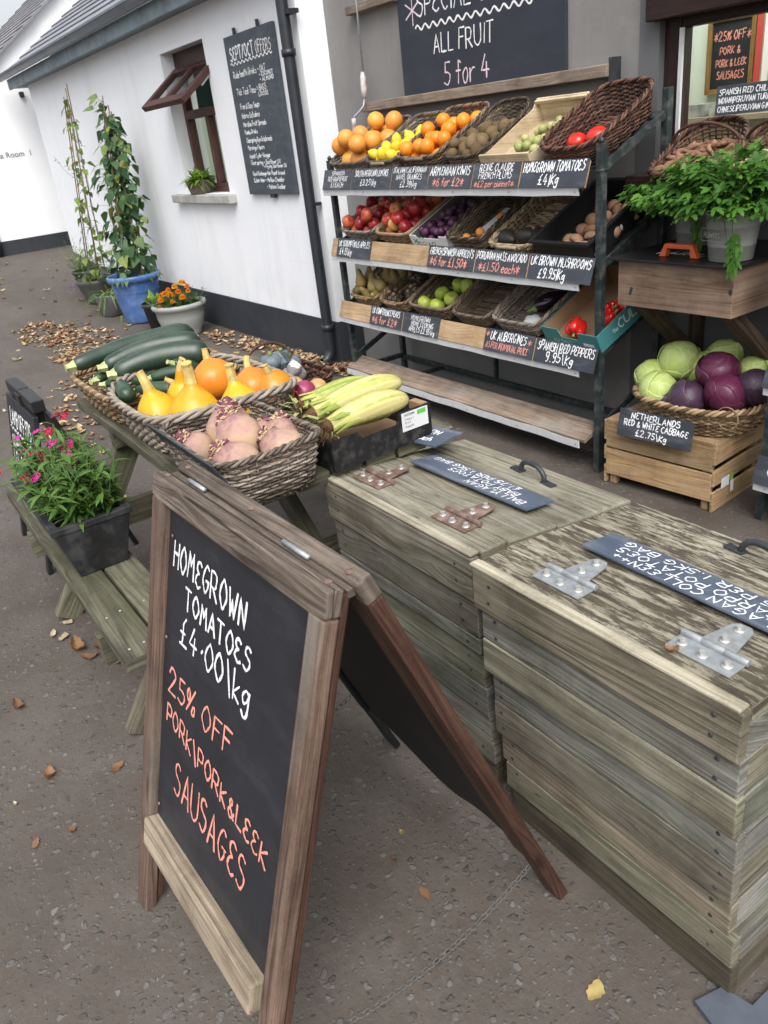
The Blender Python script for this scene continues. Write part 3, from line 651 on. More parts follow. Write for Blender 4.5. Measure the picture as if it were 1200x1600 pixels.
a = AF @ Vector((0.0, AL + .001, -.037)); b = AF @ Vector((AW, AL + .001, -.037)); m.bar(a + Vector((0, .006, -.012)), b + Vector((0, .002, -.01)), .013, .014); m.build("hinge_batten", M_ABTOP, ab, .002)
m = MB()
for t0, t1 in ((.13, .24), (.7, .82)): m.tube([a.lerp(b, t0) + Vector((0, .003, .0015)), a.lerp(b, t1) + Vector((0, .003, .0015))], .0046, 8)
m.build("hinge_pin", M_GALV, ab)
m = MB()
for q in ((.03, BL, 0), (AW - .03, BL, 0), (.3, BL, .0)): m.ball(BM @ Vector(q), (.008, .008, .0035), 10, 6)
m.build("screw", M_RUST, ab)
M_CHAIN = mottled("dull_chain", (.11, .105, .1), (.19, .185, .18), 60, .6, .4, .1, metal=.3)
def chain(name, p0, p1, m, sag, parent, r=.00085, link=.018):
    p0 = Vector(p0); p1 = Vector(p1); n = int((p1 - p0).length / (link * .78)); mb = MB()
    pos = [p0.lerp(p1, i / n) - Vector((0, 0, sag * 4 * (i / n) * (1 - i / n))) for i in range(n + 1)]
    for i in range(n):
        c = (pos[i] + pos[i + 1]) / 2; c.z = max(c.z, .006); d = (pos[i + 1] - pos[i]).normalized(); sd = d.cross(Vector((0, 0, 1))).normalized(); u = sd if i % 2 else (sd * .35 + Vector((0, 0, 1)).cross(sd).cross(d) * 0 + Vector((0, 0, .94))).normalized()
        L = link / 2; wd = link * .27; pts = []
        for k in range(12):
            q = 2 * math.pi * k / 12; pts.append(c + d * (L * math.cos(q)) + u * (wd * math.sin(q)))
        mb.tube(pts, r, 4, True)
    return mb.build(name, m, parent)
chain("chain", (-.87, .795, .11), AF @ Vector((AW - .06, .1, -.05)), M_CHAIN, .07, ab)
chain("chain", BM @ Vector((.04, .3, .02)), AF @ Vector((.03, .3, -.05)), M_IRON, .05, ab)

# ------------------------------------------------------------------ two weathered timber bins
M_CHEST = wood("weathered_plank", (.062, .057, .049), (.155, .15, .133), (.285, .28, .257), 2.2, 62, .82, .5, green=(.115, .125, .08), gamt=.5, stain=(.12, .095, .07), varamt=.2, cracks=.7, tones=((1.05, 1.02, .96), (.8, .83, .86), (1.15, 1.15, 1.14), (1.15, .98, .8), (.85, .9, .75), (1.0, 1.0, 1.0)))
M_CHESTDK = wood("damp_plank", (.035, .028, .02), (.072, .06, .043), (.13, .112, .078), 2.2, 55, .82, .5, green=(.06, .06, .032), gamt=.5, varamt=.15, cracks=.6, worn=(.17, .15, .1), wornlo=.64)
M_LIDA = wood("weathered_lid", (.078, .068, .05), (.2, .185, .145), (.36, .345, .29), 2.0, 60, .8, .45, green=(.15, .145, .085), gamt=.5, stain=(.2, .16, .105), varamt=.12, worn=(.085, .068, .045), wornlo=.60)
M_LIDB = wood("flaking_varnish_lid", (.15, .13, .09), (.29, .265, .2), (.42, .39, .315), 2.0, 60, .75, .5, green=(.15, .145, .085), gamt=.3, varamt=.12, worn=(.075, .06, .046), wornlo=.475)
M_EDGE = wood("pale_sawn_edge", (.23, .2, .14), (.36, .325, .245), (.47, .43, .34), 2.4, 60, .8, .5, varamt=.1, knots=False)
def t_hinge(name, x, y, z, mat, parent, s=1.0, slope=0.0):
    h = MB(); F = Matrix.Translation((x, y, z)) @ Matrix.Rotation(slope, 4, 'X'); h.M = F
    hw = .066 * s
    h.prism([(-hw, -.052 * s, 0), (hw, -.052 * s, 0), (hw, -.004, 0), (-hw, -.004, 0)], (0, 0, .003))
    h.prism([(-hw * .55, .004, 0), (hw * .55, .004, 0), (.022 * s, .088 * s, 0), (.012 * s, .1 * s, 0), (-.012 * s, .1 * s, 0), (-.022 * s, .088 * s, 0)], (0, 0, .003))
    h.tube([(-hw, 0, .006), (-hw * .36, 0, .006)], .0075 * s, 12); h.tube([(-hw * .35, 0, .006), (hw * .35, 0, .006)], .0072 * s, 12); h.tube([(hw * .36, 0, .006), (hw * 1.05, 0, .006)], .0075 * s, 12)
    o = h.build(name, mat, parent, .0006)
    for bx, by in ((-.046 * s, -.028 * s), (0, -.034 * s), (.046 * s, -.028 * s), (0.0, .033 * s), (.0, .078 * s)):
        b = MB(F); b.tube([(bx, by, .003), (bx, by, .005)], .0105 * s, 16); b.tube([(bx, by, .005), (bx, by, .0125)], .0062 * s, 6, smooth=False); b.build("bolt", M_BOLT, o)
    return o
def grab_handle(x, y, z, parent, rot=0.0, s=1.0):
    F = Matrix.Translation((x, y, z)) @ Matrix.Rotation(rot, 4, 'Z'); h = MB(F)
    pts = [(-.05, 0, .004), (-.048, 0, .018), (-.038, 0, .03), (-.02, 0, .037), (0, 0, .0385), (.02, 0, .037), (.038, 0, .03), (.048, 0, .018), (.05, 0, .004)]
    h.tube([tuple(c * s for c in p) for p in pts], .0072 * s, 10)
    for sx in (-1, 1): h.box(*(sorted((sx * .042 * s, sx * .088 * s))), -.011 * s, .011 * s, 0, .005)
    return h.build("handle", M_IRON, parent, .0015)
def chest(x0, x1, y0, depth, label, lidmat, hmat, tiers, lean, seed, hinge_x, handle_x, notch):
    t = thing("timber_bin", label, "storage bin", ((x0 + x1) / 2, y0 + .25, 0), group="timber potato bins", world=True)
    R = random.Random(seed); zt = .70; ZT = zt - .026
    f = MB(); fd = MB(); e = MB(); sd = [MB(), MB()]; sdd = [MB(), MB()]; bk = MB()
    n = len(tiers) - 1
    for i in range(n):
        za, zb = tiers[i + 1], tiers[i]; tier = (i + notch) // 2
        off = tier * .009 + R.uniform(-.002, .002); lx = lean * (1 - (za + zb) / 2 / zt)
        tgt = f if i < n - 1 else fd; tgs = sd if i < n - 1 else sdd
        q = R.uniform(-.004, .004)
        xa, xb = x0 + lx + off * .6 + q, x1 + lx - off * .5 + q
        tgt.obox(((xa + xb) / 2, y0 + off + .012, (za + zb) / 2), ((xb - xa) / 2, 0, 0), (0, .012, 0), (0, R.uniform(-.001, .001), (zb - za) / 2 - .0015))
        for si, (xx, sg) in enumerate(((xb, -1), (xa, 1))):
            xs_ = xx + sg * .013
            if i == 0: tgs[si].prism([(xs_ - .011, y0 + off + .026, za - .002), (xs_ - .011, y0 + depth - .024, za - .002), (xs_ - .011, y0 + depth - .024, zb - .085), (xs_ - .011, y0 + .1, zb - .036), (xs_ - .011, y0 + off + .026, zb - .036)], (.022, 0, 0))
            else: tgs[si].obox((xs_, y0 + off + .026 + (depth - .05) / 2, (za + zb) / 2 - .004), (.011, 0, 0), (0, (depth - .05) / 2, 0), (0, 0, (zb - za) / 2 - .002))
        bk.obox(((xa + xb) / 2, y0 + depth - .02, (za + zb) / 2 - (.045 if i == 0 else .02)), ((xb - xa) / 2 - .03, 0, 0), (0, .011, 0), (0, 0, (zb - za) / 2 - (.04 if i == 0 else .0015)))
    f.build("front_planks", M_CHEST, t, .003); fd.build("base_plank", M_CHESTDK, t, .004); bk.build("back_planks", M_CHEST, t, .003)
    for si in (0, 1): sd[si].build("side_planks", M_CHEST, t, .003); sdd[si].build("side_base_plank", M_CHESTDK, t, .003)
    k = MB(); k.box(x0 + .04, x1 + lean - .05, y0 + .1, y0 + depth - .05, .03, .08); k.build("bin_floor", M_CHESTDK, t)
    # sawn top edge of the front board, hinge board and lid
    e.obox(((x0 + x1) / 2, y0 + .012, zt + .001), ((x1 - x0) / 2, 0, 0), (0, .0135, 0), (0, 0, .004)); e.build("top_edge", M_EDGE, t, .003)
    hb = MB(); hb.box(x0 + .006, x1 + .004, y0 + .027, y0 + .1, zt - .03, zt + .001); hb.build("hinge_board", lidmat, t, .003)
    lid = MB(); ang = math.atan2(-.045, depth - .1); cuts = [0, .15, .3, depth - .09]
    LM = Matrix.Translation((0, y0 + .1025, zt + .001)) @ Matrix.Rotation(ang, 4, 'X'); lid.M = LM
    for i in range(3):
        a, b = cuts[i], cuts[i + 1]; lid.box(x0 - .005 + R.uniform(-.004, .004), x1 + .012 + R.uniform(-.004, .006), a + .001, b - .0012, -.03, 0 + R.uniform(-.0015, .001))
    lo_ = lid.build("lid", lidmat, t, .005)
    und = MB(LM); und.box(x0 + .03, x1 - .03, .02, depth - .13, -.052, -.031); und.build("lid_batten", M_CHESTDK, lo_)
    for hx in hinge_x:
        t_hinge("hinge", hx, y0 + .103, zt + .0025, hmat, t, .92)
    grab_handle(handle_x[0], handle_x[1], zt - .045 * (handle_x[1] - y0 - .1) / (depth - .1) + .001, t, handle_x[2])
    nh = MB(); nh.ball((0, 0, 0), (.0045, .0014, .0045), 8, 5); nm_ = nh.mesh('nail_head'); nm_.materials.append(M_IRON)
    for i in range(n):
        zc = (tiers[i] + tiers[i + 1]) / 2; off = ((i + notch) // 2) * .009; lx = lean * (1 - zc / zt)
        for xx in (x0 + .045 + R.uniform(-.01, .01), x1 - .05 + R.uniform(-.012, .012)):
            for dzz in ((.022, -.02) if tiers[i] - tiers[i + 1] > .07 else (0,)):
                no = bpy.data.objects.new('nail_head', nm_); COL.objects.link(no); no.parent = t; no.location = (xx + lx + R.uniform(-.004, .004) - t.location.x, y0 + off - .0002 - t.location.y, zc + dzz)
    return t
chest(-1.13, -.505, .893, .52, "weathered timber bin at the lower right with shiny galvanised hinges and flaking lid", M_LIDB, M_GALV,
      [.70, .596, .518, .431, .349, .255, .171, .095, .0], .04, 5, (-.94, -.622), (-.76, 1.36, -.1), 1)
chest(-1.772, -1.152, .915, .5, "weathered timber bin with rusty hinges standing left of the flaking one", M_LIDA, M_RUST,
      [.695, .58, .475, .43, .33, .24, .16, .09, .0], .02, 9, (-1.645, -1.3), (-1.405, 1.345, -.12), 1)
LIDN = Matrix.Rotation(math.atan2(-.045, .41), 4, 'X')
def lid_sign(x0, x1, y, hgt, z, rz, label, lines, seed):
    t = thing("slate_sign", label, "sign", group="slate signs lying on the bin lids")
    M = Matrix.Translation(((x0 + x1) / 2, y, z)) @ LIDN @ Matrix.Rotation(rz + math.pi, 4, 'Z'); W = x1 - x0
    s = MB(); s.box(-W / 2, W / 2, -hgt / 2, hgt / 2, 0, .006); s.build("slate", M_SLATE_DUSTY, t, .001)
    c = Chalk(Matrix.Translation((0, 0, .0062)), seed)
    for (s_, x, yy, h, w) in lines: c.line(s_, -W / 2 + x, -hgt / 2 + yy, h, w, .0028, slope=.01)
    c.build(W_CHALK, t); t.matrix_world = M; return t
lid_sign(-1.667, -1.222, 1.187, .094, .6945, .02, "blue slate sign on the rusty hinged bin offering baby potatoes", [("BALLYLAGAN", .03, .063, .022, .2), ("BABY POTATOES", .075, .036, .021, .25), ("#1.75 PER 1.5KG BAG", .1, .008, .02, .32)], 11)
lid_sign(-1.015, -.42, 1.152, .1, .6955, -.02, "longer blue slate sign on the flaking bin offering red potatoes", [("BALLYLAGAN COLLEEN++", .05, .069, .024, .47), ("RED SARPO POTATOES", .09, .038, .024, .44), ("2.75 PER 1.5KG BAG", .14, .008, .022, .4)], 12)

# ------------------------------------------------------------------ picnic table with benches
M_TABLE = wood("mossy_table_timber", (.05, .046, .033), (.105, .1, .07), (.19, .18, .13), 2.2, 55, .85, .45, green=(.09, .1, .045), gamt=.45, stain=(.045, .038, .03), varamt=.22, cracks=.5)
pt = thing("picnic_table", "mossy green wooden picnic table with a bench along its near side", "picnic table", (-2.45, .85, 0), world=True)
m = MB(); 
for i in range(7):
    y = .61 + i * .108; m.box(-3.13 + RN.uniform(-.01, .01), -1.745 + RN.uniform(-.01, .01), y, y + .1, .69, .725)
m.build("table_top", M_TABLE, pt, .004)
for yb, nm in ((.272, "bench"), (1.55, "bench")):
    m = MB()
    for i in range(2): m.box(-3.2 + .01 * i, -1.735 - .012 * i, yb + i * .108, yb + i * .108 + .1, .395, .43)
    m.build(nm, M_TABLE, pt, .004)
for x in (-2.86, -2.02):
    m = MB(); m.bar((x, .76, .69), (x, .3, 0), .045, .09, (0, 1, .3)); m.build("leg", M_TABLE, pt, .003)
    m = MB(); m.bar((x, 1.2, .69), (x, 1.66, 0), .045, .09, (0, 1, -.3)); m.build("leg", M_TABLE, pt, .003)
    m = MB(); m.box(x + .024, x + .064, .26, 1.76, .3, .392); m.build("bearer", M_TABLE, pt, .003)
    m = MB(); m.box(x + .024, x + .064, .63, 1.34, .6, .69); m.build("top_bearer", M_TABLE, pt, .003)
m = MB(); m.bar((-2.82, .98, .34), (-2.45, .98, .67), .04, .07); m.bar((-2.0, .98, .34), (-2.4, .98, .67), .04, .07); m.build("brace", M_TABLE, pt, .003)
m = MB()
for x in (-1.79, -1.98):
    for y in (.3, .34, .41, .45): m.ball((x + RN.uniform(-.01, .01), y, .4305), (.004, .004, .0015), 8, 4)
m.build("screw", M_BOLT, pt)

# ------------------------------------------------------------------ small black A-board behind the planter
sa = thing("pavement_sign", "small black A-frame sign with white lamb offer lettering behind the flower trough", "pavement sign", (-3.5, .5, 0), world=True)
SF = frame(Vector((-3.79, .325, 0)), (1, 0, 0), (0, .2, 1)); SL = .70
m = MB(SF); m.box(0, .53, .2, SL - .02, -.022, 0); fp = m.build("front_panel", M_BOARD, sa, .003)
for x in (0, .49):
    m = MB(SF); m.box(x, x + .04, 0, .198, -.02, 0); m.build("leg", M_BLACK, sa, .003)
SB = frame(Vector((-3.75, .72, 0)), (1, 0, 0), (0, -.28, 1)); SBL = .70
m = MB(SB); m.box(0, .5, .25, SBL - .02, 0, .02); m.build("back_panel", M_BLACK, sa, .003)
for x in (0, .46):
    m = MB(SB); m.box(x, x + .04, 0, .248, 0, .02); m.build("leg", M_BLACK, sa, .003)
m = MB(); zt = .675; yt = .493
m.box(-3.77, -3.53, yt - .025, yt + .025, zt, zt + .05); m.box(-3.515, -3.27, yt - .025, yt + .025, zt, zt + .05); m.box(-3.56, -3.48, yt - .034, yt + .034, zt - .02, zt + .038); m.box(-3.74, -3.3, yt - .016, yt + .016, zt - .05, zt)
m.build("handle", M_BLACK, sa, .004)
c = Chalk(SF @ Matrix.Translation((0, 0, .0003)), 21)
c.line("LAMB OFFERS", .06, .56, .07, .4, .008); c.wave(.05, .54, .47, .53, .006, 9, .006); c.line("QUARTER LAMB", .06, .46, .05, .4, .0065); c.line("LEG OF LAMB", .06, .385, .05, .4, .0065); c.build(W_CHALK, sa)
c = Chalk(SF @ Matrix.Translation((0, 0, .0003)), 22); c.line("SALE", .06, .31, .045, .12, .006); c.line("2 FOR 1", .1, .22, .045, .2, .006); c.build(G_CHALK, sa)

m = MB(); m.prism([(-.515, .868, .002), (-.40, .84, .002), (.1, .84, .002), (.1, 1.42, .002), (-.437, 1.42, .002), (-.445, .942, .002), (-.50, .93, .002)], (0, 0, .012))
o = m.build("stone_slab", mottled("blue_grey_slab", (.05, .06, .08), (.1, .115, .14), 9, .7, .3, .3)); tag(o, "blue grey slab of stone at the foot of the flaking bin's near corner", "stone slab")
# ------------------------------------------------------------------ wicker
def wick(name, c1, c2, c3, rough=.6):
    t = NT(name); f = t.math('ADD', t.attr(), t.math('MULTIPLY', t.math('SUBTRACT', t.noise(t.obj(), 28, 4), .5), .9), True)
    return t.set(t.ramp(f, [(.05, c1), (.5, c2), (.95, c3)]), rough, .3)
WK_GREY = wick("grey_willow", (.085, .066, .05), (.19, .155, .125), (.34, .29, .24))
WK_BROWN = wick("brown_willow", (.05, .035, .024), (.12, .088, .06), (.22, .165, .115))
WK_DARK = wick("dark_bark_willow", (.025, .012, .009), (.07, .032, .022), (.15, .075, .05))
WK_TAN = wick("tan_willow", (.11, .07, .035), (.25, .165, .09), (.4, .28, .17))
WK_PALE = wick("pale_split_willow", (.17, .12, .07), (.31, .235, .15), (.42, .34, .24))
def se_loop(a, b, p, N):
    q = np.linspace(0, 2 * np.pi, 721)[:-1]; c, s = np.cos(q), np.sin(q)
    x = a * np.sign(c) * np.abs(c) ** (2 / p); y = b * np.sign(s) * np.abs(s) ** (2 / p)
    X = np.append(x, x[0]); Y = np.append(y, y[0]); d = np.concatenate([[0], np.cumsum(np.hypot(np.diff(X), np.diff(Y)))])
    t = np.linspace(0, d[-1], N + 1)[:-1]; return np.interp(t, d, X), np.interp(t, d, Y), d[-1]
def wicker(parent, mat, a0, b0, a1, b1, h, p=6, rows=12, rr=.0042, gap=.03, hf=None, rimr=.006, nrim=3, seed=1, handle=None, rimturn=None, flat=.8, basez=.006, hmat=None, y0=0.0):
    """woven tray: (a0,b0) half size at floor, (a1,b1) at rim; y is measured from y0"""
    R = random.Random(seed); body = MB(); N = max(20, int(2 * (a1 + b1) * 2 / gap / 2) * 2 + 1)
    K = N * 2
    hfun = hf or (lambda x, y: 1.0)
    def ring(t, off=None, n=K):
        x, y, L = se_loop(lerp(a0, a1, t), lerp(b0, b1, t), p, n); return x, y
    for r in range(rows):
        t = (r + .5) / rows; x, y = ring(t); i = np.arange(K)
        nx = np.gradient(np.append(np.append(y[-1], y), y[0]))[1:-1]; ny = -np.gradient(np.append(np.append(x[-1], x), x[0]))[1:-1]; L = np.hypot(nx, ny); nx /= L; ny /= L
        o = rr * .95 * np.cos(np.pi * (i / 2 + r)); hz = np.array([hfun(xx, yy) for xx, yy in zip(x, y)])
        z = basez + h * t * hz + np.array([R.uniform(-.1, .1) * rr for _ in range(K)])
        # each round is laid as a few separate canes so that shade and ends vary along it
        body_pts = np.stack([x + nx * o, y + ny * o + y0, z], 1)
        cuts = sorted(R.sample(range(K), 3)); 
        for c in range(3):
            a, b = cuts[c], cuts[(c + 1) % 3]; idx = [(k % K) for k in range(a, (b if b > a else b + K) + 1)]
            if len(idx) > 2: body.tube(body_pts[idx], rr * R.uniform(.85, 1.15), 5, ref=(0, 0, 1), flat=1.0, caps=False)
    for i in range(0, K, 2):
        x = [ring(t)[0][i] for t in (0, .5, 1)]; y = [ring(t)[1][i] for t in (0, .5, 1)]; hz = hfun(x[2], y[2])
        body.tube([(x[k], y[k] + y0, basez + h * (0, .5, 1)[k] * hz) for k in range(3)], rr * .8, 4, ref=(1, .3, 0))
    # floor
    nb = max(6, int(2 * b0 / (rr * 2.3)))
    for r in range(nb):
        yy = -b0 + (r + .5) * 2 * b0 / nb; xe = a0 * (1 - min(1, abs(yy) / b0) ** p) ** (1 / p); n = max(6, int(2 * xe / (gap * .55)))
        xs_ = np.linspace(-xe, xe, n); zz = basez * .6 + rr * .6 * np.cos(np.pi * (np.arange(n) * .5 + r))
        body.tube(np.stack([xs_, np.full(n, yy + y0), zz], 1), rr * R.uniform(.9, 1.2), 4, ref=(0, 0, 1), caps=False)
    body.build("woven_body", mat, parent)
    rim = MB(); n = N * 5; x, y = ring(1.0, n=n); nx = np.gradient(np.append(np.append(y[-1], y), y[0]))[1:-1]; ny = -np.gradient(np.append(np.append(x[-1], x), x[0]))[1:-1]; L = np.hypot(nx, ny); nx /= L; ny /= L
    hz = np.array([hfun(xx, yy) for xx, yy in zip(x, y)]); turns = rimturn or max(6, int(N / 2.2)); i = np.arange(n)
    for k in range(nrim):
        ph = 2 * np.pi * (k / nrim + turns * i / n); ro = rimr * 1.05
        rim.tube(np.stack([x + nx * ro * np.cos(ph), y + ny * ro * np.cos(ph) + y0, basez + h * hz + ro * np.sin(ph)], 1), rimr * .86, 6, True, ref=(0, 0, 1))
    rim.build("braided_rim", mat, parent)
    if handle:
        for (hx, hy, hz_, L, ax) in handle:
            m = MB(); d = Vector((1, 0, 0)) if ax == 'x' else Vector((0, 1, 0)); c = Vector((hx, hy + y0, hz_)); k = 7
            pts = [c + d * (L * (j / k - .5)) for j in range(k + 1)]
            m.tube(pts, [.009 + .0012 * (j % 2) for j in range(k + 1)], 10); m.build("handle", hmat or mat, parent)

# ------------------------------------------------------------------ display rack
M_BOARDWOOD = wood("rack_edge_board", (.3, .19, .1), (.44, .3, .17), (.53, .38, .24), 2.0, 40, .7, .2, varamt=.12, cracks=.15)
M_BOARDOLD = wood("worn_edge_board", (.17, .12, .085), (.27, .2, .15), (.37, .3, .24), 2.0, 40, .8, .25, varamt=.12, stain=(.3, .28, .25))
RT = rad(25)
def display_rack(x0, x1, yf, yb, levels, hf, hb, label, low=True):
    t = thing("display_rack", label, "display rack", ((x0 + x1) / 2, (yf + yb) / 2, 0), group="green iron display racks", world=True)
    for x, sg in ((x0, 1), (x1, -1)):
        m = MB(); m.box(x - .016, x + .016, yf - .016, yf + .016, 0, hf); m.ball((x, yf, hf + .01), (.013, .013, .014), 10, 6); m.box(x - .02, x + .02, yf - .02, yf + .02, hf - .1, hf - .092); m.build("front_post", M_TREATED, t, .002)
        m = MB(); m.box(x - .016, x + .016, yb - .016, yb + .016, 0, hb); m.build("back_post", M_TREATED, t, .002)
        for z in levels: m = MB(); m.bar((x, yf + .016, z + .075), (x, yb - .016, z + .075 + (yb - yf) * math.tan(RT) * .85), .012, .034); m.build("side_rail", M_TREATED, t, .001)
        m = MB(); m.box(x - .013, x + .013, yf + .016, yb - .016, .12, .15); m.build("side_rail", M_TREATED, t, .001)
    if low:
        m = MB(); m.box(x0 + .016, x1 - .016, yb - .013, yb + .013, .105, .135); m.build("base_rail", M_TREATED, t, .001); m = MB(); m.box(x0 + .014, x1 - .014, yf + .14, yf + .166, .12, .15)
        m.build("base_rail", M_TREATED, t, .001); m = MB(); m.box((x0 + x1) / 2 - .6, (x0 + x1) / 2 - .575, yf + .166, yb - .013, .11, .135)
        m.build("base_rail", M_TREATED, t, .001); m = MB(); m.box((x0 + x1) / 2 - .1, (x0 + x1) / 2 - .08, yb - .012, yb + .012, .135, levels[1]); m.build("middle_strut", M_TREATED, t, .001)
    for k, z in enumerate(levels):
        m = MB(); a = Vector((x0 - .005, yf - .055, z + .004)); b = Vector((x0 - .005, yf - .0225, z + .101)); L = Vector((x1 - x0 - .025, 0, 0))
        if k == 0 and low: b = Vector((x0 - .005, yf + .065, z + .052))
        dd = (b - a); nrm = Vector((1, 0, 0)).cross(dd.normalized())
        m.obox((a + b + L) / 2 - nrm * -.0095, L / 2, dd / 2, nrm * .0095); m.build("edge_board", M_BOARDOLD if k == 0 else M_BOARDWOOD, t, .002)
        m = MB(); n = 60; vs = []
        for i in range(n + 1):
            q = i / n; wv = .004 * math.sin(q * 31 + k) * math.sin(q * 9 + k * 2); x = a.x + q * (x1 - x0 - .055)
            vs += [(x, a.y - .014, z + .014 + wv), (x, a.y - .011 , z - .022 + wv * .5), (x, a.y - .004, z - .024 + wv * .5), (x, a.y - .006, z + .012 + wv)]
        F = []
        for i in range(n):
            for j in range(4): F.append((i * 4 + j, i * 4 + (j + 1) % 4, i * 4 + 4 + (j + 1) % 4, i * 4 + 4 + j))
        F += [(0, 3, 2, 1), (n * 4, n * 4 + 1, n * 4 + 2, n * 4 + 3)]
        m.add(vs, F, None, 0); st = m.build("metal_strip", M_ALU, t)
        m = MB()
        for i in range(6): m.ball((a.x + .05 + i * (x1 - x0 - .12) / 5, a.y - .0145, z - .004), (.005, .002, .005), 10, 6)
        m.build("rivet", M_BOLT, st)
        if k > 0 or not low:
            m = MB()
            for i in range(4):
                y = yf + .05 + i * .105; zz = z + .056 + (y - yf) * math.tan(RT); m.bar((x0 + .016, y, zz), (x1 - .016, y, zz), .05, .012, (0, -.42, .9))
            m.build("shelf_slats", M_TREATED, t)
    return t
LV = [.14, .478, .85, 1.225]
display_rack(-4.325, -2.283, 2.6, 2.985, LV, 1.385, 1.55, "tall green iron fruit and vegetable rack with four shelves against the grey wall")
display_rack(-1.515, .3, 2.66, 2.985, [.17, .545, .93], 1.04, 1.1, "second green iron rack cut off by the right edge, beyond the cabbage crate", low=True)
SGN = {}
def rack_sign(x0, x1, z, label, white, orange, seed, h=.108, y=2.543, ex=0.0):
    t = thing("slate_sign", label, "sign", group="slate price signs on the racks"); W = x1 - x0 - .006
    M = frame(Vector((x0 + .003, y - .0135 - .0035, z + .009)), (1, 0, 0), (0, .035, .106)); t.matrix_world = M
    s = MB(); s.box(0, W, 0, h, 0, .005); s.build("slate", M_SLATE, t, .0008)
    for k, (lines, m) in enumerate(((white, W_CHALK), (orange, O_CHALK))):
        if lines:
            c = Chalk(Matrix.Translation((0, 0, .0052)), seed + k)
            for (s_, fx, fy, hh, fw) in lines: c.line(s_, fx * W, fy * h, hh, fw * W, max(.0023, hh * .115), slant=.12, jit=.07)
            c.build(m, t)
    return t
z = LV[3]
rack_sign(-4.321, -4.02, z, "leftmost slate sign on the top shelf, pricing red grapefruit", [("SPANISH", .3, .7, .024, .45), ("RED GRAPEFRUIT", .18, .42, .024, .7), ("#1 EACH", .3, .12, .026, .45)], [], 31)
rack_sign(-4.015, -3.635, z, "slate sign on the top shelf pricing South African lemons", [("SOUTH AFRICAN LEMONS", .08, .62, .03, .84), ("#3.25\\kg", .25, .2, .03, .4)], [], 33)
rack_sign(-3.63, -3.32, z, "slate sign on the top shelf pricing navel oranges", [("ITALIAN/CALIFORNIAN", .04, .72, .025, .9), ("NAVEL ORANGES", .14, .42, .025, .7), ("#2.39\\kg", .28, .1, .027, .45)], [], 35)
rack_sign(-3.315, -2.99, z, "slate sign on the top shelf for Armenian kiwis, six for two pounds", [("ARMENIAN KIWIS", .03, .56, .038, .92)], [("*6 for #2*", .12, .12, .035, .72)], 37)
rack_sign(-2.985, -2.678, z, "slate sign on the top shelf for French plums under the wooden crate", [("REINE CLAUDE", .14, .68, .03, .72), ("FRENCH PLUMS", .14, .38, .028, .7)], [("*#2 per punnet*", .06, .06, .027, .86)], 39)
rack_sign(-2.672, -2.3, z, "rightmost slate sign on the top shelf, pricing homegrown tomatoes", [("HOMEGROWN TOMATOES", .03, .58, .038, .92), ("#4|Kg", .3, .12, .04, .3)], [], 41)
z = LV[2]
rack_sign(-4.266, -3.9, z, "slate sign on the second shelf pricing UK apples", [("UK SCRUMPTIOUS APPLES", .05, .58, .032, .9), ("#4.15\\kg", .1, .15, .036, .35)], [], 43)
rack_sign(-3.371, -3.006, z, "slate sign on the second shelf for French and Spanish apricots", [("FRENCH|SPANISH APRICOTS", .04, .6, .034, .93)], [("*6 for #1.50*", .06, .12, .042, .8)], 45)
rack_sign(-3.0, -2.646, z, "slate sign on the second shelf pricing Hass avocado", [("PERUVIAN HASS AVOCADO", .02, .6, .034, .95)], [("*#1.50 each*", .08, .12, .038, .8)], 47)
rack_sign(-2.641, -2.267, z, "rightmost slate sign on the second shelf, pricing brown mushrooms", [("UK BROWN MUSHROOMS", .03, .58, .036, .93), ("#9.95|Kg", .18, .1, .04, .42)], [], 49)
z = LV[1]
rack_sign(-3.985, -3.662, z, "slate sign on the third shelf for conference pears", [("UK CONFERENCE PEARS", .06, .62, .032, .86)], [("*6 for #2*", .08, .12, .04, .78)], 51)
rack_sign(-3.655, -3.325, z, "slate sign on the third shelf pricing home cooking apples", [("HOMEGROWN", .22, .68, .026, .52), ("HOME COOKING", .25, .4, .026, .6), ("APPLES #2.95\\kg", .2, .1, .027, .7)], [], 53)
rack_sign(-2.965, -2.62, z, "slate sign on the third shelf for aubergines at individual price", [("UK AUBERGINES", .12, .55, .04, .72)], [("*", .02, .62, .03, .07), ("*", .88, .55, .03, .07), ("AS PER INDIVIDUAL PRICE", .05, .15, .03, .85)], 55)
rack_sign(-2.615, -2.246, z, "rightmost slate sign on the third shelf, pricing Spanish red peppers", [("SPANISH RED PEPPERS", .04, .56, .038, .92), ("9.95\\Kg", .2, .12, .042, .45)], [], 57)
for zz, lb_, tx, sd_ in ((.93, "uppermost slate sign on the rack at the right edge", "UK LEEKS", 59), (.545, "middle slate sign on the rack at the right edge", "/SPANISH ONIONS", 61), (.17, "lowest slate sign on the rack at the right edge", "UK BEETROOT", 63)):
    rack_sign(-1.525, -1.2, zz, lb_, [(tx, .16, .4, .04, .75)], [], sd_, y=2.603)

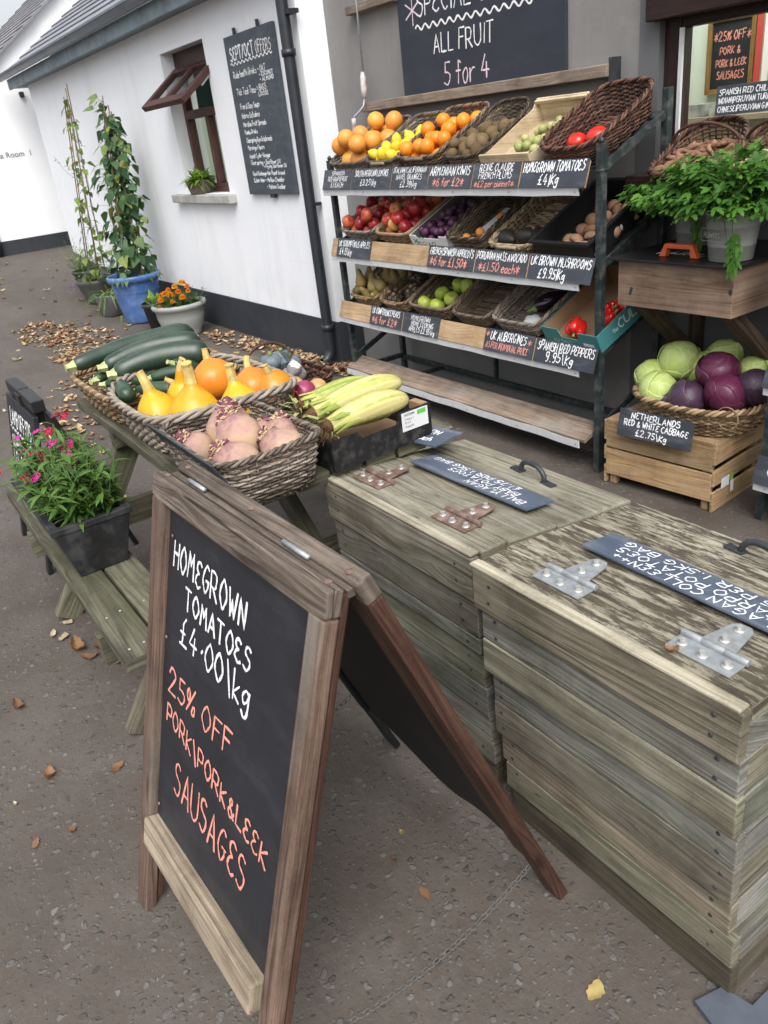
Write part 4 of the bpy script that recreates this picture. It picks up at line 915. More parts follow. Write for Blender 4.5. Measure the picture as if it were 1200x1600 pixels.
# ------------------------------------------------------------------ fruit and vegetables: one mesh per kind, many copies
def fruit_obj(name, me, M, label, cat, group):
    o = bpy.data.objects.new(name, me); COL.objects.link(o); o.matrix_world = M; return tag(o, label, cat, group)
def fmesh(name, fn, mat):
    m = MB(); fn(m); me = m.mesh(name); me.materials.append(mat if not isinstance(mat, list) else mat[0]); return me
def dimple(dep, wid, low=.0):
    def f(d, th, a):
        return 1 - dep * math.exp(-(th / wid) ** 2) - low * math.exp(-((math.pi - th) / wid) ** 2)
    return f
M_GRAPEFRUIT = byrandom("grapefruit_skin", [(0, (.62, .25, .06)), (.5, (.72, .27, .05)), (1, (.75, .38, .06))], 5, .3, .42, .45, .12, 160, blotch=(.7, .3, .05))
M_ORANGE = byrandom("orange_skin", [(0, (.72, .2, .012)), (1, (.8, .28, .02))], 6, .2, .4, .45, .15, 220)
M_LEMON = byrandom("lemon_skin", [(0, (.7, .48, .02)), (1, (.78, .6, .05))], 6, .2, .42, .4, .15, 200)
M_KIWI = byrandom("kiwi_skin", [(0, (.1, .066, .034)), (1, (.19, .135, .075))], 30, .4, .85, .1, .3, 400)
M_PLUMG = byrandom("greengage_skin", [(0, (.26, .3, .1)), (.6, (.4, .4, .17)), (1, (.45, .35, .17))], 8, .3, .45, .4, .03)
M_TOMATO = byrandom("tomato_skin", [(0, (.55, .02, .012)), (1, (.66, .04, .016))], 5, .2, .2, .5, 0)
M_APPLE = byrandom("red_apple_skin", [(0, (.24, .012, .02)), (.55, (.42, .03, .03)), (.85, (.5, .14, .05)), (1, (.55, .42, .1))], 14, .75, .3, .5, .02)
M_PURPLE = byrandom("dark_plum_skin", [(0, (.035, .008, .028)), (1, (.1, .025, .07))], 10, .3, .45, .4, .02, blotch=(.12, .08, .14))
M_APRICOT = byrandom("apricot_skin", [(0, (.7, .24, .04)), (1, (.72, .34, .07))], 8, .3, .6, .3, .02)
M_AVOCADO = byrandom("avocado_skin", [(0, (.014, .013, .012)), (1, (.03, .028, .022))], 40, .3, .5, .4, .5, 160)
M_MUSH = byrandom("mushroom_cap", [(0, (.2, .11, .065)), (1, (.36, .22, .14))], 20, .5, .7, .2, .05)
M_PEAR = byrandom("pear_skin", [(0, (.17, .15, .035)), (1, (.28, .22, .07))], 10, .35, .6, .3, .05, blotch=(.22, .14, .06))
M_COOKER = byrandom("green_apple_skin", [(0, (.3, .42, .04)), (1, (.42, .5, .08))], 7, .2, .32, .45, .02)
M_PEPPER = byrandom("red_pepper_skin", [(0, (.5, .012, .01)), (1, (.6, .02, .012))], 4, .2, .16, .55, 0)
M_AUBERG = mottled("aubergine_skin", (.01, .006, .012), (.02, .01, .022), 6, .2, .55, 0)
M_STALK = mottled("green_stalk", (.12, .19, .04), (.24, .3, .09), 30, .6, .3, .1)
def f_round(r, sq=.94, dep=.08, wid=.3, seg=20, rings=14): return lambda m: m.ball((0, 0, 0), (r, r, r * sq), seg, rings, dimple(dep, wid, dep * .4))
def f_lemon(m): m.ball((0, 0, 0), (.029, .029, .04), 16, 14, lambda d, th, a: 1 + .16 * math.exp(-(th / .25) ** 2) + .2 * math.exp(-((math.pi - th) / .25) ** 2))
def f_apple(r):
    def f(m):
        m.ball((0, 0, 0), (r, r, r * .95), 20, 14, lambda d, th, a: (1 - .3 * math.exp(-(th / .42) ** 2) - .15 * math.exp(-((math.pi - th) / .35) ** 2)) * (1 - .06 * (d[2] < 0) * abs(d[2])) * (1 + .02 * math.cos(5 * a)))
        m.tube([(0, 0, r * .6), (.002, 0, r * .85), (.005, .002, r * 1.02)], .0017, 5, var=1)
    return f
def f_pear(m): m.lathe([(0, -.043), (.018, -.042), (.031, -.03), (.034, -.014), (.03, .006), (.021, .026), (.0155, .045), (.013, .058), (.006, .065), (0, .066)], 18); m.tube([(0, 0, .063), (.003, 0, .08)], .002, 5)
def f_avo(m): m.lathe([(0, -.038), (.02, -.036), (.032, -.022), (.034, -.004), (.028, .02), (.018, .042), (.008, .053), (0, .055)], 18)
def f_mush(m):
    m.lathe([(0, .022), (.014, .02), (.025, .011), (.03, -.002), (.027, -.011), (.02, -.012), (.012, -.008)], 18)
    m.lathe([(.012, -.008), (.011, -.022), (.0125, -.034), (0, -.034)], 12, var=1)
def f_pepper(m):
    def fn(d, th, a): return (1 - .5 * math.exp(-(th / .5) ** 2) - .3 * math.exp(-((math.pi - th) / .4) ** 2)) * (1 + .1 * math.cos(4 * a + .3)) * (1 - .12 * d[2] * -1)
    m.ball((0, 0, 0), (.043, .043, .052), 28, 18, fn)
G = {}
for nm, fn, mt in (("grapefruit", f_round(.052, .93, .04), M_GRAPEFRUIT), ("orange", f_round(.038, .96, .05, .2), M_ORANGE), ("lemon", f_lemon, M_LEMON), ("kiwi", f_round(.0245, 1.3, .02), M_KIWI), ("greengage", f_round(.0205, 1.05, .08), M_PLUMG),
                   ("tomato", f_round(.039, .8, .12, .35), M_TOMATO), ("red_apple", f_apple(.036), M_APPLE), ("dark_plum", f_round(.021, 1.15, .06), M_PURPLE), ("apricot", f_round(.023, .96, .1), M_APRICOT), ("avocado", f_avo, M_AVOCADO),
                   ("mushroom", f_mush, M_MUSH), ("pear", f_pear, M_PEAR), ("cooking_apple", f_apple(.043), M_COOKER)): G[nm] = fmesh(nm, fn, mt)
def heap(W, L, r, n, seed, x0=0.0, y0=0.0, slope=.0, K=40, floor=.012, flatn=None):
    """settle n balls of radius r one by one into a W x L tray: each takes the lowest of K tries"""
    R = random.Random(seed); P = []
    for i in range(n):
        best = None
        for _ in range(K):
            x = R.uniform(-W / 2 + r, W / 2 - r); y = R.uniform(r, L - r); zz = floor + r
            for (a, b, c) in P:
                d2 = (x - a) ** 2 + (y - b) ** 2
                if d2 < (1.9 * r) ** 2: zz = max(zz, c + math.sqrt((1.9 * r) ** 2 - d2))
            key = zz + slope * y
            if best is None or key < best[0]: best = (key, x, y, zz)
        P.append(best[1:])
    return [(x0 + a, y0 + b, c) for a, b, c in P]
def tray_frame(xc, z, y=2.598, tilt=RT, rz=0): return Matrix.Translation((xc, y, z)) @ Matrix.Rotation(rz, 4, 'Z') @ Matrix.Rotation(tilt, 4, 'X')
def rack_basket(x0, x1, z, label, mat, L=.43, h=.085, hl=.6, seed=1, handle=False, p=7, rows=12, taper=.82, rr=.0037, group="wicker baskets on the rack", tilt=RT, cat="basket", back=1.12, rimr=.0052):
    W = x1 - x0; t = thing("wicker_basket", label, cat, group=group); a1 = W / 2 - .006; b1 = L / 2
    hf = lambda x, y: 1.0 + (back - 1) * max(0, y / b1) ** 2 - .12 * max(0, -y / b1) ** 3
    wicker(t, mat, a1 * taper, b1 * .92, a1, b1, h, p, rows, rr, .034, hf, rimr, 3, seed, handle=[(0, -b1 - .004, h * .9, W * .42, 'x'), (0, b1 + .002, h * back + .004, W * .42, 'x')] if handle else None, hmat=WK_PALE, y0=b1)
    M = tray_frame((x0 + x1) / 2, z, tilt=tilt); t.matrix_world = M; return M, W, L
def put(kind, M, pts, label, cat, group, seed, rand=True, sc=1.0, var=.08):
    R = random.Random(seed)
    for p in pts:
        Q = M @ Matrix.Translation(p) @ (Euler((R.uniform(-1.2, 1.2), R.uniform(-1.2, 1.2), R.uniform(0, 6.3))).to_matrix().to_4x4() if rand else Matrix())
        s = sc * R.uniform(1 - var, 1 + var); fruit_obj(kind, G[kind], Q @ Matrix.Diagonal((s, s, s, 1)), label, cat, group)
# top shelf
zf = LV[3] + .066
M, W, L = rack_basket(-4.305, -3.925, zf, "grey wicker basket of grapefruit at the left end of the top shelf", WK_GREY, seed=2)
put("grapefruit", M, heap(W * .86, L * .95, .052, 15, 3, 0, .01, .25), "pinkish orange grapefruit heaped in the leftmost basket of the top shelf", "grapefruit", "grapefruit in the top shelf basket", 4)
M, W, L = rack_basket(-3.925, -3.625, zf, "narrow wicker basket of lemons with pale handles on the top shelf", WK_GREY, seed=5, handle=True)
put("lemon", M, heap(W * .85, L * .9, .032, 20, 6, 0, .01, .25), "yellow lemon heaped in the narrow basket between grapefruit and oranges", "lemon", "lemons in the top shelf basket", 7)
M, W, L = rack_basket(-3.625, -3.265, zf, "wicker basket of oranges on the top shelf between lemons and kiwis", WK_BROWN, seed=8, handle=True, h=.1)
put("orange", M, heap(W * .86, L * .95, .039, 24, 9, 0, .01, .22), "bright orange heaped in the third basket of the top shelf", "orange", "oranges in the top shelf basket", 10)
M, W, L = rack_basket(-3.262, -2.968, zf, "dark wicker basket of kiwis with a tall rounded back on the top shelf", WK_BROWN, seed=11, h=.085, back=1.3, p=4)
put("kiwi", M, heap(W * .86, L * .8, .027, 36, 12, 0, .01, .15), "brown hairy kiwi lying in the dark basket with rounded back", "kiwi", "kiwis in the top shelf basket", 13, sc=1.12)
M, W, L = rack_basket(-2.625, -2.285, zf, "big dark bark basket holding a few tomatoes at the right end of the top shelf", WK_DARK, seed=14, h=.1, back=1.15, p=4, rows=14, L=.45, rimr=.006, rr=.0042)
for (q, s, lb_) in (((-.045, .13, .05), 1.0, "red tomato on the left in the dark bark basket"), ((.045, .155, .052), 1.12, "larger red tomato on the right in the dark bark basket"), ((-.08, .045, .035), .75, "small red tomato at the front of the dark bark basket")):
    put("tomato", M, [q], lb_, "tomato", "tomatoes in the dark basket", 15, sc=s, rand=False)
# pale wooden plum crate
M_CRATEP = wood("pale_poplar", (.38, .29, .17), (.5, .4, .26), (.58, .48, .34), 2.2, 45, .7, .15, varamt=.1, cracks=.2)
M = tray_frame(-2.81, zf); t = thing("wooden_crate", "pale wooden crate of greengage plums on the top shelf beside the dark basket", "crate"); W = .315; L = .43
m = MB(); m.box(-W / 2, W / 2, 0, .012, .0, .085); m.build("front_panel", M_CRATEP, t, .002); m = MB(); m.box(-W / 2, W / 2, L - .012, L, .01, .11); m.box(-W / 2 + .002, W / 2 - .002, L - .03, L - .012, .095, .108); m.build("back_panel", M_CRATEP, t, .002)
for sg in (-1, 1): 
    m = MB(); m.prism([(sg * W / 2, .012, .01), (sg * W / 2, L - .012, .01), (sg * W / 2, L - .012, .107), (sg * W / 2, L - .05, .085), (sg * W / 2, .05, .07), (sg * W / 2, .012, .075)], (-sg * .007, 0, 0)); m.build("side_panel", M_CRATEP, t, .001)
m = MB(); m.box(-W / 2 + .007, W / 2 - .007, .012, L - .012, .004, .012); m.build("crate_floor", M_CRATEP, t); t.matrix_world = M
put("greengage", M, heap(W * .58, L * .7, .0215, 32, 16, .05, .05, .12), "pale green plum loose in the pale wooden crate", "plum", "greengage plums in the pale crate", 17)
# second shelf
zf = LV[2] + .08
for (a, b, sd_, lb_, gl) in ((-4.27, -3.91, 21, "wicker basket of red apples at the left end of the second shelf", "red apple heaped in the left basket of the second shelf"), (-3.905, -3.57, 22, "second wicker basket of red apples, right of the first on the second shelf", "red apple heaped in the second basket of the second shelf")):
    M, W, L = rack_basket(a, b, zf, lb_, WK_GREY if sd_ == 21 else WK_TAN, seed=sd_, h=.08)
    put("red_apple", M, heap(W * .86, L * .95, .0365, 26, sd_, 0, .01, .2), gl, "apple", "red apples on the second shelf", sd_)
M_CARTON = mottled("white_carton", (.62, .63, .64), (.7, .71, .72), 5, .6, .3, .03)
def carton(M, W, L, h, name, label, mat, inner, th=.004, hb=None, cut=None):
    t = thing(name, label, "box"); hb = hb or h
    m = MB(); m.box(-W / 2, W / 2, 0, th, 0, h) if not cut else m.prism([(-W / 2, 0, 0), (W / 2, 0, 0), (W / 2, 0, h), (cut[1], 0, h), (cut[1] - .012, 0, cut[2]), (cut[0] + .012, 0, cut[2]), (cut[0], 0, h), (-W / 2, 0, h)], (0, th, 0)); m.build("front_panel", mat, t)
    for sg in (-1, 1): 
        m = MB(); m.prism([(sg * W / 2, th, 0), (sg * W / 2, L, 0), (sg * W / 2, L, hb), (sg * W / 2, th, h)], (-sg * th, 0, 0)); m.build("side_panel", mat, t)
    m = MB(); m.box(-W / 2 + th, W / 2 - th, L - th, L, 0, hb); m.build("back_panel", mat, t)
    m = MB(); m.box(-W / 2 + th, W / 2 - th, th, L - th, .001, .006); m.quad((-W / 2 + th + .001, th, .006), (-W / 2 + th + .001, L - th, .006), (-W / 2 + th + .001, L - th, hb - .003), (-W / 2 + th + .001, th, h - .003)); m.quad((-W / 2 + th, L - th - .001, .006), (W / 2 - th, L - th - .001, .006), (W / 2 - th, L - th - .001, hb - .003), (-W / 2 + th, L - th - .001, hb - .003)); m.build("lining", inner, t)
    t.matrix_world = M; return t
M = tray_frame(-3.41, zf + .005); t = carton(M, .3, .42, .075, "cardboard_box", "white cardboard box of dark plums on the second shelf", M_CARTON, mottled("grey_card", (.12, .1, .09), (.16, .14, .12), 5, .8, .2, 0), cut=(-.1, .1, .06))
c = Chalk(frame((-.12, -.0005, .012), (1, 0, 0), (0, 0, 1)), 71); c.line("moya", .02, .008, .036, .15, .0045); c.line("SPAIN", .03, .05, .008, .05, .0014); c.build(plain("print_grey", (.2, .21, .22), .7), t)
c = Chalk(frame((-.12, -.0007, .012), (1, 0, 0), (0, 0, 1)), 72); c.line("x", -.005, .02, .035, .03, .006); c.wave(.04, .052, .09, .054, .004, 2, .005); c.build(plain("print_green", (.05, .3, .1), .7), t, "printed_mark")
put("dark_plum", M, heap(.27, .38, .023, 46, 73, 0, .01, .15), "dark purple plum in the white cardboard box", "plum", "dark plums in the white box", 74)
M, W, L = rack_basket(-3.27, -2.975, zf, "wicker basket with a few apricots on the second shelf", WK_BROWN, seed=24, h=.085)
m = MB(); m.prism([(-.03, .12, .02), (.1, .09, .02), (.11, .3, .022), (-.01, .32, .022)], (0, 0, .018)); o = m.build("punnet_tray", M_CARTON); o.matrix_world = M; tag(o, "white card tray lying in the apricot basket", "tray")
for q, lb_ in (((-.06, .07, .035), "apricot at the front left of the wicker basket"), ((.02, .1, .05), "apricot on the front edge of the white card tray"), ((.06, .22, .056), "apricot near the back of the white card tray"), ((-.02, .04, .033), "apricot against the front rim of its basket")): put("apricot", M, [q], lb_, "apricot", "apricots in the basket", 25)
M, W, L = rack_basket(-2.965, -2.66, zf, "flat pale split willow basket holding three avocados on the second shelf", WK_PALE, seed=26, h=.06, rr=.0075, rows=4, handle=True, back=1.2)
for q, rz, lb_ in (((-.075, .075, .045), 1.3, "large dark avocado at the front left of the split willow basket"), ((.035, .095, .047), 1.7, "dark avocado in the middle of the split willow basket"), ((.105, .1, .043), .4, "dark avocado at the right of the split willow basket")):
    fruit_obj("avocado", G["avocado"], M @ Matrix.Translation(q) @ Euler((rad(90), 0, rz)).to_matrix().to_4x4() @ Matrix.Diagonal((1.15, 1.15, 1.15, 1)), lb_, "avocado", "avocados in the split willow basket")
def black_tray(M, W, L, h, label):
    t = thing("plastic_crate", label, "crate"); b = MB(); 
    for (x0, x1, y0, y1) in ((-W / 2, W / 2, 0, .006), (-W / 2, W / 2, L - .006, L), (-W / 2, -W / 2 + .006, .006, L - .006), (W / 2 - .006, W / 2, .006, L - .006)): b.box(x0, x1, y0, y1, 0, h)
    b.box(-W / 2 + .006, W / 2 - .006, .006, L - .006, 0, .006); b.build("crate_body", M_BLACK, t)
    r = MB()
    for (x0, x1, y0, y1) in ((-W / 2 - .012, W / 2 + .012, -.012, 0), (-W / 2 - .012, W / 2 + .012, L, L + .012), (-W / 2 - .012, -W / 2, 0, L), (W / 2, W / 2 + .012, 0, L)): r.box(x0, x1, y0, y1, h - .012, h + .002)
    r.build("crate_rim", M_BLACK, t, .003)
    m = MB()
    for y in (.08, .2): m.ball((W / 2 + .001, y, h * .4), (.002, .008, .014), 8, 5)
    m.build("vent_mark", M_CARTON, t); t.matrix_world = M; return t
M = tray_frame(-2.475, zf - .002); black_tray(M, .32, .46, .1, "black plastic crate of brown mushrooms at the right end of the second shelf")
put("mushroom", M, [(x * .75 + .05, y, z_) for x, y, z_ in heap(.3, .4, .027, 22, 27, 0, .02, .1)], "brown mushroom in the black plastic crate", "mushroom", "brown mushrooms in the black crate", 28, sc=1.1)
# third shelf
zf = LV[1] + .08
M, W, L = rack_basket(-4.255, -3.945, zf, "tan wicker basket of pears at the left end of the third shelf", WK_TAN, seed=31, h=.075, handle=True)
put("pear", M, heap(W * .84, L * .9, .036, 17, 32, 0, .02, .2), "brownish green pear heaped in the tan basket of the third shelf", "pear", "pears on the third shelf", 33, sc=1.12)
M, W, L = rack_basket(-3.94, -3.655, zf, "tan wicker basket of bagged nuts on the third shelf between pears and cooking apples", WK_TAN, seed=34, h=.075, handle=True)
M_BAG = glass("clear_bag_film", (.92, .93, .94), .72, .12); M_NUT = byrandom("brown_nut", [(0, (.16, .1, .055)), (1, (.26, .18, .11))], 20, .4, .6, .3, .1)
for k, (q, lb_) in enumerate((((-.055, .07, .05), "clear plastic bag of brown nuts at the front left of its basket"), ((.05, .13, .055), "clear plastic bag of brown nuts in the middle of its basket"), ((-.04, .26, .06), "clear plastic bag of brown nuts at the back left of its basket"), ((.06, .31, .06), "clear plastic bag of brown nuts at the back right of its basket"))):
    t = thing("nut_bag", lb_, "bag", group="clear bags of nuts"); R = random.Random(k + 40)
    b = MB(); b.ball((0, 0, 0), (.06, .06, .042), 22, 14, lambda d, th, a: 1 + .09 * math.sin(7 * a + k) * math.sin(th) + .06 * math.sin(11 * th + 2 * a))
    b.lathe([(.012, .036), (.008, .05), (.016, .075), (.03, .1)], 14, var=.5); b.build("bag_film", M_BAG, t)
    n_ = MB()
    for p in heap(.09, .09, .015, 14, k + 50, 0, -.045, 0): n_.ball((p[0], p[1], p[2] - .04), .014, 10, 7)
    o = n_.build("nuts", M_NUT, t); o['kind'] = 'stuff'; t.matrix_world = M @ Matrix.Translation(q) @ Euler((R.uniform(-.3, .3), R.uniform(-.3, .3), R.uniform(0, 6))).to_matrix().to_4x4()
M, W, L = rack_basket(-3.648, -3.27, zf, "grey wicker basket of green cooking apples on the third shelf", WK_BROWN, seed=36, h=.085)
put("cooking_apple", M, [(-.09, .06, .055), (-.035, .15, .058), (.02, .055, .055), (.075, .12, .057), (.02, .23, .06), (.095, .23, .06), (.045, .33, .06), (.12, .33, .06)], "bright green cooking apple in the grey basket on the third shelf", "apple", "cooking apples on the third shelf", 37, var=.05)
rack_basket(-3.265, -2.965, zf, "empty brown wicker basket on the third shelf beside the cooking apples", WK_BROWN, seed=38, h=.08)
M, W, L = rack_basket(-2.955, -2.615, zf, "grey wicker basket holding one aubergine on the third shelf", WK_GREY, seed=39, h=.09)
t = thing("aubergine", "single dark purple aubergine lying in the grey wicker basket", "aubergine"); m = MB(); n = 14
m.tube([(lerp(-.09, .1, i / n), .012 * math.sin(i / n * 3), 0) for i in range(n + 1)], [.004 + .036 * math.sin(math.pi * min(1, (i / n) ** .75 * .93 + .06)) for i in range(n + 1)], 18); m.build("fruit_body", M_AUBERG, t)
m = MB(); m.tube([(-.12, -.003, .004), (-.1, 0, .002), (-.088, 0, 0), (-.07, .002, 0)], [.005, .007, .017, .023], 12); m.build("calyx", M_STALK, t); t.matrix_world = M @ Matrix.Translation((.045, .22, .05)) @ Euler((0, 0, rad(55))).to_matrix().to_4x4()
m = MB(); m.ball((0, 0, 0), (.05, .035, .012), 14, 8, lambda d, th, a: 1 + .12 * math.sin(5 * a)); o = m.build("paper_wrap", M_CARTON); o.matrix_world = M @ Matrix.Translation((.02, .1, .03)); tag(o, "crumpled white paper in the aubergine basket", "paper")
M_TEAL = mottled("teal_print_card", (.045, .19, .2), (.06, .225, .235), 4, .55, .3, .02); M_KRAFT = mottled("kraft_card", (.32, .2, .11), (.4, .26, .15), 5, .75, .2, .05)
M = tray_frame(-2.43, zf + .004, rz=-.04); t = carton(M, .34, .46, .085, "produce_box", "teal printed cardboard box of red peppers at the right end of the third shelf", M_TEAL, M_KRAFT, cut=(-.07, .06, .045), hb=.1)
c = Chalk(frame((.1702, .03, .02), (0, 1, 0), (0, 0, 1)), 75); c.line("CULTINAT", .1, .012, .042, .3, .0075, jit=.01, slant=0.05); c.line("the", .06, .015, .02, .03, .003); c.build(plain("print_pale", (.5, .62, .62), .6), t)
c = Chalk(frame((-.17, -.0006, .0), (1, 0, 0), (0, 0, 1)), 76); c.line("CULTINAT", .06, .012, .018, .11, .0035, jit=.01); c.build(plain("print_pale2", (.4, .55, .55), .6), t)
m = MB(); m.box(.075, .135, -.0016, -.0002, .01, .035); m.build("printed_panel", plain("print_lilac", (.5, .55, .6), .6), t)
for q, rot, lb_ in (((-.01, .06, .062), (1.75, .2, .3), "whole glossy red pepper at the front of the teal box"), ((.09, .16, .045), (.9, .3, 2), "red pepper against the side of the teal box"), ((.1, .27, .047), (1.3, -.3, 4.6), "red pepper with green stalk toward the back of the teal box"), ((.05, .2, .045), (.5, .8, 1), "red pepper behind the front flap of the teal box")):
    tt = thing("red_pepper", lb_, "pepper", group="red peppers in the teal box"); m = MB(); f_pepper(m); m.build("flesh", M_PEPPER, tt)
    s = MB(); s.tube([(0, 0, .024), (.002, 0, .04), (.008, .003, .056)], [.011, .006, .006], 8); s.lathe([(.018, .024), (.01, .032), (0, .034)], 10); s.build("stalk", M_STALK, tt); tt.matrix_world = M @ Matrix.Translation(q) @ Euler(rot).to_matrix().to_4x4()
# ------------------------------------------------------------------ baskets on the picnic table
TT = .7255
def table_basket(label, x0, x1, y0, y1, h, mat, seed, p=7, rows=11, taper=.86, rr=.0045, hf=None, rimr=.0075, tilt=0.0, dz=0.0, handle=None, rimturn=None, gap=.032):
    t = thing("wicker_basket", label, "basket", group="wicker baskets on the picnic table"); a, b = (x1 - x0) / 2, (y1 - y0) / 2
    wicker(t, mat, a * taper, b * taper, a, b, h, p, rows, rr, gap, hf, rimr, 3, seed, handle=handle, rimturn=rimturn)
    M = Matrix.Translation(((x0 + x1) / 2, (y0 + y1) / 2, TT + dz)) @ Matrix.Rotation(tilt, 4, 'X'); t.matrix_world = M; return t, M
table_basket("long tan wicker basket of marrows at the far left end of the picnic table", -3.1, -2.58, .6, 1.1, .1, WK_TAN, 61, rimr=.0065, rows=10)
table_basket("rounded grey wicker basket of yellow squashes in the middle of the picnic table", -2.715, -2.1, .605, 1.1, .115, WK_GREY, 62, p=3.6, rimr=.0078, rr=.005, rows=11, rimturn=15, hf=lambda x, y: 1 + .18 * (abs(x) / .3) ** 3)
table_basket("grey wicker basket of purple swedes at the near end of the picnic table", -2.15, -1.665, .6, .895, .115, WK_GREY, 63, rimr=.0052, rr=.0036, rows=14, p=6, hf=lambda x, y: 1 + .12 * max(0, x / .23) ** 3 + .08 * max(0, y / .15))
# marrows and courgettes
def marrow_mat(name, c1, c2, c3):
    t = NT(name); v = t.obj(); 
    uv = t.n("ShaderNodeUVMap"); ms = t.n("ShaderNodeMapping"); ms.inputs['Scale'].default_value = (4, 1, 1); t.l(v, ms.inputs[0])
    c = t.ramp(t.noise(v, 12, 5), [(.35, c1), (.65, c2)])
    sp = t.vor(v, 170); c = t.mix(t.math('MULTIPLY', t.mapr(sp.outputs['Distance'], .1, .3, .55, 0), t.mapr(t.noise(v, 30, 3), .45, .65)), c, c3)
    c = t.mix(t.mapr(t.noise(v, 5, 3), .66, .72, 0, .5), c, (.3, .3, .16))
    t.bump(t.noise(v, 40, 3), .08, .002); return t.set(c, t.mapr(t.noise(v, 8), .3, .7, .28, .45), .5)
M_MARROW = marrow_mat("marrow_skin", (.018, .036, .024), (.038, .062, .042), (.13, .18, .12)); M_COURG = marrow_mat("courgette_skin", (.016, .04, .02), (.035, .07, .035), (.1, .17, .08))
M_CUT = mottled('pale_cut_stalk', (.3, .36, .13), (.5, .52, .28), 60, .6, .3, .2)
def marrow(name, label, p0, p1, r, bend, mat, cat, group, stalk0=True, ribs=.02, seed=1):
    t = thing(name, label, cat, Vector(p0).lerp(Vector(p1), .5), group=group, world=True); p0, p1 = Vector(p0), Vector(p1); d = p1 - p0; up = Vector((0, 0, 1)); R = random.Random(seed)
    n = 22; pts = []; rad_ = []
    for i in range(n + 1):
        q = i / n; pts.append(p0 + d * q + Vector(bend) * math.sin(math.pi * q)); rad_.append(r * (.62 + .38 * q ** .8) * (1 - (2 * q - 1) ** 12 * .0) * min(1, math.sqrt(max(0, 1 - (max(0, q - .86) / .142) ** 2))) * min(1, .45 + math.sqrt(min(1, q / .07)) * .55))
    m = MB(); m.tube(pts, rad_, 24)
    # soft lengthwise ribs
    for k in range(len(m.v)):
        i = min(n, k // 24); c = pts[i]; v = Vector(m.v[k]); m.v[k] = tuple(c + (v - c) * (1 + ribs * math.cos((k % 24) / 24 * 2 * math.pi * 6)))
    m.build("skin", mat, t)
    if stalk0:
        s = MB(); dd = d.normalized(); a = p0 - dd * .034
        a = p0 - dd * .022; s.tube([a, a.lerp(p0, .5), p0 + dd * .004, p0 + dd * .012], [r * .36, r * .34, r * .5, r * .54], 5, smooth=False); s.build("stalk", M_CUT, t)
    return t
GM = "marrows in the far left basket"; GC = "courgettes in the far left basket"
marrow("marrow", "longest dark marrow, farthest left, sticking out over the basket", (-2.985, .6, .885), (-3.01, 1.09, .9), .043, (-.01, 0, .012), M_MARROW, "marrow", GM, seed=1)
marrow("marrow", "mid green marrow lying between two others on the basket", (-2.855, .68, .885), (-2.79, 1.03, .905), .042, (-.02, 0, .02), M_MARROW, "marrow", GM, seed=2)
marrow("marrow", "broad green marrow lying nearest the yellow squashes", (-2.74, .68, .88), (-2.62, .99, .9), .047, (-.02, 0, .02), M_MARROW, "marrow", GM, seed=3)
for k, (nm, a, b, r, lb_) in enumerate((("courgette", (-2.86, .64, .845), (-2.98, .86, .835), .031, "dark courgette with star shaped stalk end at the near left of the basket"), ("courgette", (-2.79, .655, .84), (-2.62, .83, .84), .028, "grey green courgette pointing its pale stalk at the basket's near rim"),
    ("courgette", (-2.7, .68, .85), (-2.5, .645, .855), .029, "courgette lying across the rim in front of the squashes"), ("courgette", (-2.63, .77, .862), (-2.55, .9, .868), .027, "short courgette tucked behind the bottle squashes"),
    ("courgette", (-2.6, .845, .9), (-2.62, .95, .84), .025, "stubby courgette standing with its cut stalk upward"), ("courgette", (-2.6, .7, .84), (-2.5, .8, .84), .026, "courgette low in the basket beside the yellow squash"), ("courgette", (-2.95, .68, .835), (-2.88, .9, .83), .026, "courgette underneath the longest marrow"))):
    marrow("courgette", lb_, a, b, r, (0, 0, .008), M_COURG, "courgette", GC, ribs=.03, seed=10 + k)
# squashes
M_SQY = mottled("yellow_squash_skin", (.55, .3, .01), (.66, .42, .02), 7, .36, .45, .08, 60, c3=(.56, .23, .015), s3=5)
M_SQO = mottled("orange_squash_skin", (.52, .16, .012), (.64, .26, .02), 6, .34, .5, .05, 60, c3=(.72, .2, .02), s3=4)
M_SQSTALK = mottled("pale_squash_stalk", (.5, .36, .1), (.68, .52, .2), 25, .6, .3, .3, c3=(.4, .3, .12), s3=30)
def squash(label, c, r, kind, rot, neck=1.0, mat=None, seed=1):
    t = thing("squash", label, "squash", group="squashes in the grey basket"); R = random.Random(seed); m = MB()
    if kind == 'bottle': prof = [(0, -.8 * r), (.45 * r, -.78 * r), (.85 * r, -.5 * r), (r, -.05 * r), (.93 * r, .35 * r), (.7 * r, .72 * r), (.45 * r, .98 * r), (.3 * r, 1.2 * r * neck), (.24 * r, 1.35 * r * neck)]
    else: prof = [(0, -.85 * r), (.5 * r, -.8 * r), (.88 * r, -.5 * r), (1.02 * r, 0), (.95 * r, .45 * r), (.66 * r, .8 * r), (.36 * r, .98 * r), (.18 * r, 1.08 * r)]
    pr = [(a, b) for a, b in catmull(prof, 4)]; m.lathe(pr, 28)
    for k in range(len(m.v)):
        x, y, z = m.v[k]; a = math.atan2(y, x); f = 1 + .018 * math.cos(10 * a) + .03 * math.cos(a * 2 + seed) ; m.v[k] = (x * f, y * f, z)
    m.build("skin", mat or M_SQY, t); zt = pr[-1][1]; rt = pr[-1][0]
    s = MB(); n = 7; ln = r * (.85 if kind == 'bottle' else .55); bx = R.uniform(-.25, .25) * r
    s.tube([(bx * (i / n) ** 2, 0, zt - .006 + ln * i / n) for i in range(n + 1)], [rt * (1.04 - .34 * i / n) + (.0 if i < n else .003) for i in range(n + 1)], 8, smooth=False); s.build("stalk", M_SQSTALK, t)
    t.matrix_world = Matrix.Translation(c) @ Euler(rot).to_matrix().to_4x4(); return t
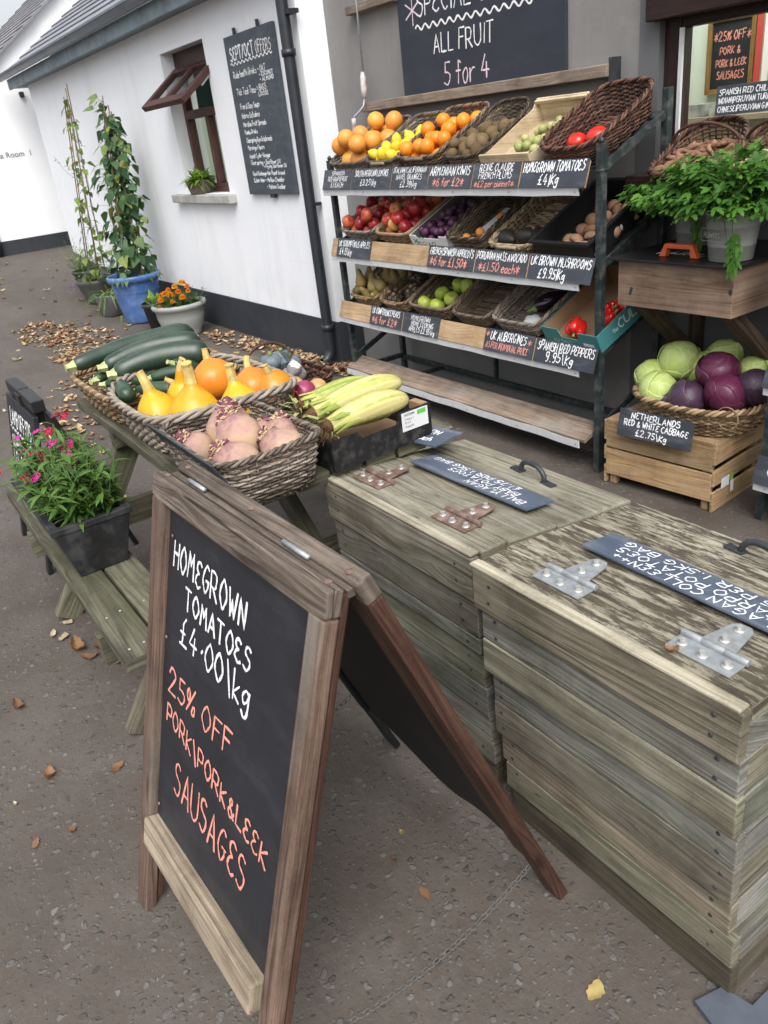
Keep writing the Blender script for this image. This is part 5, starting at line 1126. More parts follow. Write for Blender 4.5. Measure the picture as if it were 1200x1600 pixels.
squash("round yellow squash nearest the basket's left rim with tall pale stalk", (-2.365, .69, .81), .072, 'bottle', (.12, -.1, .3), .95, seed=1)
squash("small yellow bottle squash between the two big ones", (-2.4, .79, .845), .05, 'bottle', (.2, .1, 1.2), 1.3, seed=2)
squash("widest yellow squash in the front middle of the grey basket", (-2.235, .76, .82), .08, 'bottle', (.05, .05, 2.2), .95, seed=3)
squash("yellow squash with thick stalk at the right end of the grey basket", (-2.17, .885, .82), .068, 'bottle', (-.05, .2, 3.2), .95, seed=4)
squash("orange onion squash with upright stalk on top of the heap", (-2.4, .905, .86), .07, 'onion', (-.18, -.2, 1), mat=M_SQO, seed=5)
squash("orange onion squash leaning at the back right of the heap", (-2.28, .985, .83), .07, 'onion', (-.3, .15, 2), mat=M_SQO, seed=6)
squash("second orange onion squash at the back of the grey basket", (-2.225, 1.03, .83), .062, 'onion', (.3, .2, 0), mat=M_SQO, seed=7)
squash("small yellow squash half hidden under the orange one", (-2.46, .835, .83), .042, 'bottle', (.7, -.5, .4), 1.1, seed=8)
squash("tiny yellow squash with stub stalk against the front rim", (-2.275, .665, .8), .035, 'onion', (.35, 0, .3), seed=9)
squash("small yellow squash low behind the nearest squash", (-2.45, .72, .8), .04, 'bottle', (.3, -.3, .3), .9, seed=10)
squash("yellow squash low between the two biggest ones", (-2.3, .75, .775), .05, 'onion', (1.2, 0, .3), seed=11)
# swedes
def swede_mat():
    t = NT("swede_skin"); v = t.obj(False); oi = t.n("ShaderNodeObjectInfo"); sp = t.n("ShaderNodeSeparateXYZ"); t.l(v, sp.inputs[0])
    f = t.math('ADD', t.mapr(sp.outputs[2], -.06, .08), t.math('MULTIPLY', t.math('SUBTRACT', t.noise(v, 22, 6, .7), .5), 1.1), True)
    c = t.ramp(f, [(.12, (.5, .35, .21)), (.45, (.47, .315, .22)), (.72, (.36, .21, .18)), (.95, (.2, .09, .1))])
    ms = t.n("ShaderNodeMapping"); ms.inputs['Scale'].default_value = (30, 30, 150); t.l(v, ms.inputs[0])
    c = t.mix(t.mapr(t.noise(ms.outputs[0], 1, 4), .55, .7, 0, .55), c, (.48, .35, .24)); t.bump(t.noise(ms.outputs[0], 1, 4), .2, .002); return t.set(c, .6, .3)
M_SWEDE = swede_mat(); t_ = NT("leaf_scar"); M_SCAR = t_.set(t_.ramp(t_.math("ADD", t_.attr(), t_.math("MULTIPLY", t_.math("SUBTRACT", t_.noise(t_.obj(), 90, 3), .5), .5), True), [(.1, (.12, .03, .06)), (.35, (.22, .08, .1)), (.45, (.42, .3, .16)), (.9, (.52, .42, .25))]), .7, .3)
def swede(label, c, r, rot, seed):
    t = thing("swede", label, "swede", group="swedes in the grey basket"); R = random.Random(seed); m = MB()
    m.ball((0, 0, 0), (r, r, r * 1.05), 30, 22, lambda d, th, a: 1 + .07 * math.exp(-(th / .5) ** 2) * 2.2 - .03 * math.cos(3 * a + seed) * math.sin(th) + .02 * math.sin(5 * a + 4 * th) * math.sin(th) - .05 * math.exp(-((th - .85) / .25) ** 2)); m.build("root", M_SWEDE, t)
    s = MB(); n = 0
    for k in range(6):
        rr_ = r * (.46 - .06 * k); z = r * (1.0 + .07 * k)
        for j in range(int(11 - k)):
            if R.random() < .22: continue
            a = 2 * math.pi * j / (9 - k) + k * .7 + R.uniform(-.2, .2); w = rr_ * .3; P = Vector((rr_ * math.cos(a), rr_ * math.sin(a), z - r * .08)); o = Vector((math.cos(a), math.sin(a), .45)).normalized(); sd = Vector((-math.sin(a), math.cos(a), 0)); L = R.uniform(.004, .011)
            s.prism([P - sd * w, P + sd * w, P + sd * w * .8 + o * L, P - sd * w * .8 + o * L], o.cross(sd) * .0035)
    s.lathe([(r * .42, r * .96), (r * .3, r * 1.15), (r * .16, r * 1.36), (.004, r * 1.42)], 14, var=.2)
    s.build("leaf_scars", M_SCAR, t); t.matrix_world = Matrix.Translation(c) @ Euler(rot).to_matrix().to_4x4()
swede("swede at the back with tall ringed purple crown", (-2.01, 0.77, 0.827), 0.067, (-.1, .05, .4), 1)
swede("big pale swede at the front of the basket with its crown leaning left", (-1.78, 0.685, 0.807), 0.064, (.2, -.75, .4), 2)
swede("middle swede with curled stub leaves on its left side", (-1.88, 0.745, 0.842), 0.064, (.1, -.6, .2), 3)
swede("swede in the near right corner showing striped leaf stubs", (-1.76, 0.81, 0.817), 0.061, (-.1, -.95, .6), 4)
swede("swede at the left edge of the basket beside the slate", (-2.0, 0.66, 0.802), 0.051, (.5, -.4, .3), 5)
swede("swede at the back right with a broad smooth shoulder", (-1.855, 0.85, 0.812), 0.055, (-.5, -.1, .6), 6)
swede("small purple swede wedged at the right rim of the basket", (-1.745, 0.71, 0.782), 0.041, (.4, .5, .2), 7)
swede("swede tucked low between the back and the middle ones", (-1.935, 0.835, 0.792), 0.051, (-.6, .3, 1.2), 8)
# slate leaning in the swede basket
t = thing("slate_sign", "dark blank-backed slate leaning on the inside of the swede basket", "sign"); m = MB()
m.obox((0, 0, 0), (.225, 0, 0), (0, .0025, 0), (0, 0, .045)); m.build("slate", M_SLATE, t, .001); t.matrix_world = Matrix.Translation((-1.9, .6, .835)) @ Euler((.5, 0, .0)).to_matrix().to_4x4()
# corn box
M_BLKCARD = mottled("black_card", (.008, .008, .009), (.014, .014, .015), 5, .65, .3, .05, c3=(.05, .048, .046), s3=40)
CM = Matrix.Translation((-1.715, .925, TT + .002)) @ Matrix.Rotation(rad(92), 4, 'Z')
t = carton(CM, .02, .02, .01, "produce_box", "black cardboard tray of sweetcorn at the far end of the picnic table", M_BLKCARD, M_KRAFT) if False else thing("produce_box", "black cardboard tray of sweetcorn cobs on the picnic table", "box")
BLn, BWd, BH = .34, .33, .1           # along y, along x, height
m = MB(); m.prism([(0, 0, 0), (BLn, 0, 0), (BLn, 0, BH), (BLn - .11, 0, BH), (BLn - .122, 0, BH - .032), (.10, 0, BH - .032), (.088, 0, BH - .012), (0, 0, BH - .012)], (0, .006, 0)); m.build("front_panel", M_BLKCARD, t)
m = MB(); m.box(0, BLn, BWd - .006, BWd, 0, BH); m.build("back_panel", M_BLKCARD, t)
for a, h_ in ((0, BH - .012), (BLn - .006, BH)): m = MB(); m.box(a, a + .006, .006, BWd - .006, 0, h_); m.build("side_panel", M_BLKCARD, t)
m = MB(); m.box(.006, BLn - .006, .006, BWd - .006, .002, .008); m.box(BLn - .03, BLn - .0062, .0065, .06, BH - .02, BH + .003); m.build("lining", M_KRAFT, t)
m = MB(); m.box(BLn - .105, BLn - .012, -.0018, -.0003, BH - .058, BH - .004); lbm = m.build("paper_label", M_CARTON, t)
m = MB(); m.box(BLn - .05, BLn - .02, -.0026, -.002, BH - .02, BH - .007); m.build("label_patch", plain("label_green", (.12, .45, .08), .6), lbm)
c = Chalk(frame((BLn - .1, -.0022, BH - .056), (1, 0, 0), (0, 0, 1)), 81); c.line("SWEETCORN", .004, .042, .006, .035, .001); c.line("Class 1", .004, .03, .005, .03, .0009); c.line("10 x 2", .004, .02, .005, .02, .0009); c.line("Origin UK", .004, .008, .005, .03, .0009); c.build(plain("label_ink", (.08, .08, .09), .7), t)
t.matrix_world = CM
def husk_mat():
    t = NT("corn_husk"); uv = t.n("ShaderNodeUVMap"); v = t.obj(); 
    c = t.ramp(t.math('ADD', t.attr(), t.math('MULTIPLY', t.math('SUBTRACT', t.noise(v, 14, 4), .5), .6)), [(.1, (.2, .28, .05)), (.45, (.42, .42, .11)), (.8, (.56, .49, .22))]); 
    t.bump(t.noise(v, 60, 4), .2, .002); return t.set(c, .5, .35)
M_HUSK = husk_mat(); M_SILK = mottled("dried_silk", (.05, .025, .012), (.15, .08, .04), 40, .85, .2, .3)
def corn(label, p0, p1, r, tone, seed):
    """p0 silk end, p1 stem end"""
    p0, p1 = Vector(p0), Vector(p1); t = thing("corn_cob", label, "corn cob", p0.lerp(p1, .5), group="sweetcorn cobs in the black tray", world=True); R = random.Random(seed)
    d = (p1 - p0); n = 26; S = 30; vs = []; F = []; up = Vector((0, 0, 1)); sd = d.normalized().cross(up).normalized(); u2 = sd.cross(d.normalized()); m = MB()
    for i in range(n + 1):
        q = i / n; rr_ = r * (.6 + .4 * math.sin(min(1, q / .62) * math.pi / 2) if q < .62 else math.sqrt(max(.02, 1 - ((q - .62) / .4) ** 2))); c = p0 + d * q + up * .012 * math.sin(math.pi * q)
        for k in range(S):
            a = 2 * math.pi * k / S + q * .5; rib = 1 + .035 * math.cos(k * math.pi) + .04 * math.sin(3 * a + seed) + .02 * math.sin(7 * a + seed * 2); vs.append(c + (sd * math.cos(a) + u2 * math.sin(a)) * rr_ * rib)
    F = [(i * S + k, i * S + (k + 1) % S, (i + 1) * S + (k + 1) % S, (i + 1) * S + k) for i in range(n) for k in range(S)]; F += [tuple(range(S))[::-1], tuple(n * S + k for k in range(S))]
    va = [tone + .2 * math.sin(k * 1.3 + seed) + .12 * math.cos(k * math.pi) + R.uniform(-.12, .12) for i in range(n) for k in range(S)] + [tone, tone]
    m.add(vs, F, None, va, True)
    for j in range(7):       # loose husk blades
        a = R.uniform(0, 3.2); e = (sd * math.cos(a) + u2 * abs(math.sin(a))); q0 = R.uniform(.15, .5); P = [p0 + d * (q0 * (1 - s_)) + e * (r * (.75 + .3 * s_) + .008 * s_ * s_) - d * .03 * s_ * s_ - up * .015 * s_ * s_ for s_ in (0, .3, .6, 1)]; w = R.uniform(.006, .013); wd = d.normalized().cross(e).normalized()
        vs = []; 
        for s_, p in enumerate(P): ww = w * (1, 1, .7, .1)[s_]; vs += [p - wd * ww, p + e * .002, p + wd * ww]
        m.add(vs, [(s_ * 3 + b, s_ * 3 + b + 1, s_ * 3 + b + 4, s_ * 3 + b + 3) for s_ in range(3) for b in (0, 1)], None, R.uniform(.0, .5), True)
    m.build("husk", M_HUSK, t)
    s = MB()
    for j in range(34):
        o = Vector((R.uniform(-1, 1), R.uniform(-1, 1), R.uniform(-1, .6))) * r * .55; s.tube([p0 + d * .06 + o * .4, p0 - d * .03 + o * .8, p0 - d * R.uniform(.04, .12) + o * 1.2 - up * R.uniform(0, .03)], .0014, 3, caps=False)
    s.ball(p0, (r * .6, r * .6, r * .5), 10, 7); s.build("silk", M_SILK, t)
corn("greenest sweetcorn cob at the back left of the black tray", (-1.955, .985, .855), (-1.875, 1.21, .87), .031, .28, 1)
corn("long pale yellow cob in the middle of the black tray", (-1.84, .955, .86), (-1.805, 1.225, .885), .035, .62, 2)
corn("palest sweetcorn cob nearest the cut front of the tray", (-1.755, .95, .845), (-1.745, 1.2, .855), .036, .75, 3)
corn("sweetcorn cob lying low under the others in the tray", (-1.9, .97, .79), (-1.86, 1.22, .79), .032, .5, 4)
M_LEAFY = leafmat("husk_scrap", (.2, .24, .07), (.42, .4, .18), None, .6, .2)
m = MB(); R = random.Random(5)
for j in range(46):
    c = Vector((R.uniform(-2.02, -1.76), R.uniform(.94, 1.0), .815 + R.uniform(0, .045))); d = Vector((R.uniform(-1, 1), R.uniform(-1, .3), R.uniform(-.3, .6))).normalized(); w = d.cross(Vector((0, 0, 1))).normalized() * R.uniform(.003, .008); L = R.uniform(.04, .09)
    m.add([c - w, c + w, c + d * L * .6 + w * .8, c + d * L * .6 - w * .8, c + d * L - Vector((0, 0, .015))], [(0, 1, 2, 3), (3, 2, 4)], None, R.random(), True)
o = m.build("husk_scraps", M_LEAFY); tag(o, "loose torn husk leaves and silk at the near end of the corn tray", "husk leaves", kind='stuff')
# slate lying at the far corner of the table
t = thing("slate_sign", "slate sign lying flat at the table corner beyond the corn tray", "sign"); m = MB(); m.box(-.1, .1, -.06, .06, 0, .006); m.build("slate", M_SLATE_DUSTY, t, .001)
c = Chalk(Matrix.Translation((0, 0, .0062)), 83); c.line("UK CORN", -.08, .005, .03, .13, .004); c.line("75p each", -.06, -.04, .028, .12, .004); c.build(W_CHALK, t); t.matrix_world = Matrix.Translation((-1.755, 1.25, TT + .001)) @ Matrix.Rotation(rad(10), 4, 'Z')
# dark basket with hoop handle, garlic net, onions
t, M = table_basket("dark flat basket with hoop handle at the back of the picnic table", -2.68, -2.36, 1.12, 1.34, .05, WK_DARK, 65, rows=5, rimr=.005, rr=.005)
m = MB(); m.tube([(-.15 + .0 * i, .0, 0) for i in ()] or [(-.16, .1 * math.cos(math.pi * i / 14), .055 + .085 * math.sin(math.pi * i / 14)) for i in range(15)], .006, 7); m.build("hoop_handle", WK_DARK, t)
M_GREYSQ = mottled("blue_grey_skin", (.1, .125, .14), (.17, .2, .215), 8, .5, .4, .1, 60); M_GARLIC = mottled("garlic_skin", (.6, .56, .55), (.72, .69, .68), 14, .6, .3, .2, 60, c3=(.5, .4, .45), s3=20)
M_ONION = mottled("brown_onion_skin", (.42, .22, .08), (.58, .36, .16), 14, .35, .45, .1, 60); M_REDONION = mottled("red_onion_skin", (.22, .015, .06), (.36, .05, .13), 10, .3, .5, .08, 60)
for q, r, lb_ in (((-2.59, 1.2, .815), .042, "blue grey squash in the dark hoop basket nearest the orange squash"), ((-2.53, 1.25, .81), .038, "blue grey squash in the dark hoop basket farther right"), ((-2.64, 1.27, .81), .035, "blue grey squash under the hoop handle")):
    t = thing("grey_squash", lb_, "squash", q, group="blue grey squashes"); m = MB(); m.ball((0, 0, 0), (r, r, r * .8), 24, 14, lambda d, th, a: (1 + .06 * math.cos(8 * a)) * (1 - .25 * math.exp(-(th / .5) ** 2))); m.build("skin", M_GREYSQ, t); s = MB(); s.tube([(0, 0, r * .5), (.003, 0, r * 1.0)], .007, 6); s.build("stalk", M_STALK, t)
M_NET = glass("white_net", (.95, .95, .95), .6, .4)
t = thing("garlic_net", "knotted white net of garlic at the back of the table", "net of garlic", (-2.42, 1.17, .8))
m = MB()
for q in ((0, 0, 0), (.04, -.02, 0), (.01, .045, 0), (.03, .02, .03)): m.ball(q, (.026, .026, .024), 14, 10, lambda d, th, a: 1 + .05 * math.cos(7 * a) + .35 * math.exp(-(th / .25) ** 2))
o = m.build("garlic_bulbs", M_GARLIC, t); m = MB(); m.ball((.015, .01, .005), (.06, .055, .045), 16, 10, lambda d, th, a: 1 + .05 * math.sin(9 * a)); m.lathe([(.008, .045), (.006, .055), (.02, .08), (.026, .095)], 12, (.015, .01, 0)); m.build("net", M_NET, t)
for q, r, mt, lb_ in (((-2.32, 1.145, .79), .036, M_ONION, "brown onion between the garlic net and the red onion"), ((-2.215, 1.125, .8), .038, M_REDONION, "shiny red onion behind the corn tray"), ((-2.3, 1.22, .77), .034, M_ONION, "brown onion farther back beside the garlic net"), ((-1.87, .885, .84), .02, M_REDONION, "small pink red onion among the swedes")):
    t = thing("onion", lb_, "onion", q, group="onions on the picnic table"); m = MB(); m.ball((0, 0, 0), (r, r, r * .92), 20, 14, lambda d, th, a: 1 + .3 * math.exp(-(th / .2) ** 2) + .1 * math.exp(-((math.pi - th) / .3) ** 2)); m.build("bulb", mt, t)
    t.rotation_euler = (.6, .4, 0)

# ------------------------------------------------------------------ crate, cabbages and wall box beside the rack
M_CRATE = wood("pine_crate", (.22, .13, .06), (.38, .25, .13), (.5, .36, .21), 2.0, 45, .7, .25, varamt=.15, cracks=.25, stain=(.3, .24, .17))
cr = thing("wooden_crate", "slatted pine crate carrying the basket of cabbages", "crate"); W, D, H = .495, .40, .3
for z0, z1 in ((.045, .165), (.175, .3)):
    m = MB(); m.box(0, W, 0, .014, z0, z1); m.build("front_slat", M_CRATE, cr, .002)
    m = MB(); m.box(0, W, D - .014, D, z0, z1); m.build("back_slat", M_CRATE, cr, .002)
for z0, z1 in ((.0, .085), (.112, .18), (.205, .295)):
    for sg, x in ((1, W), (0, -.012)): m = MB(); m.box(x, x + .012, .002, D - .002, z0, z1); m.build("side_slat", M_CRATE, cr, .002)
for x in (.014, W - .044):
    for y in (.015, D - .045): m = MB(); m.box(x, x + .03, y, y + .03, 0, .29); m.build("corner_post", M_CRATE, cr, .001)
for i in range(4): m = MB(); m.box(.0, W, .016 + i * .096, .016 + i * .096 + .088, .283, .297); m.build("top_slat", M_CRATE, cr, .002)
m = MB(); m.box(W + .0125, W + .0135, .06, .12, .085, .13); m.quad((W + .016, .125, .1), (W + .016, .15, .1), (W + .018, .15, .05), (W + .018, .125, .05)); m.build("paper_tag", M_CARTON, cr)
m = MB(); m.quad((W + .0162, .12, .135), (W + .0162, .14, .135), (W + .0168, .145, .1), (W + .0168, .12, .1)); m.build("green_sticker", plain("sticker_green", (.25, .45, .06), .5), cr)
CRM = Matrix.Translation((-2.178, 2.53, 0)) @ Matrix.Rotation(rad(5), 4, 'Z'); cr.matrix_world = CRM
t = thing("wicker_basket", "wide tan wicker bowl of cabbages standing on the pine crate", "basket"); wicker(t, WK_TAN, .21, .17, .275, .225, .12, 2.6, 12, .0048, .034, lambda x, y: 1 - .06 * max(0, -y / .22), .008, 3, 71, rimturn=22)
m = MB(); m.tube([(.21 + .045 * math.cos(a), -.165, .1 + .045 * math.sin(a)) for a in [i * .3 for i in range(21)]], .0028, 5, True); m.build("ring_handle", WK_TAN, t)
BKM = Matrix.Translation((-1.865, 2.765, .3)); t.matrix_world = BKM
def cab_mat(name, c1, c2, vein, rough, wax=None):
    t = NT(name); v = t.obj(); w = t.n("ShaderNodeTexNoise"); w.inputs['Scale'].default_value = 5; t.l(v, w.inputs[0]); a = t.n("ShaderNodeVectorMath", operation='ADD'); s = t.n("ShaderNodeVectorMath", operation='SCALE'); s.inputs['Scale'].default_value = .1; t.l(w.outputs['Color'], s.inputs[0]); t.l(v, a.inputs[0]); t.l(s.outputs[0], a.inputs[1])
    c = t.ramp(t.noise(v, 9, 4), [(.3, c1), (.7, c2)]); vo = t.vor(a.outputs[0], 14, 'DISTANCE_TO_EDGE'); ve = t.mapr(vo.outputs['Distance'], .0, .045, .6, 0); c = t.mix(ve, c, vein)
    if wax: c = t.mix(t.mapr(t.noise(v, 6, 4), .5, .7, 0, .6), c, wax)
    t.bump(t.math('ADD', t.noise(v, 22, 4), t.math('MULTIPLY', ve, .5)), .35, .006); return t.set(c, rough, .4)
M_CABG = cab_mat("green_cabbage_leaf", (.36, .46, .12), (.48, .56, .2), (.58, .63, .34), .45); M_CABR = cab_mat("red_cabbage_leaf", (.06, .007, .027), (.105, .017, .05), (.13, .035, .07), .4, (.1, .04, .075)); M_CABD = cab_mat("waxy_red_cabbage_leaf", (.028, .012, .027), (.05, .022, .045), (.07, .035, .065), .45, (.1, .085, .12))
M_VEING = plain("cabbage_vein", (.6, .66, .38), .5); M_VEINR = plain("red_cabbage_vein", (.13, .035, .075), .4)
def cabbage(label, c, r, mat, rot, seed, vein):
    t = thing("cabbage", label, "cabbage", group="cabbages in the wicker bowl"); R = random.Random(seed); m = MB()
    m.ball((0, 0, 0), (r, r, r * .93), 36, 24, lambda d, th, a: 1 + .015 * math.sin(3 * a + 5 * th + seed) + .01 * math.sin(9 * a + 2 * th)); m.build("head", mat, t)
    for j in range(3):     # wrapper leaves: partial shells with a wavy free edge and ribs
        o = MB(); a0 = seed + j * 2.1; n1, n2 = 16, 20; vs = []
        for i in range(n1 + 1):
            for k in range(n2 + 1):
                q = i / n1; s_ = (k / n2 - .5) * 2; th = math.pi - .2 - q * (1.75 + .2 * math.cos(s_ * 4 + seed)) * (1 - .35 * s_ * s_); a = a0 + s_ * 1.25 * math.sin(.35 + q * 1.5); rr_ = r * (1.015 + .012 * j + .035 * q ** 3 + .012 * math.sin(s_ * 9 + seed) * q)
                vs.append((rr_ * math.sin(th) * math.cos(a), rr_ * math.sin(th) * math.sin(a), rr_ * .93 * math.cos(th)))
        o.add(vs, [(i * (n2 + 1) + k, (i + 1) * (n2 + 1) + k, (i + 1) * (n2 + 1) + k + 1, i * (n2 + 1) + k + 1) for i in range(n1) for k in range(n2)], None, R.random(), True)
        lf = o.build("outer_leaf", mat, t); lf.modifiers.new("thick", 'SOLIDIFY').thickness = .0025
        o = MB(); mid = n2 // 2; P = [Vector(vs[i * (n2 + 1) + mid]) * 1.006 for i in range(n1 - 1)]; o.tube(P, [.004 * (1 - i / n1) + .0008 for i in range(n1 - 1)], 6)
        for i in (3, 5, 7, 9):
            for sg in (-1, 1): o.tube([Vector(vs[min(n1, i + int(h * .45)) * (n2 + 1) + mid + sg * h]) * 1.004 for h in range(0, 8)], [.0022 * (1 - h / 9) + .0005 for h in range(8)], 5)
        o.build("leaf_vein", vein, lf)
    t.matrix_world = Matrix.Translation(c) @ Euler(rot).to_matrix().to_4x4()
for q, r, mt, rot, lb_ in (((-2.09, 2.71, .465), .07, M_CABG, (.3, .2, 0), "smallest green cabbage at the left rim of the bowl"), ((-2.005, 2.77, .53), .082, M_CABG, (.5, -.3, 1), "green cabbage on top of the heap at the upper left"), ((-1.995, 2.635, .435), .08, M_CABG, (1.0, .2, 2), "green cabbage at the front left of the bowl"),
    ((-1.93, 2.83, .49), .075, M_CABG, (.2, .6, 3), "green cabbage half hidden behind the big red one"), ((-1.88, 2.89, .54), .07, M_CABG, (.7, 0, 4), "green cabbage farthest back in the bowl"), ((-1.74, 2.88, .5), .065, M_CABG, (.3, .3, 5), "green cabbage peeping out behind the red ones on the right"),
    ((-1.805, 2.75, .52), .084, M_CABR, (.4, .2, 1), "large shiny red cabbage on top in the middle"), ((-1.845, 2.615, .435), .075, M_CABD, (1.1, .4, 2), "dark waxy red cabbage at the front of the bowl"), ((-1.715, 2.675, .465), .08, M_CABR, (.6, -.4, 3), "shiny red cabbage right of the waxy one"),
    ((-1.65, 2.75, .485), .075, M_CABD, (.2, .3, 4), "dark waxy red cabbage at the right rim of the bowl"), ((-1.94, 2.63, .41), .055, M_CABD, (.2, .3, 1.4), "dark red cabbage low between green and waxy ones"), ((-1.86, 2.74, .42), .07, M_CABD, (.2, .3, 1.4), "dark red cabbage buried at the bottom of the bowl")):
    cabbage(lb_, q, r, mt, rot, int(q[0] * -1000) % 17, M_VEING if mt is M_CABG else M_VEINR)
t = thing("slate_sign", "slate sign on the pine crate pricing Netherlands red and white cabbage", "sign"); m = MB(); m.box(0, .34, 0, .115, 0, .006); m.build("slate", M_SLATE, t, .001)
c = Chalk(Matrix.Translation((0, 0, .0062)), 85); c.line("NETHERLANDS", .06, .082, .025, .22, .004, jit=.06); c.line("RED & WHITE CABBAGE", .03, .05, .025, .29, .004, jit=.06); c.line("#2.75\\Kg", .09, .014, .025, .14, .004, jit=.06); c.build(W_CHALK, t)
t.matrix_world = frame(Vector((-2.09, 2.497, .262)), (1, .08, -.0), (0, .2, 1))
# wall box with slate lid, orange handle
M_PLY = wood("worn_ply", (.12, .075, .05), (.2, .135, .095), (.27, .19, .14), 1.4, 22, .8, .15, varamt=.05, cracks=.2, stain=(.26, .2, .155), knots=False)
M_BRACE = wood("dark_brace", (.035, .024, .016), (.08, .055, .036), (.13, .095, .065), 2, 45, .8, .2)
wb = thing("wall_box", "brown plywood wall box with black lid and orange handle above the cabbages", "box", world=True); bx0, bx1, by0, by1 = -2.165, -1.655, 2.57, 3.05
m = MB(); m.box(bx0, bx1, by0, by1, .785, .962); m.build("box_body", M_PLY, wb, .003)
m = MB(); m.box(bx0 - .03, bx1 + .02, by0 - .03, by1 - .002, .963, .973); m.build("lid", M_BLACK, wb, .002)
m = MB(); hx = -1.93; m.prism([(hx - .085, by0 + .05, .974), (hx - .055, by0 + .05, .974), (hx - .05, by0 + .05, 1.005), (hx + .05, by0 + .05, 1.005), (hx + .055, by0 + .05, .974), (hx + .085, by0 + .05, .974), (hx + .06, by0 + .05, 1.022), (hx - .06, by0 + .05, 1.022)], (0, .028, 0)); m.build("handle", plain("orange_handle", (.6, .11, .035), .45), wb, .003)
for x in (-2.12, -1.72): m = MB(); m.bar((x, 2.66, .78), (x, 3.05, .45), .05, .06, (1, 0, 0)); m.build("brace", M_BRACE, wb, .003)
for x in (-2.12, -1.72): m = MB(); m.box(x - .03, x + .03, 3.022, 3.056, .4, .78); m.build("wall_batten", M_BRACE, wb, .003)
m = MB(); m.bar((bx0 + .06, by0 - .0006, .83), (bx0 + .07, by0 - .0006, .86), .012, .001, (0, 1, 0)); m.ball((bx1 - .01, by0 - .0005, .88), (.008, .001, .012), 8, 5); m.build("paint_chip", M_IRON, wb)
c = Chalk(frame((hx - .13, by0 + .1, .9735), (1, 0, 0), (0, 1, 0)), 87); c.line("PARSLEY", 0, .0, .04, .3, .006); c.build(W_CHALK, wb)
# ------------------------------------------------------------------ things on the walls
t = thing("chalkboard", "tall narrow grey chalkboard listing September and October offers on the white wall", "chalkboard")
BW, BHt = .735, 1.035; m = MB(); m.box(0, BW, 0, BHt, -.03, 0); m.build("board", M_BOARD_GREY, t, .004)
m = MB()
for x in (.17, .53): m = MB(); m.box(x - .01, x + .01, BHt - .02, BHt + .04, -.022, -.002); m.build("hook", M_IRON, t, .002)
m = MB(); m.box(.33, .4, -.025, .0, -.026, -.004); m.build("bottom_hook", M_IRON, t, .002)
c = Chalk(Matrix.Translation((0, 0, .0004)), 91)
c.line("SEPT/OCT", .07, .885, .075, .37, .011); c.line("OFFERS", .47, .885, .07, .22, .007); c.wave(.06, .86, .7, .872, .008, 11, .007)
for (s_, x, y, h, w) in (("Rude health Drinks - OAT", .07, .775, .05, .5), ("- COCONUT", .47, .75, .03, .2), ("- ALMOND", .47, .72, .03, .2), ("Tick Tock Teas = BAGS", .08, .665, .05, .46), ("LOOSE", .42, .635, .03, .14), ("Free & Easy Soups", .1, .575, .042, .3), ("Nairns Oatcakes", .1, .515, .042, .28), ("Meridian Fruit Spreads", .1, .46, .038, .36), ("Kombu Drinks", .105, .41, .034, .2),
        ("Clearspring Rye Crispbreads", .11, .355, .038, .4), ("Mornings Flours", .11, .305, .036, .26), ("Aspall Cyder Vinegar", .115, .25, .036, .33), ("Clearspring - Sunflower Oil", .12, .205, .034, .46), ("- Frying Sunflower Oil", .32, .178, .03, .34), ("Equal Exchange-fair Roast Ground", .12, .132, .032, .5), ("Calon Wen - Mellow Cheddar", .12, .085, .036, .48), ("- Mature Cheddar", .32, .04, .034, .28)):
    c.line(s_, x, y, h * .8, w, .0052, jit=.06)
c.build(W_CHALK, t); t.matrix_world = frame(Vector((-5.945, WY - .003, 1.17)) + Vector((0, -.031, 0)), (1, .0, 0), (0, 0, 1))
t = thing("chalkboard", "big dark wall chalkboard reading all fruit five for four above the rack", "chalkboard"); m = MB(); m.box(0, 1.25, 0, .95, -.015, 0); m.build("board", M_BOARD_BLUE, t, .003)
c = Chalk(Matrix.Translation((0, 0, .0004)), 93); X0 = -4.135
c.line("SPECIAL OFFER", -3.96 - X0, 2.03 - 1.669, .105, .85, .008, slope=.01); c.line("ALL FRUIT", -3.835 - X0, 1.845 - 1.669, .088, .47, .0075, slope=.0); c.wave(-3.98 - X0, 1.985 - 1.669, -3.09 - X0, 1.975 - 1.669, .012, 13, .009); c.build(W_CHALK, t)
c = Chalk(Matrix.Translation((0, 0, .0004)), 94); c.line("*", -4.06 - X0, 2.0 - 1.669, .16, .12, .007); c.line("*", -3.08 - X0, 2.0 - 1.669, .16, .12, .007); c.line("5 for 4", -3.765 - X0, 1.69 - 1.669, .108, .36, .0085, slope=.0); c.build(P_CHALK, t)
t.matrix_world = frame(Vector((X0, GY - .018, 1.669)), (1, 0, 0), (0, 0, 1))
t = thing("awning_crank", "awning winding rod with worn white handle hanging at the grey wall", "winding rod", (-4.45, 2.98, 1.5), world=True)
m = MB(); m.tube([(-4.457, 3.0, 2.6), (-4.46, 2.99, 1.82)], .006, 8); m.tube([(-4.445, 2.97, 1.69), (-4.44, 2.955, 1.65), (-4.448, 2.93, 1.625), (-4.475, 2.905, 1.6), (-4.48, 2.9, 1.585)], .0065, 8); m.build("rod", M_GALV, t)
M_WORNW = mottled("worn_white_grip", (.42, .38, .36), (.6, .57, .55), 30, .6, .3, .1, c3=(.3, .2, .15), s3=18)
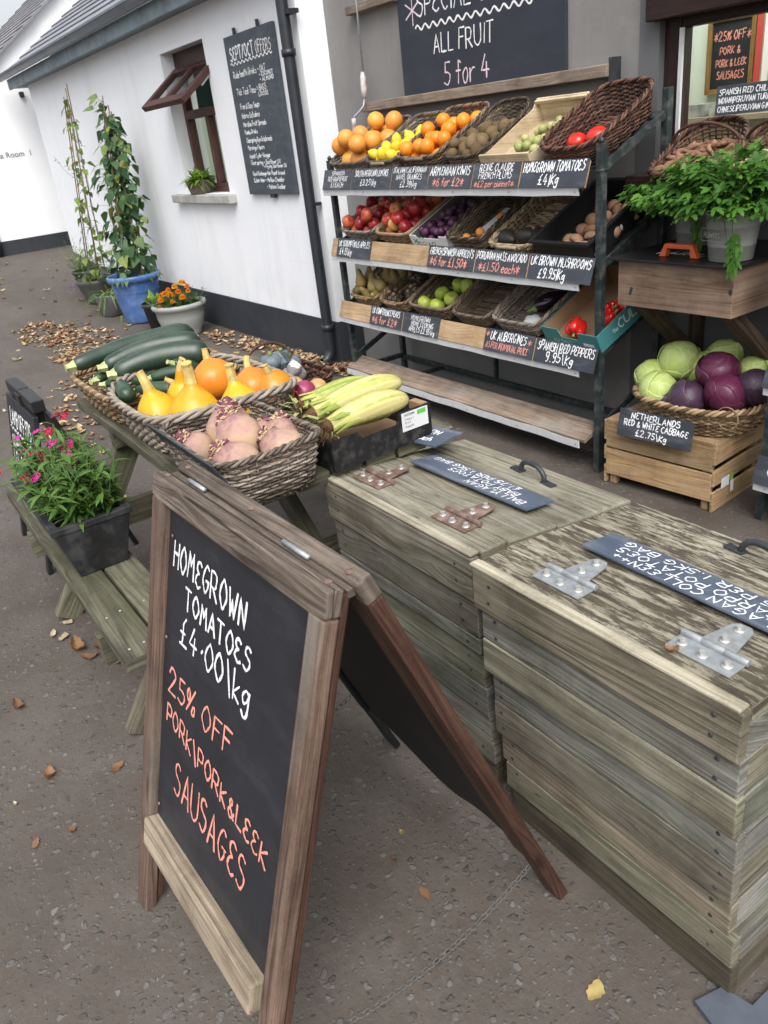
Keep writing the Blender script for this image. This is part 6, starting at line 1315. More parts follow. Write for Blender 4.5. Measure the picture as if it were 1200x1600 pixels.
m = MB(); m.tube([(-4.46, 2.985, 1.83), (-4.457, 2.983, 1.8), (-4.452, 2.978, 1.74), (-4.446, 2.972, 1.69)], [.009, .017, .02, .013], 12); m.build("grip", M_WORNW, t); m = MB(); m.tube([(-4.48, 2.9, 1.59), (-4.482, 2.9, 1.56), (-4.485, 2.9, 1.5), (-4.487, 2.9, 1.46)], [.014, .012, .017, .014], 12); m.build("grip", M_WORNW, t)
# behind the shop window
t = thing("framed_chalkboard", "oak framed chalkboard inside the shop window offering pork and leek sausages", "chalkboard"); fw, fh = .285, .37
M_OAK = wood("oak_frame", (.2, .11, .03), (.32, .19, .06), (.4, .26, .1), 2, 40, .5, .1, knots=False, cracks=0)
m = MB(); m.box(0, fw, 0, fh, -.01, -.004); m.build("board", M_BOARD, t)
for a in ((0, .025, 0, fh), (fw - .025, fw, 0, fh), (.025, fw - .025, 0, .025), (.025, fw - .025, fh - .025, fh)): m = MB(); m.box(*a, -.012, .01); m.build("frame_side", M_OAK, t, .002)
c = Chalk(Matrix.Translation((0, 0, -.0036)), 95); c.line("*25% OFF*", .035, .255, .042, .215, .005); c.line("PORK &", .075, .19, .034, .12, .0045); c.line("PORK & LEEK", .055, .13, .034, .18, .0045); c.line("SAUSAGES", .065, .07, .038, .16, .0045); c.build(O_CHALK, t)
t.matrix_world = frame(Vector((-3.085, 4.36, 1.485)), (1, 0, 0), (0, 0, 1))
t = thing("strip_curtain", "red and white striped strip curtain inside the shop behind the window", "curtain"); 
for k in range(12):
    m = MB(); x = -2.78 + k * .045; m.quad((x, 4.33, .9), (x + .034, 4.335, .9), (x + .034, 4.335, 2.3), (x, 4.33, 2.3)); m.build("strip", plain("strip_red", (.45, .06, .05), .4) if k % 2 == 0 else plain("strip_white", (.75, .72, .68), .4), t)
t = thing("shop_counter", "pale counter with wrapped goods inside the shop window", "counter"); m = MB(); m.box(-3.3, -1.2, 4.05, 4.3, 1.36, 1.385); m.box(-3.28, -1.22, 4.08, 4.28, .05, 1.36); m.build("counter_body", mottled("counter_wood", (.4, .32, .22), (.5, .42, .3), 5, .6, .3, 0), t)
m = MB(); R = random.Random(3)
for k in range(9): x = -3.15 + k * .14; m.box(x, x + .11, 4.1, 4.2, 1.386, 1.386 + R.uniform(.03, .09))
o = m.build("wrapped_goods", mottled("wrap_paper", (.08, .1, .1), (.6, .6, .55), 9, .6, .3, 0, c3=(.3, .35, .4), s3=8), t)
# turmeric and ginger baskets on the ledge
M_TURM = byrandom("turmeric_root", [(0, (.17, .085, .05)), (1, (.28, .15, .095))], 30, .4, .7, .2, .3, 80); M_GING = byrandom("ginger_root", [(0, (.36, .24, .13)), (1, (.5, .36, .22))], 30, .4, .7, .2, .3, 80)
def root_mesh(name, mat, fat):
    m = MB(); R = random.Random(4); n = 12
    m.tube([(lerp(-.05, .05, i / n), .006 * math.sin(i * .6), .004 * math.sin(i)) for i in range(n + 1)], [fat * (.45 + .55 * math.sin(math.pi * min(.97, i / n + .04))) * (1 + .09 * (i % 2)) for i in range(n + 1)], 10)
    m.tube([(.01, 0, 0), (.02, .018, .006), (.028, .034, .01)], [fat * .7, fat * .75, fat * .3], 8); me = m.mesh(name); me.materials.append(mat); return me
G["turmeric"] = root_mesh("turmeric", M_TURM, .012); G["ginger"] = root_mesh("ginger", M_GING, .019)
for x0, x1, kind, lb_, rl, n_, sd_ in ((-2.245, -1.93, "turmeric", "dark round basket of turmeric on the shop window ledge", "knobbly reddish turmeric root heaped in the dark window basket", 60, 5), (-1.915, -1.55, "ginger", "dark round basket of pale ginger beside the turmeric on the ledge", "pale ginger root heaped in the right window basket", 48, 6)):
    t = thing("wicker_basket", lb_, "basket", group="dark baskets on the window ledge"); W = x1 - x0
    wicker(t, WK_DARK, W / 2 * .8, .15, W / 2, .18, .07, 2.6, 8, .0045, .034, lambda x, y: 1 + .7 * max(0, y / .18), .007, 3, sd_); m = MB(); m.tube([((W / 2 + .0) * math.cos(math.pi * i / 12) * .98, .05, .08 + .09 * math.sin(math.pi * i / 12)) for i in range(13)], .0065, 7); m.build("hoop_handle", WK_DARK, t)
    M = Matrix.Translation(((x0 + x1) / 2, 2.955, 1.236)) @ Matrix.Rotation(rad(20), 4, 'X'); t.matrix_world = M; R = random.Random(sd_)
    for p in heap(W * .82, .3, .02, n_, sd_, 0, -.15, .05, K=14):
        Q = M @ Matrix.Translation((p[0], p[1], p[2] * .85)) @ Euler((R.uniform(-.5, .5), R.uniform(-.5, .5), R.uniform(0, 6.3))).to_matrix().to_4x4(); s = R.uniform(.75, 1.15); fruit_obj(kind + "_root", G[kind], Q @ Matrix.Diagonal((s, s, s, 1)), rl, "spice root", kind + " roots in the window basket")
t = thing("slate_sign", "slate sign in the shop window pricing red chillies, turmeric and ginger", "sign"); m = MB(); m.box(0, .3, 0, .1, 0, .006); m.build("slate", M_SLATE, t, .001)
c = Chalk(Matrix.Translation((0, 0, .0062)), 97); c.line("SPANISH RED CHILLIES #9", .012, .068, .02, .28, .0027); c.line("INDIAN|PERUVIAN TURMERIC #9", .012, .04, .019, .28, .0027); c.line("CHINESE|PERUVIAN GINGER #6", .012, .01, .019, .28, .0027); c.build(W_CHALK, t); t.matrix_world = frame(Vector((-2.072, 3.0, 1.43)), (1, .0, .012), (0, .1, 1))

# ------------------------------------------------------------------ leaves and plants
def leaf(mb, p, d, L, W, var, up=(0, 0, 1), droop=.3, fold=.25, n=5, shape='lance', curl=0.0):
    p = Vector(p); d = Vector(d).normalized(); up = Vector(up); sd = d.cross(up)
    sd = sd.normalized() if sd.length > 1e-4 else Vector((1, 0, 0)); nr = sd.cross(d); vs = []
    for i in range(n + 1):
        q = i / n
        w = {'lance': math.sin(math.pi * (q ** .75) * .97 + .02), 'heart': (min(1, (q / .12) ** .5) * (1 - ((q - .12) / .88) ** 1.5 if q > .12 else 1)) if q > 0 else .25, 'oval': math.sin(math.pi * (q * .96 + .02)) ** .7, 'strap': min(1, (1 - q) * 3) * .9 + .06}[shape] * W / 2
        c = p + d * L * q - Vector((0, 0, droop * L * q * q)) + nr * (curl * L * q * q)
        vs += [c - sd * w + nr * w * fold, c, c + sd * w + nr * w * fold]
    mb.add(vs, [(i * 3 + k, i * 3 + k + 1, i * 3 + k + 4, i * 3 + k + 3) for i in range(n) for k in (0, 1)], None, var, True)
def stem(mb, pts, r0, r1, var=.3):
    n = len(pts); mb.tube(pts, [lerp(r0, r1, i / max(1, n - 1)) for i in range(n)], 5, var=var)
def rdir(R, zlo=-.2, zhi=.8): a = R.uniform(0, 6.283); z = R.uniform(zlo, zhi); s = math.sqrt(max(0, 1 - z * z)); return Vector((s * math.cos(a), s * math.sin(a), z))
M_SOIL = mottled("potting_soil", (.018, .013, .009), (.045, .033, .024), 50, .95, .1, .8, 90, dist=.01)
L_BEAN = leafmat("bean_leaf", (.035, .085, .035), (.105, .2, .075), (.28, .3, .06)); L_PALE = leafmat("pale_vine_leaf", (.08, .16, .03), (.2, .28, .05), (.35, .33, .06)); L_DIAN = leafmat("dianthus_leaf", (.035, .09, .018), (.12, .22, .045)); L_PARS = leafmat("parsley_leaf", (.028, .09, .01), (.075, .2, .025), (.14, .28, .045), .5, .35)
L_FERN = leafmat("fern_leaf", (.1, .22, .02), (.25, .4, .06)); L_GREY = leafmat("grey_green_leaf", (.1, .13, .07), (.2, .24, .12)); L_GRASS = leafmat("grass_blade", (.07, .14, .03), (.2, .27, .09), (.4, .38, .2)); L_MARI = leafmat("marigold_leaf", (.02, .05, .015), (.05, .1, .025))
M_STEM = mottled("plant_stem", (.07, .12, .03), (.12, .19, .05), 20, .6, .3, 0); M_CANE = mottled("bamboo_cane", (.11, .07, .045), (.2, .14, .09), 15, .7, .3, .1)
def pot_mat(name, c1, c2, r=.45, drip=None): return mottled(name, c1, c2, 4, r, .45, .06, c3=drip, s3=9)
M_BLUEGL = pot_mat("blue_glaze", (.045, .1, .26), (.09, .17, .38), .25, (.14, .22, .42)); M_GREYPOT = pot_mat("grey_plastic_pot", (.27, .29, .27), (.33, .35, .33), .45); M_DKPOT = pot_mat("dark_pot", (.025, .027, .03), (.045, .047, .05), .5); M_STONEPOT = pot_mat("mossy_dark_pot", (.05, .055, .05), (.1, .1, .09), .7)
def pot(name, label, c, prof, mat, cat="plant pot", seg=32):
    t = thing(name, label, cat, c); m = MB(); m.lathe(prof, seg); m.build("pot", mat, t)
    k = max(range(len(prof)), key=lambda i: prof[i][1]); rs = min(prof[-1][0], prof[k][0]) * .99; zs = prof[k][1] - .035; s = MB(); s.lathe([(rs, zs), (rs * .6, zs + .008), (0, zs + .012)], 20); s.build("soil", M_SOIL, t); return t
# bean in the blue glazed pot
c = (-8.12, 2.45, ground_z(-8.12, 2.45)); t = pot("potted_bean", "blue glazed pot with a tall dark green bean climbing canes against the white wall", c, [(0, 0), (.17, 0), (.175, .02), (.205, .2), (.232, .38), (.24, .4), (.262, .41), (.264, .455), (.25, .465), (.235, .455), (.225, .3)], M_BLUEGL, "potted plant")
R = random.Random(11); m = MB(); s = MB(); lv = MB(); tops = []
for k in range(6):
    a = k * 1.05 + .3; b0 = Vector((.15 * math.cos(a), .15 * math.sin(a), .42)); t1 = Vector((-.06 + .03 * math.cos(a), .15 + .03 * math.sin(a), 1.98 + R.uniform(-.12, .08))); m.tube([b0, b0.lerp(t1, .5), t1], .0055, 6)
    P = []; 
    for i in range(30):
        q = i / 29; p = b0.lerp(t1, q * (.96)); P.append(p + Vector((math.cos(q * 30 + k), math.sin(q * 30 + k), 0)) * .014)
    stem(s, P, .004, .0025)
    for i in range(64):
        q = R.random(); 
        if R.random() > .55 + .5 * math.sin(math.pi * min(1, q * 1.05)) and q < .25: continue
        p = b0.lerp(t1, q * .97); spread = .06 + .1 * math.sin(math.pi * q) ; d = rdir(R, -.1, .3); e = p + Vector((d.x, d.y, 0)) * R.uniform(.02, spread) + Vector((0, 0, R.uniform(-.02, .04)))
        stem(s, [p, p.lerp(e, .5) + Vector((0, 0, .012)), e], .0018, .0014)
        L = R.uniform(.075, .135) * (1 - .2 * q); leaf(lv, e, Vector((d.x * .5 + R.uniform(-.5, .5), d.y * .5 + R.uniform(-.3, .3), R.uniform(-1, -.2))), L, L * R.uniform(.85, 1.05), R.random() ** 1.3, up=(d.x + R.uniform(-.4, .4), d.y - .35, R.uniform(.2, .8)), droop=R.uniform(0, .2), fold=R.uniform(-.1, .25), shape='heart')
for q in ((-.1, .1, 2.02), (-.14, .05, 1.93), (-.02, .1, 1.9)): leaf(lv, q, (R.uniform(-.6, .2), -.4, .1), .12, .1, .75, up=(0, -.6, .7), shape='heart')
for k in range(9): a = R.uniform(0, 6.28); d = Vector((math.cos(a), math.sin(a), 0)); p = d * .22 + Vector((0, 0, .46)); leaf(lv, p, d + Vector((0, 0, -.4)), .09, .075, R.random() * .8, droop=.5, shape='heart')
P = [Vector((.12, -.2, .46)), Vector((.15, -.27, .42)), Vector((.16, -.27, .3)), Vector((.2, -.26, .12))]; stem(s, P, .003, .002); leaf(lv, P[-1], (-.4, -.3, -.8), .09, .07, .8, up=(0, -1, .3), shape='heart'); leaf(lv, P[2], (-.8, -.3, -.3), .06, .05, .7, up=(0, -1, .3), shape='heart')
m.build("cane", M_CANE, t); s.build("stem", M_STEM, t); lv.build("foliage", L_BEAN, t)
# sparse climber
c = (-9.22, 2.38, ground_z(-9.22, 2.38)); t = pot("potted_climber", "dark bowl with bare tall canes and a sparse yellowing climber, left of the blue pot", c, [(0, 0), (.15, 0), (.16, .02), (.22, .2), (.235, .22), (.24, .25), (.225, .255), (.215, .2)], M_STONEPOT, "potted plant")
m = MB(); s = MB(); lv = MB(); fl = MB(); R = random.Random(12)
for k in range(5):
    a = k * 1.3; b0 = Vector((.12 * math.cos(a), .1 * math.sin(a), .22)); t1 = Vector((-.1 + .04 * math.cos(a), .2 + .03 * math.sin(a), (2.12, 2.16, 1.98, 2.05, 1.95)[k] - .02)); m.tube([b0, b0.lerp(t1, .5), t1], .006, 6); P = [b0.lerp(t1, i / 25 * .9) + Vector((math.cos(i * .9 + k), math.sin(i * .9 + k), 0)) * .012 for i in range(26)]
    if k < 3: stem(s, P, .003, .002)
    for i in range(22):
        q = R.random() ** 1.3 * .95; p = b0.lerp(t1, q); d = rdir(R, -.2, .2); e = p + Vector((d.x, d.y, 0)) * R.uniform(.02, .08); stem(s, [p, e], .0015, .0012); L = R.uniform(.05, .1); leaf(lv, e, Vector((d.x * .5 + R.uniform(-.4, .4), d.y * .4, R.uniform(-1, -.2))), L, L * .9, R.random(), up=(d.x + R.uniform(-.3, .3), d.y - .5, .5), shape='heart', droop=.1)
for k in range(60):
    p = Vector((R.uniform(-.2, .28), R.uniform(-.18, .12), .24)); d = rdir(R, .3, 1); L = R.uniform(.08, .22); e = p + d * L; stem(s, [p, e], .0018, .001); 
    for j in range(3): leaf(lv, p.lerp(e, R.uniform(.3, 1)), rdir(R, -.2, .6), .035, .018, R.random() * .7)
    if k % 2: 
        for j in range(5): q = e + Vector((R.uniform(-.015, .015), R.uniform(-.015, .015), R.uniform(-.02, .02))); leaf(fl, q, rdir(R, -.3, .8), .02, .014, R.random(), shape='oval', n=3)
P = [Vector((-.08, .12, 1.2)), Vector((-.14, .0, 1.35)), Vector((-.2, -.06, 1.5))]; stem(s, P, .002, .0015)
for i in range(8): leaf(lv, P[0].lerp(P[2], i / 8), rdir(R, -.3, .5), .05, .04, R.random(), shape='heart')
P = [Vector((-.1, .2, 1.95)), Vector((.1, .15, 1.85)), Vector((.28, .1, 1.75)), Vector((.42, .08, 1.55))]; stem(s, P, .0018, .0012)
for i in range(8): leaf(lv, P[min(3, i // 2)] + Vector((R.uniform(-.05, .05), 0, R.uniform(-.05, .05))), rdir(R, -.6, .2), .06, .05, R.random() * .7, shape='heart')
m.build("cane", M_CANE, t); s.build("stem", M_STEM, t); lv.build("foliage", L_PALE, t); fl.build("purple_flowers", leafmat("purple_petal", (.13, .09, .3), (.26, .2, .46), None, .5, .2), t)
# lavender-like bush in black pot, grass plant in clear tub, small succulent pot
c = (-9.75, 2.42, ground_z(-9.75, 2.42)); t = pot("potted_shrub", "small black pot with a wispy grey green shrub, farthest left along the wall", c, [(0, 0), (.12, 0), (.15, .2), (.165, .21), (.165, .235), (.15, .235)], M_DKPOT, "potted plant"); s = MB(); lv = MB(); R = random.Random(13); fl = MB()
for k in range(110):
    p = Vector((R.uniform(-.09, .09), R.uniform(-.09, .09), .22)); d = rdir(R, .25, 1); L = R.uniform(.15, .4); e = p + d * L * Vector((1.0, 1.0, .8)).length / 1.6; stem(s, [p, p.lerp(e, .5) + Vector((0, 0, .03)), e], .0015, .0008)
    for j in range(8): leaf(lv, p.lerp(e, R.uniform(.3, 1)), (d + rdir(R, -.3, .6)), .035, .009, R.random(), n=2)
for k in range(24): q = Vector((.1 + R.uniform(-.06, .1), -.22 + R.uniform(-.08, .06), .05 + R.uniform(-.03, .1))); leaf(fl, q, rdir(R, -.2, .8), .022, .014, R.random(), n=2, shape='oval')
s.build("stem", M_STEM, t); lv.build("foliage", L_GREY, t); fl.build("purple_flowers", bpy.data.materials["purple_petal"], t)
c = (-8.62, 2.3, ground_z(-8.62, 2.3)); t = pot("potted_grass", "pale tub with arching grassy leaves between the climbers and the blue pot", c, [(0, 0), (.12, 0), (.145, .2), (.15, .21), (.14, .21)], mottled("clear_grey_tub", (.16, .17, .17), (.22, .23, .23), 5, .3, .5, 0), "potted plant"); lv = MB(); R = random.Random(14)
for k in range(46): d = rdir(R, .3, .9); leaf(lv, (R.uniform(-.06, .06), R.uniform(-.06, .06), .19), d, R.uniform(.2, .38), .014, R.random(), droop=R.uniform(.4, 1.1), shape='strap', n=7)
lv.build("foliage", L_GRASS, t)
c = (-7.56, 2.43, 0); t = pot("potted_succulent", "black plastic pot with light green leaves between the blue and grey pots", c, [(0, 0), (.095, 0), (.13, .235), (.14, .24), (.14, .265), (.128, .265)], M_DKPOT, "potted plant"); lv = MB(); R = random.Random(15)
for k in range(90): d = rdir(R, .1, 1); leaf(lv, (R.uniform(-.09, .09), R.uniform(-.09, .09), .25 + R.uniform(0, .05)), d, R.uniform(.04, .08), .022, R.random(), droop=-.2, shape='oval', n=3)
lv.build("foliage", L_FERN, t)
# marigolds
c = (-7.14, 2.5, 0); t = pot("potted_marigolds", "wide pale grey pot of orange marigolds at the foot of the white wall", c, [(0, 0), (.15, 0), (.16, .012), (.155, .025), (.19, .08), (.215, .17), (.22, .24), (.24, .25), (.25, .27), (.245, .292), (.225, .295), (.215, .27)], M_GREYPOT, "potted plant", 40); lv = MB(); s = MB(); R = random.Random(16)
for k in range(230):
    a = R.uniform(0, 6.28); r = .2 * math.sqrt(R.random()); p = Vector((r * math.cos(a), r * math.sin(a), .28)); d = rdir(R, .2, 1); e = p + d * R.uniform(.04, .13); stem(s, [p, e], .0018, .0012)
    for j in range(6): leaf(lv, p.lerp(e, R.uniform(.2, 1)), d + rdir(R, -.3, .5), .04, .01, R.random(), n=2)
s.build("stem", M_STEM, t); lv.build("foliage", L_MARI, t); M_MARI = leafmat("marigold_petal", (.75, .2, .01), (.85, .38, .02), None, .6, .15); M_MARIY = leafmat("yellow_marigold_petal", (.75, .4, .02), (.85, .55, .04), None, .6, .15)
def pompon(m, c, r, R, up=(0, 0, 1)):
    c = Vector(c)
    for ring_ in range(5):
        for k in range((10, 11, 9, 7, 4)[ring_]):
            a = k * 6.283 / (10, 11, 9, 7, 4)[ring_] + ring_; el = -.25 + ring_ * .42; d = Vector((math.cos(a) * math.cos(el), math.sin(a) * math.cos(el), math.sin(el))); leaf(m, c + d * r * .25, d, r * .8, r * .7, R.random(), droop=.15, shape='oval', n=3, fold=.4)
for k, q in enumerate(((-.17, -.08, .35), (-.1, -.13, .33), (-.08, -.04, .4), (-.03, -.1, .38), (.02, -.16, .34), (.0, .0, .43), (.03, .05, .46), (.08, -.08, .38), (.12, -.02, .4), (.15, -.1, .33), (.1, .08, .43), (-.12, .04, .41), (.18, .05, .4), (-.05, .1, .44), (.05, -.2, .28), (.2, -.02, .36), (-.2, -.01, .34))):
    m = MB(); pompon(m, q, R.uniform(.022, .034), R); m.build("flower", M_MARIY if k in (6, 5) else M_MARI, t)
# fern on the sill
t = thing("potted_fern", "rough square pot with bright green leaves on the white wall's window sill", "potted plant", (-6.98, 2.875, 1.17)); m = MB(); h = .11
m.add([(-.08, -.06, 0), (.08, -.06, 0), (.08, .06, 0), (-.08, .06, 0), (-.105, -.08, h), (.105, -.08, h), (.105, .08, h), (-.105, .08, h)], [(3, 2, 1, 0), (0, 1, 5, 4), (1, 2, 6, 5), (2, 3, 7, 6), (3, 0, 4, 7), (4, 5, 6, 7)], None, 0); m.build("pot", mottled("rough_clay", (.09, .07, .055), (.17, .135, .11), 25, .9, .2, .5, 60), t, .006); t.rotation_euler = (0, 0, .5)
lv = MB(); R = random.Random(17)
for k in range(130): d = rdir(R, .05, 1); leaf(lv, (R.uniform(-.07, .07), R.uniform(-.05, .05), h), d, R.uniform(.1, .2), R.uniform(.022, .036), R.random(), droop=R.uniform(.2, .7), n=5)
lv.build("foliage", L_FERN, t)
# parsley in grey buckets on the wall box
M_BUCKET = mottled("grey_zinc_bucket", (.2, .2, .19), (.26, .26, .25), 5, .45, .4, .03)
def parsley_leaf(mb, p, d, s, R, var, up):
    p = Vector(p); d = Vector(d).normalized(); sd = d.cross(Vector(up)); sd = sd.normalized() if sd.length > 1e-3 else Vector((1, 0, 0)); nr = sd.cross(d)
    for ang, ls, ww in ((0, 1.0, .36), (.85, .8, .3), (-.85, .8, .3)):
        dd = d * math.cos(ang) + sd * math.sin(ang); ss = dd.cross(nr)
        pr = [(0, .03), (.18, .5), (.3, .95), (.42, .72), (.55, 1.05), (.66, .6), (.8, .72), (1, .05)]; vs = []
        cup = R.uniform(-.25, .35)
        for q, w in pr:
            c = p + dd * s * ls * q - Vector((0, 0, .3 * s * q * q)); w_ = w * ww * s * .62; vs += [c - ss * w_ + nr * (w_ * cup), c, c + ss * w_ + nr * (w_ * cup)]
        mb.add(vs, [(i * 3 + k, i * 3 + k + 1, i * 3 + k + 4, i * 3 + k + 3) for i in range(7) for k in (0, 1)], None, min(1, max(0, var + R.uniform(-.08, .08))), True)
def parsley(label, c, seed, n, spread, hgt, bias, text=None):
    t = thing("parsley_bucket", label, "potted herb", c); m = MB(); m.lathe([(0, 0), (.072, 0), (.075, .004), (.079, .05), (.082, .053), (.08, .056), (.088, .115), (.091, .118), (.089, .121), (.094, .158), (.099, .162), (.097, .166), (.09, .164)], 36); m.build("bucket", M_BUCKET, t)
    so = MB(); so.lathe([(.088, .15), (0, .155)], 20); so.build("soil", M_SOIL, t); R = random.Random(seed); s = MB(); lv = MB()
    for k in range(n):
        a = R.uniform(0, 6.283); p = Vector((R.uniform(-.06, .06), R.uniform(-.06, .06), .155)); q = R.random(); rr_ = spread * math.sqrt(R.random()); d = Vector((math.cos(a) * rr_ + bias[0] * q, math.sin(a) * rr_ * .7 + bias[1] * q, hgt * (1 - (rr_ / spread) ** 2 * .75) * R.uniform(.45, 1))); e = p + d; mid = p.lerp(e, .5) + Vector((0, 0, .05))
        stem(s, [p, mid, e], .0018, .0012, .6); out = Vector((d.x, d.y, d.z * .3)).normalized()
        for j in range(5): q_ = e + Vector((R.uniform(-.03, .03), R.uniform(-.03, .03), R.uniform(-.03, .015))); parsley_leaf(lv, q_, out + rdir(R, -.5, .3), R.uniform(.034, .052), R, R.random(), (R.uniform(-.4, .4), R.uniform(-.6, 0), 1))
    for k in range(4):
        P = [Vector((.03 * k, -.08, .17)), Vector((.05 + .03 * k, -.13, .15)), Vector((.08 + .02 * k, -.14, .05)), Vector((.09 + .015 * k, -.13, -.0 + .02 * k))]
        if k < 2: stem(s, P, .0018, .001, .7); [parsley_leaf(lv, P[3] + Vector((0, 0, .03 * j)), (R.uniform(-.5, .5), -.3, -.8), .04, R, R.random() * .5 + .4, (0, -1, .2)) for j in range(4)]
    s.build("stem", L_PARS, t); lv.build("foliage", L_PARS, t)
    if text:
        cc = Chalk(Matrix.Rotation(rad(-14), 4, 'Z') @ frame((-.05, -.0905, .075), (1, 0, 0), (0, -.06, 1)), seed); cc.line(text, .012, .012, .017, .075, .0022, jit=0); cc.stroke([(0, 0), (.1, 0), (.1, .042), (0, .042), (0, 0)], .0012); cc.build(plain("pale_emboss", (.42, .42, .4), .6), t)
    return t
parsley("grey bucket of parsley standing on the black lid right of the orange handle", (-1.735, 2.66, .974), 31, 190, .25, .22, (-.07, 0, 0), "FLOWERS")
parsley("second parsley bucket farther back, spilling over the left end of the wall box", (-2.05, 2.9, .974), 32, 125, .21, .16, (-.04, -.08, 0))
# planter of dianthus on the bench
t = thing("flower_trough", "black plastic trough of pink and red dianthus standing on the bench", "planter"); m = MB(); b = [(-2.66, .31), (-2.262, .31), (-2.262, .455), (-2.66, .455)]; tp = [(-2.785, .262), (-2.225, .262), (-2.225, .5), (-2.785, .5)]
z0, z1 = .432, .615; TC = Vector((-2.48, .385, .432))
def ringp(P, z, k=0.0): cx = sum(p[0] for p in P) / 4; cy = sum(p[1] for p in P) / 4; return [(p[0] + (k if p[0] > cx else -k) - TC.x, p[1] + (k if p[1] > cy else -k) - TC.y, z - TC.z) for p in P]
rings = [ringp(b, z0), ringp([(lerp(p[0], q[0], .85), lerp(p[1], q[1], .85)) for p, q in zip(b, tp)], z1 - .02), ringp(tp, z1 - .02), ringp(tp, z1), ringp(tp, z1, -.025), ringp(tp, z1 - .05, -.03)]
vs = [p for r in rings for p in r]; m.add(vs, [(3, 2, 1, 0)] + [(i * 4 + k, i * 4 + (k + 1) % 4, i * 4 + 4 + (k + 1) % 4, i * 4 + 4 + k) for i in range(5) for k in range(4)] + [(20, 21, 22, 23)], None, 0); m.build("trough", mottled("scuffed_black_plastic", (.012, .012, .013), (.028, .028, .03), 9, .5, .4, .1, c3=(.06, .06, .062), s3=14), t, .008)
s_ = MB(); q = ringp(tp, z1 - .035, -.028); s_.add(q, [(0, 1, 2, 3)], None, 0); s_.build("soil", M_SOIL, t)
s = MB(); lv = MB(); R = random.Random(19); t.location = TC
for k in range(235):
    x = R.uniform(-.25, .22); y = R.uniform(-.075, .09); p = Vector((x, y, .15)); h = R.uniform(.07, .2); e = p + Vector((R.uniform(-.07, .07), R.uniform(-.06, .06), h)); stem(s, [p, p.lerp(e, .5) + Vector((R.uniform(-.01, .01), 0, .01)), e], .0016, .0012)
    for j in range(9): d = rdir(R, -.1, .8); leaf(lv, p.lerp(e, R.uniform(.15, 1)), d, R.uniform(.04, .085), R.uniform(.009, .019), R.random(), droop=R.uniform(.1, .5), n=4)
s.build("stem", M_STEM, t); lv.build("foliage", L_DIAN, t)
M_PINK = leafmat("magenta_petal", (.5, .02, .22), (.65, .05, .32), None, .5, .2); M_RED = leafmat("crimson_petal", (.3, .008, .035), (.48, .02, .07), None, .5, .2)
def dianthus(parent, c, r, mat, up, R):
    m = MB(); c = Vector(c); up = Vector(up).normalized(); a0 = R.uniform(0, 6); u = up.orthogonal().normalized(); v = up.cross(u)
    for k in range(5):
        a = a0 + k * 1.2566; d = u * math.cos(a) + v * math.sin(a); sd = up.cross(d); vs = [c - sd * .001, c + sd * .001]; F = []
        for i in range(9): q = (i / 8 - .5) * 1.25; dd = (d * math.cos(q) + sd * math.sin(q)); vs.append(c + dd * r * (1 - .14 * (i % 2)) + up * r * R.uniform(.05, .22))
        mid = len(vs); vs.append(c + d * r * .45 + up * r * .08)
        m.add(vs, [(0, 1, mid)] + [(mid, 2 + i, 3 + i) for i in range(8)] + [(0, mid, 2), (1, 10, mid)], None, R.random(), True)
    o = m.build("flower", mat, parent); return o
for q, r, mt in (((-.035, .005, .34), .02, M_PINK), ((-.05, -.04, .3), .021, M_RED), ((.07, .03, .3), .019, M_RED), ((.12, .0, .3), .012, M_PINK), ((-.17, .02, .34), .017, M_RED), ((-.2, .06, .38), .014, M_RED), ((-.12, -.02, .3), .018, M_RED), ((-.14, -.07, .27), .017, M_RED), ((-.1, -.09, .25), .02, M_RED), ((-.04, -.1, .25), .012, M_PINK), ((-.21, -.06, .29), .014, M_PINK), ((-.3, -.06, .31), .013, M_PINK), ((-.265, -.16, .22), .02, M_RED), ((-.18, -.09, .22), .018, M_RED), ((-.08, -.05, .27), .012, M_PINK), ((.0, .05, .33), .012, M_RED), ((-.23, .02, .33), .015, M_RED), ((-.16, .08, .38), .015, M_RED)) + tuple(((R.uniform(-.3, .05), R.uniform(-.1, .08), R.uniform(.25, .34)), R.uniform(.012, .018), R.choice((M_RED, M_PINK))) for _ in range(12)):
    dianthus(t, q, r * 1.2, mt, (R.uniform(-.3, .5), R.uniform(-.7, -.1), 1), R)
s = MB(); P = [Vector((-.0, -.08, .16)), Vector((-.12, -.13, .19)), Vector((-.2, -.15, .2)), Vector((-.265, -.16, .215))]; stem(s, P, .0022, .0015); s.build("stem", M_STEM, t)

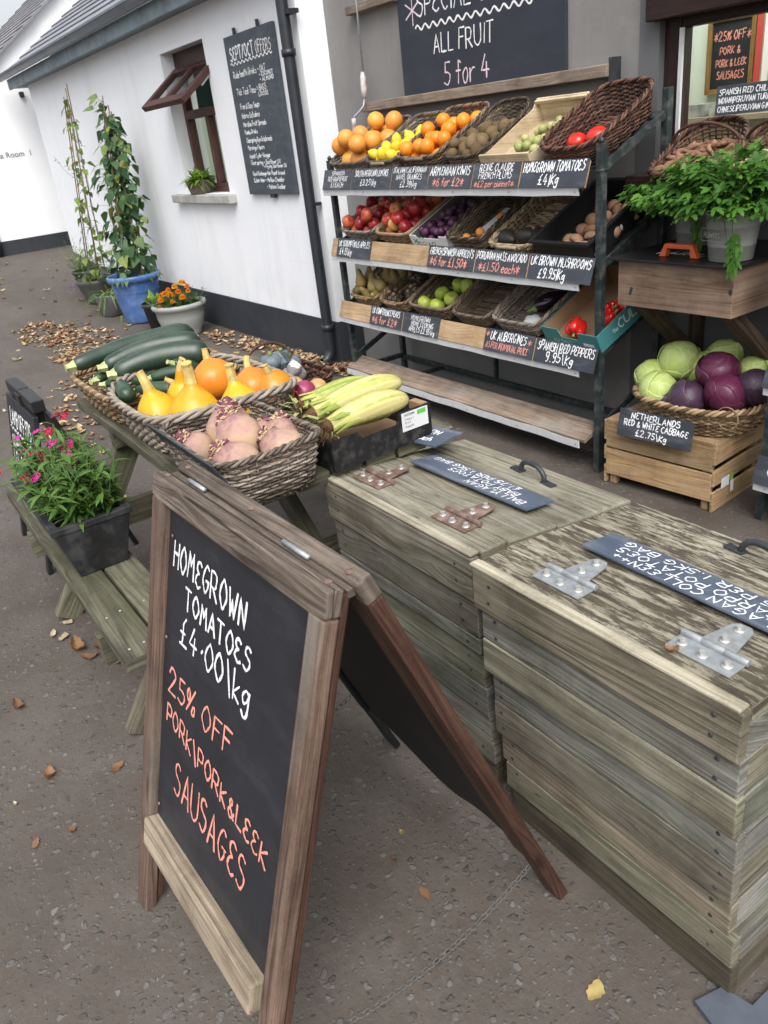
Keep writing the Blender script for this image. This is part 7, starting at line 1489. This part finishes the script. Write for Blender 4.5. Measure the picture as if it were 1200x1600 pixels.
# ------------------------------------------------------------------ drain, fallen leaves
t = thing("drain_grate", "small round iron drain grate in the ground below the downpipe", "drain", (-4.77, 2.66, .004)); m = MB(); m.lathe([(.085, 0), (.085, .006), (.07, .006), (.07, .001)], 28)
for i in range(-3, 4): y = i * .02; x = math.sqrt(.07 ** 2 - y * y); m.box(-x, x, y - .005, y + .005, .001, .005)
m.build("grate", M_IRON, t)
M_LEAFDRY = []
for nm, a, b in (("brown", (.13, .065, .035), (.22, .12, .065)), ("orange", (.2, .1, .05), (.28, .15, .075)), ("yellow", (.4, .3, .1), (.5, .4, .18)), ("pale", (.42, .34, .22), (.52, .44, .32)), ("green", (.12, .17, .07), (.24, .28, .13))): M_LEAFDRY.append(leafmat(nm + "_dry_leaf", a, b, None, .7, .15))
def dry_leaf(m, c, L, W, rz, R, curl):
    n1, n2 = 7, 4; vs = []; c = Vector(c); cz = R.uniform(.5, 1.3) * curl; fo = R.uniform(.3, 1.2) * curl; mz = 1e9
    for i in range(n1 + 1):
        q = i / n1; w = (math.sin(math.pi * (q * .95 + .025)) ** .75) * (1 + .12 * ((i % 2) * 2 - 1)) * W / 2
        for k in range(n2 + 1):
            s_ = (k / n2 - .5) * 2; x = (q - .5) * L; y = s_ * w + .1 * W * math.sin(q * 4); z = cz * L * (q - .5) ** 2 * 1.5 + fo * W * .5 * s_ * s_ * (.5 + q) + .04 * L * math.sin(7 * q + 3 * s_); vs.append([x, y, z]); mz = min(mz, z)
    vs = [c + Vector((p[0] * math.cos(rz) - p[1] * math.sin(rz), p[0] * math.sin(rz) + p[1] * math.cos(rz), p[2] - mz + .002)) for p in vs]
    m.add(vs, [(i * (n2 + 1) + k, (i + 1) * (n2 + 1) + k, (i + 1) * (n2 + 1) + k + 1, i * (n2 + 1) + k + 1) for i in range(n1) for k in range(n2)], None, R.random(), True)
    m.tube([vs[2], vs[2] - (vs[7] - vs[2]) * 2.2], .0009, 4, var=.1)
LM_ = {}
R = random.Random(23)
for ci, nm in enumerate(("brown", "orange", "yellow", "pale", "green")):
    for k in range(3):
        m = MB(); dry_leaf(m, (0, 0, 0), .07, R.uniform(.035, .05), 0, R, (.1, .35, .8)[k]); me = m.mesh("fallen_leaf"); me.materials.append(M_LEAFDRY[ci]); LM_[(ci, k)] = me
LBL = ("curled brown fallen leaf on the tarmac", "rusty orange fallen leaf on the tarmac", "yellow fallen leaf on the tarmac", "pale bleached fallen leaf on the tarmac", "greenish fallen leaf on the tarmac")
def put_leaf(x, y, ci, k, s, rz, label=None, z=None): s *= .8 if z is None else 1; fruit_obj("fallen_leaf", LM_[(ci, k)], TRS((x, y, (ground_z(x, y) if z is None else z) + .001), (R.uniform(-.12, .12), R.uniform(-.12, .12), rz), s), label or LBL[ci], "fallen leaf", "leaves fallen on the yard")
for x, y, ci, k, s, lb_ in ((-2.409, .03, 0, 2, 1.0, "dark curled leaf at the left edge of the photo"), (-2.013, .03, 1, 2, .8, "crumpled rusty leaf left of the big board"), (-1.765, .03, 1, 1, .5, "small orange leaf left of the big board's foot"), (-.648, .745, 2, 0, .8, "flat yellow and brown leaf in front of the flaking bin"), (-.9, .86, 1, 0, .45, "small rusty leaf at the big board's back foot"), (-1.03, .62, 1, 0, .7, "rust brown leaf between the big board's legs"), (-1.2, .68, 2, 1, .35, "tiny yellow leaf under the big board"), (-1.15, .62, 0, 1, .35, "tiny brown leaf under the big board"),
    (-2.72, .25, 3, 0, 1.0, "pale bleached leaf below the bench's near edge"), (-2.81, .29, 3, 0, .85, "pale bleached leaf farther along the bench's near edge"), (-2.6, .275, 1, 2, 1.2, "curled orange leaf beside the bench leg"), (-2.56, .34, 0, 2, 1.2, "curled brown leaf beside the bench leg"), (-2.63, .4, 1, 1, 1.2, "orange leaf close beside the bench leg"), (-2.43, .37, 4, 0, 1.1, "greenish leaf beside the bench leg"), (-2.52, .29, 1, 1, 1.1, "orange leaf among the brown ones beside the bench leg")):
    put_leaf(x, y, ci, k, s, R.uniform(0, 6.3), lb_)
for i in range(16): put_leaf(R.uniform(-3.1, -1.5), R.choice((R.uniform(-.5, .25), R.uniform(.5, .9))), R.choice((0, 1, 1, 2, 3, 4)), R.randrange(3), R.uniform(.3, .8), R.uniform(0, 6.3))
for i in range(210):
    x = -3.2 - 8.8 * R.random() ** .9; y = R.uniform(.2 - .1 * (-x - 3), 2.75); put_leaf(x, y, R.choice((0, 1, 2, 3, 3, 3, 2, 4)), R.randrange(3), R.uniform(.7, 1.5), R.uniform(0, 6.3))
for i in range(26): put_leaf(R.uniform(-4.4, -2.2), R.uniform(1.75, 2.5), R.choice((0, 0, 1, 3)), R.randrange(3), R.uniform(.3, .7), R.uniform(0, 6.3))
put_leaf(-3.45, 2.2, 4, 1, 1.4, 1.0, "larger green leaf standing on the ground before the rack")
put_leaf(-.662, .94, 1, 2, .35, 0.3, "tiny russet leaf scrap on the flaking bin beside the hinge", z=.703)
def litter(name, label, pts, n, seed, sz=(.03, .07)):
    R2 = random.Random(seed); m = MB()
    for i in range(n):
        cx, cy, rx, ry, hz = R2.choice(pts); a = R2.uniform(0, 6.283); q = math.sqrt(R2.random()) * (1 + .35 * R2.random() ** 3); x = cx + rx * q * math.cos(a); y = min(cy + ry * q * math.sin(a), 2.83); L = R2.uniform(*sz); dry_leaf(m, (x, y, ground_z(x, y) + hz * max(0, 1 - q) * R2.random()), L, L * R2.uniform(.45, .7), R2.uniform(0, 6.3), R2, R2.uniform(.2, .9))
    t2 = NT(name + "_colours"); f = t2.math('ADD', t2.attr(), t2.math('MULTIPLY', t2.math('SUBTRACT', t2.noise(t2.obj(), 12, 3), .5), .3), True); cc = t2.ramp(f, [(.05, (.16, .085, .05)), (.35, (.33, .19, .105)), (.6, (.46, .31, .19)), (.85, (.56, .43, .29)), (.98, (.34, .32, .17))]); t2.set(cc, .75, .25)
    o = m.build(name, t2.m); return tag(o, label, "leaf litter", kind='stuff')
litter("leaf_litter", "drift of dry leaves on the open path left of the pots", [(-7.9, 1.75, .5, .28, .05), (-8.4, 1.55, .45, .25, .05), (-7.2, 1.55, .3, .2, .02)], 520, 41)
litter("leaf_litter", "drift of dry leaves along the black plinth right of the marigold pot", [(-6.4, 2.66, .5, .13, .03), (-5.75, 2.72, .45, .1, .04), (-5.3, 2.74, .3, .09, .06), (-6.9, 2.3, .4, .2, .01)], 340, 42)
litter("leaf_litter", "heap of brown leaves around the downpipe and drain", [(-5.0, 2.68, .2, .1, .07), (-4.75, 2.76, .16, .08, .05)], 170, 43)
litter("leaf_litter", "scatter of brown leaves beyond the far end of the picnic table", [(-5.7, 1.0, .4, .22, .02), (-5.1, .95, .3, .2, .01), (-6.1, 1.3, .4, .2, .02)], 150, 44)
# low concrete step corner at the foot of the flaking bin
m = MB(); m.prism([(-.60, .80, .002), (-.2, .70, .002), (-.05, 1.2, .002), (-.36, 1.3, .002)], (0, 0, .018)) if False else None
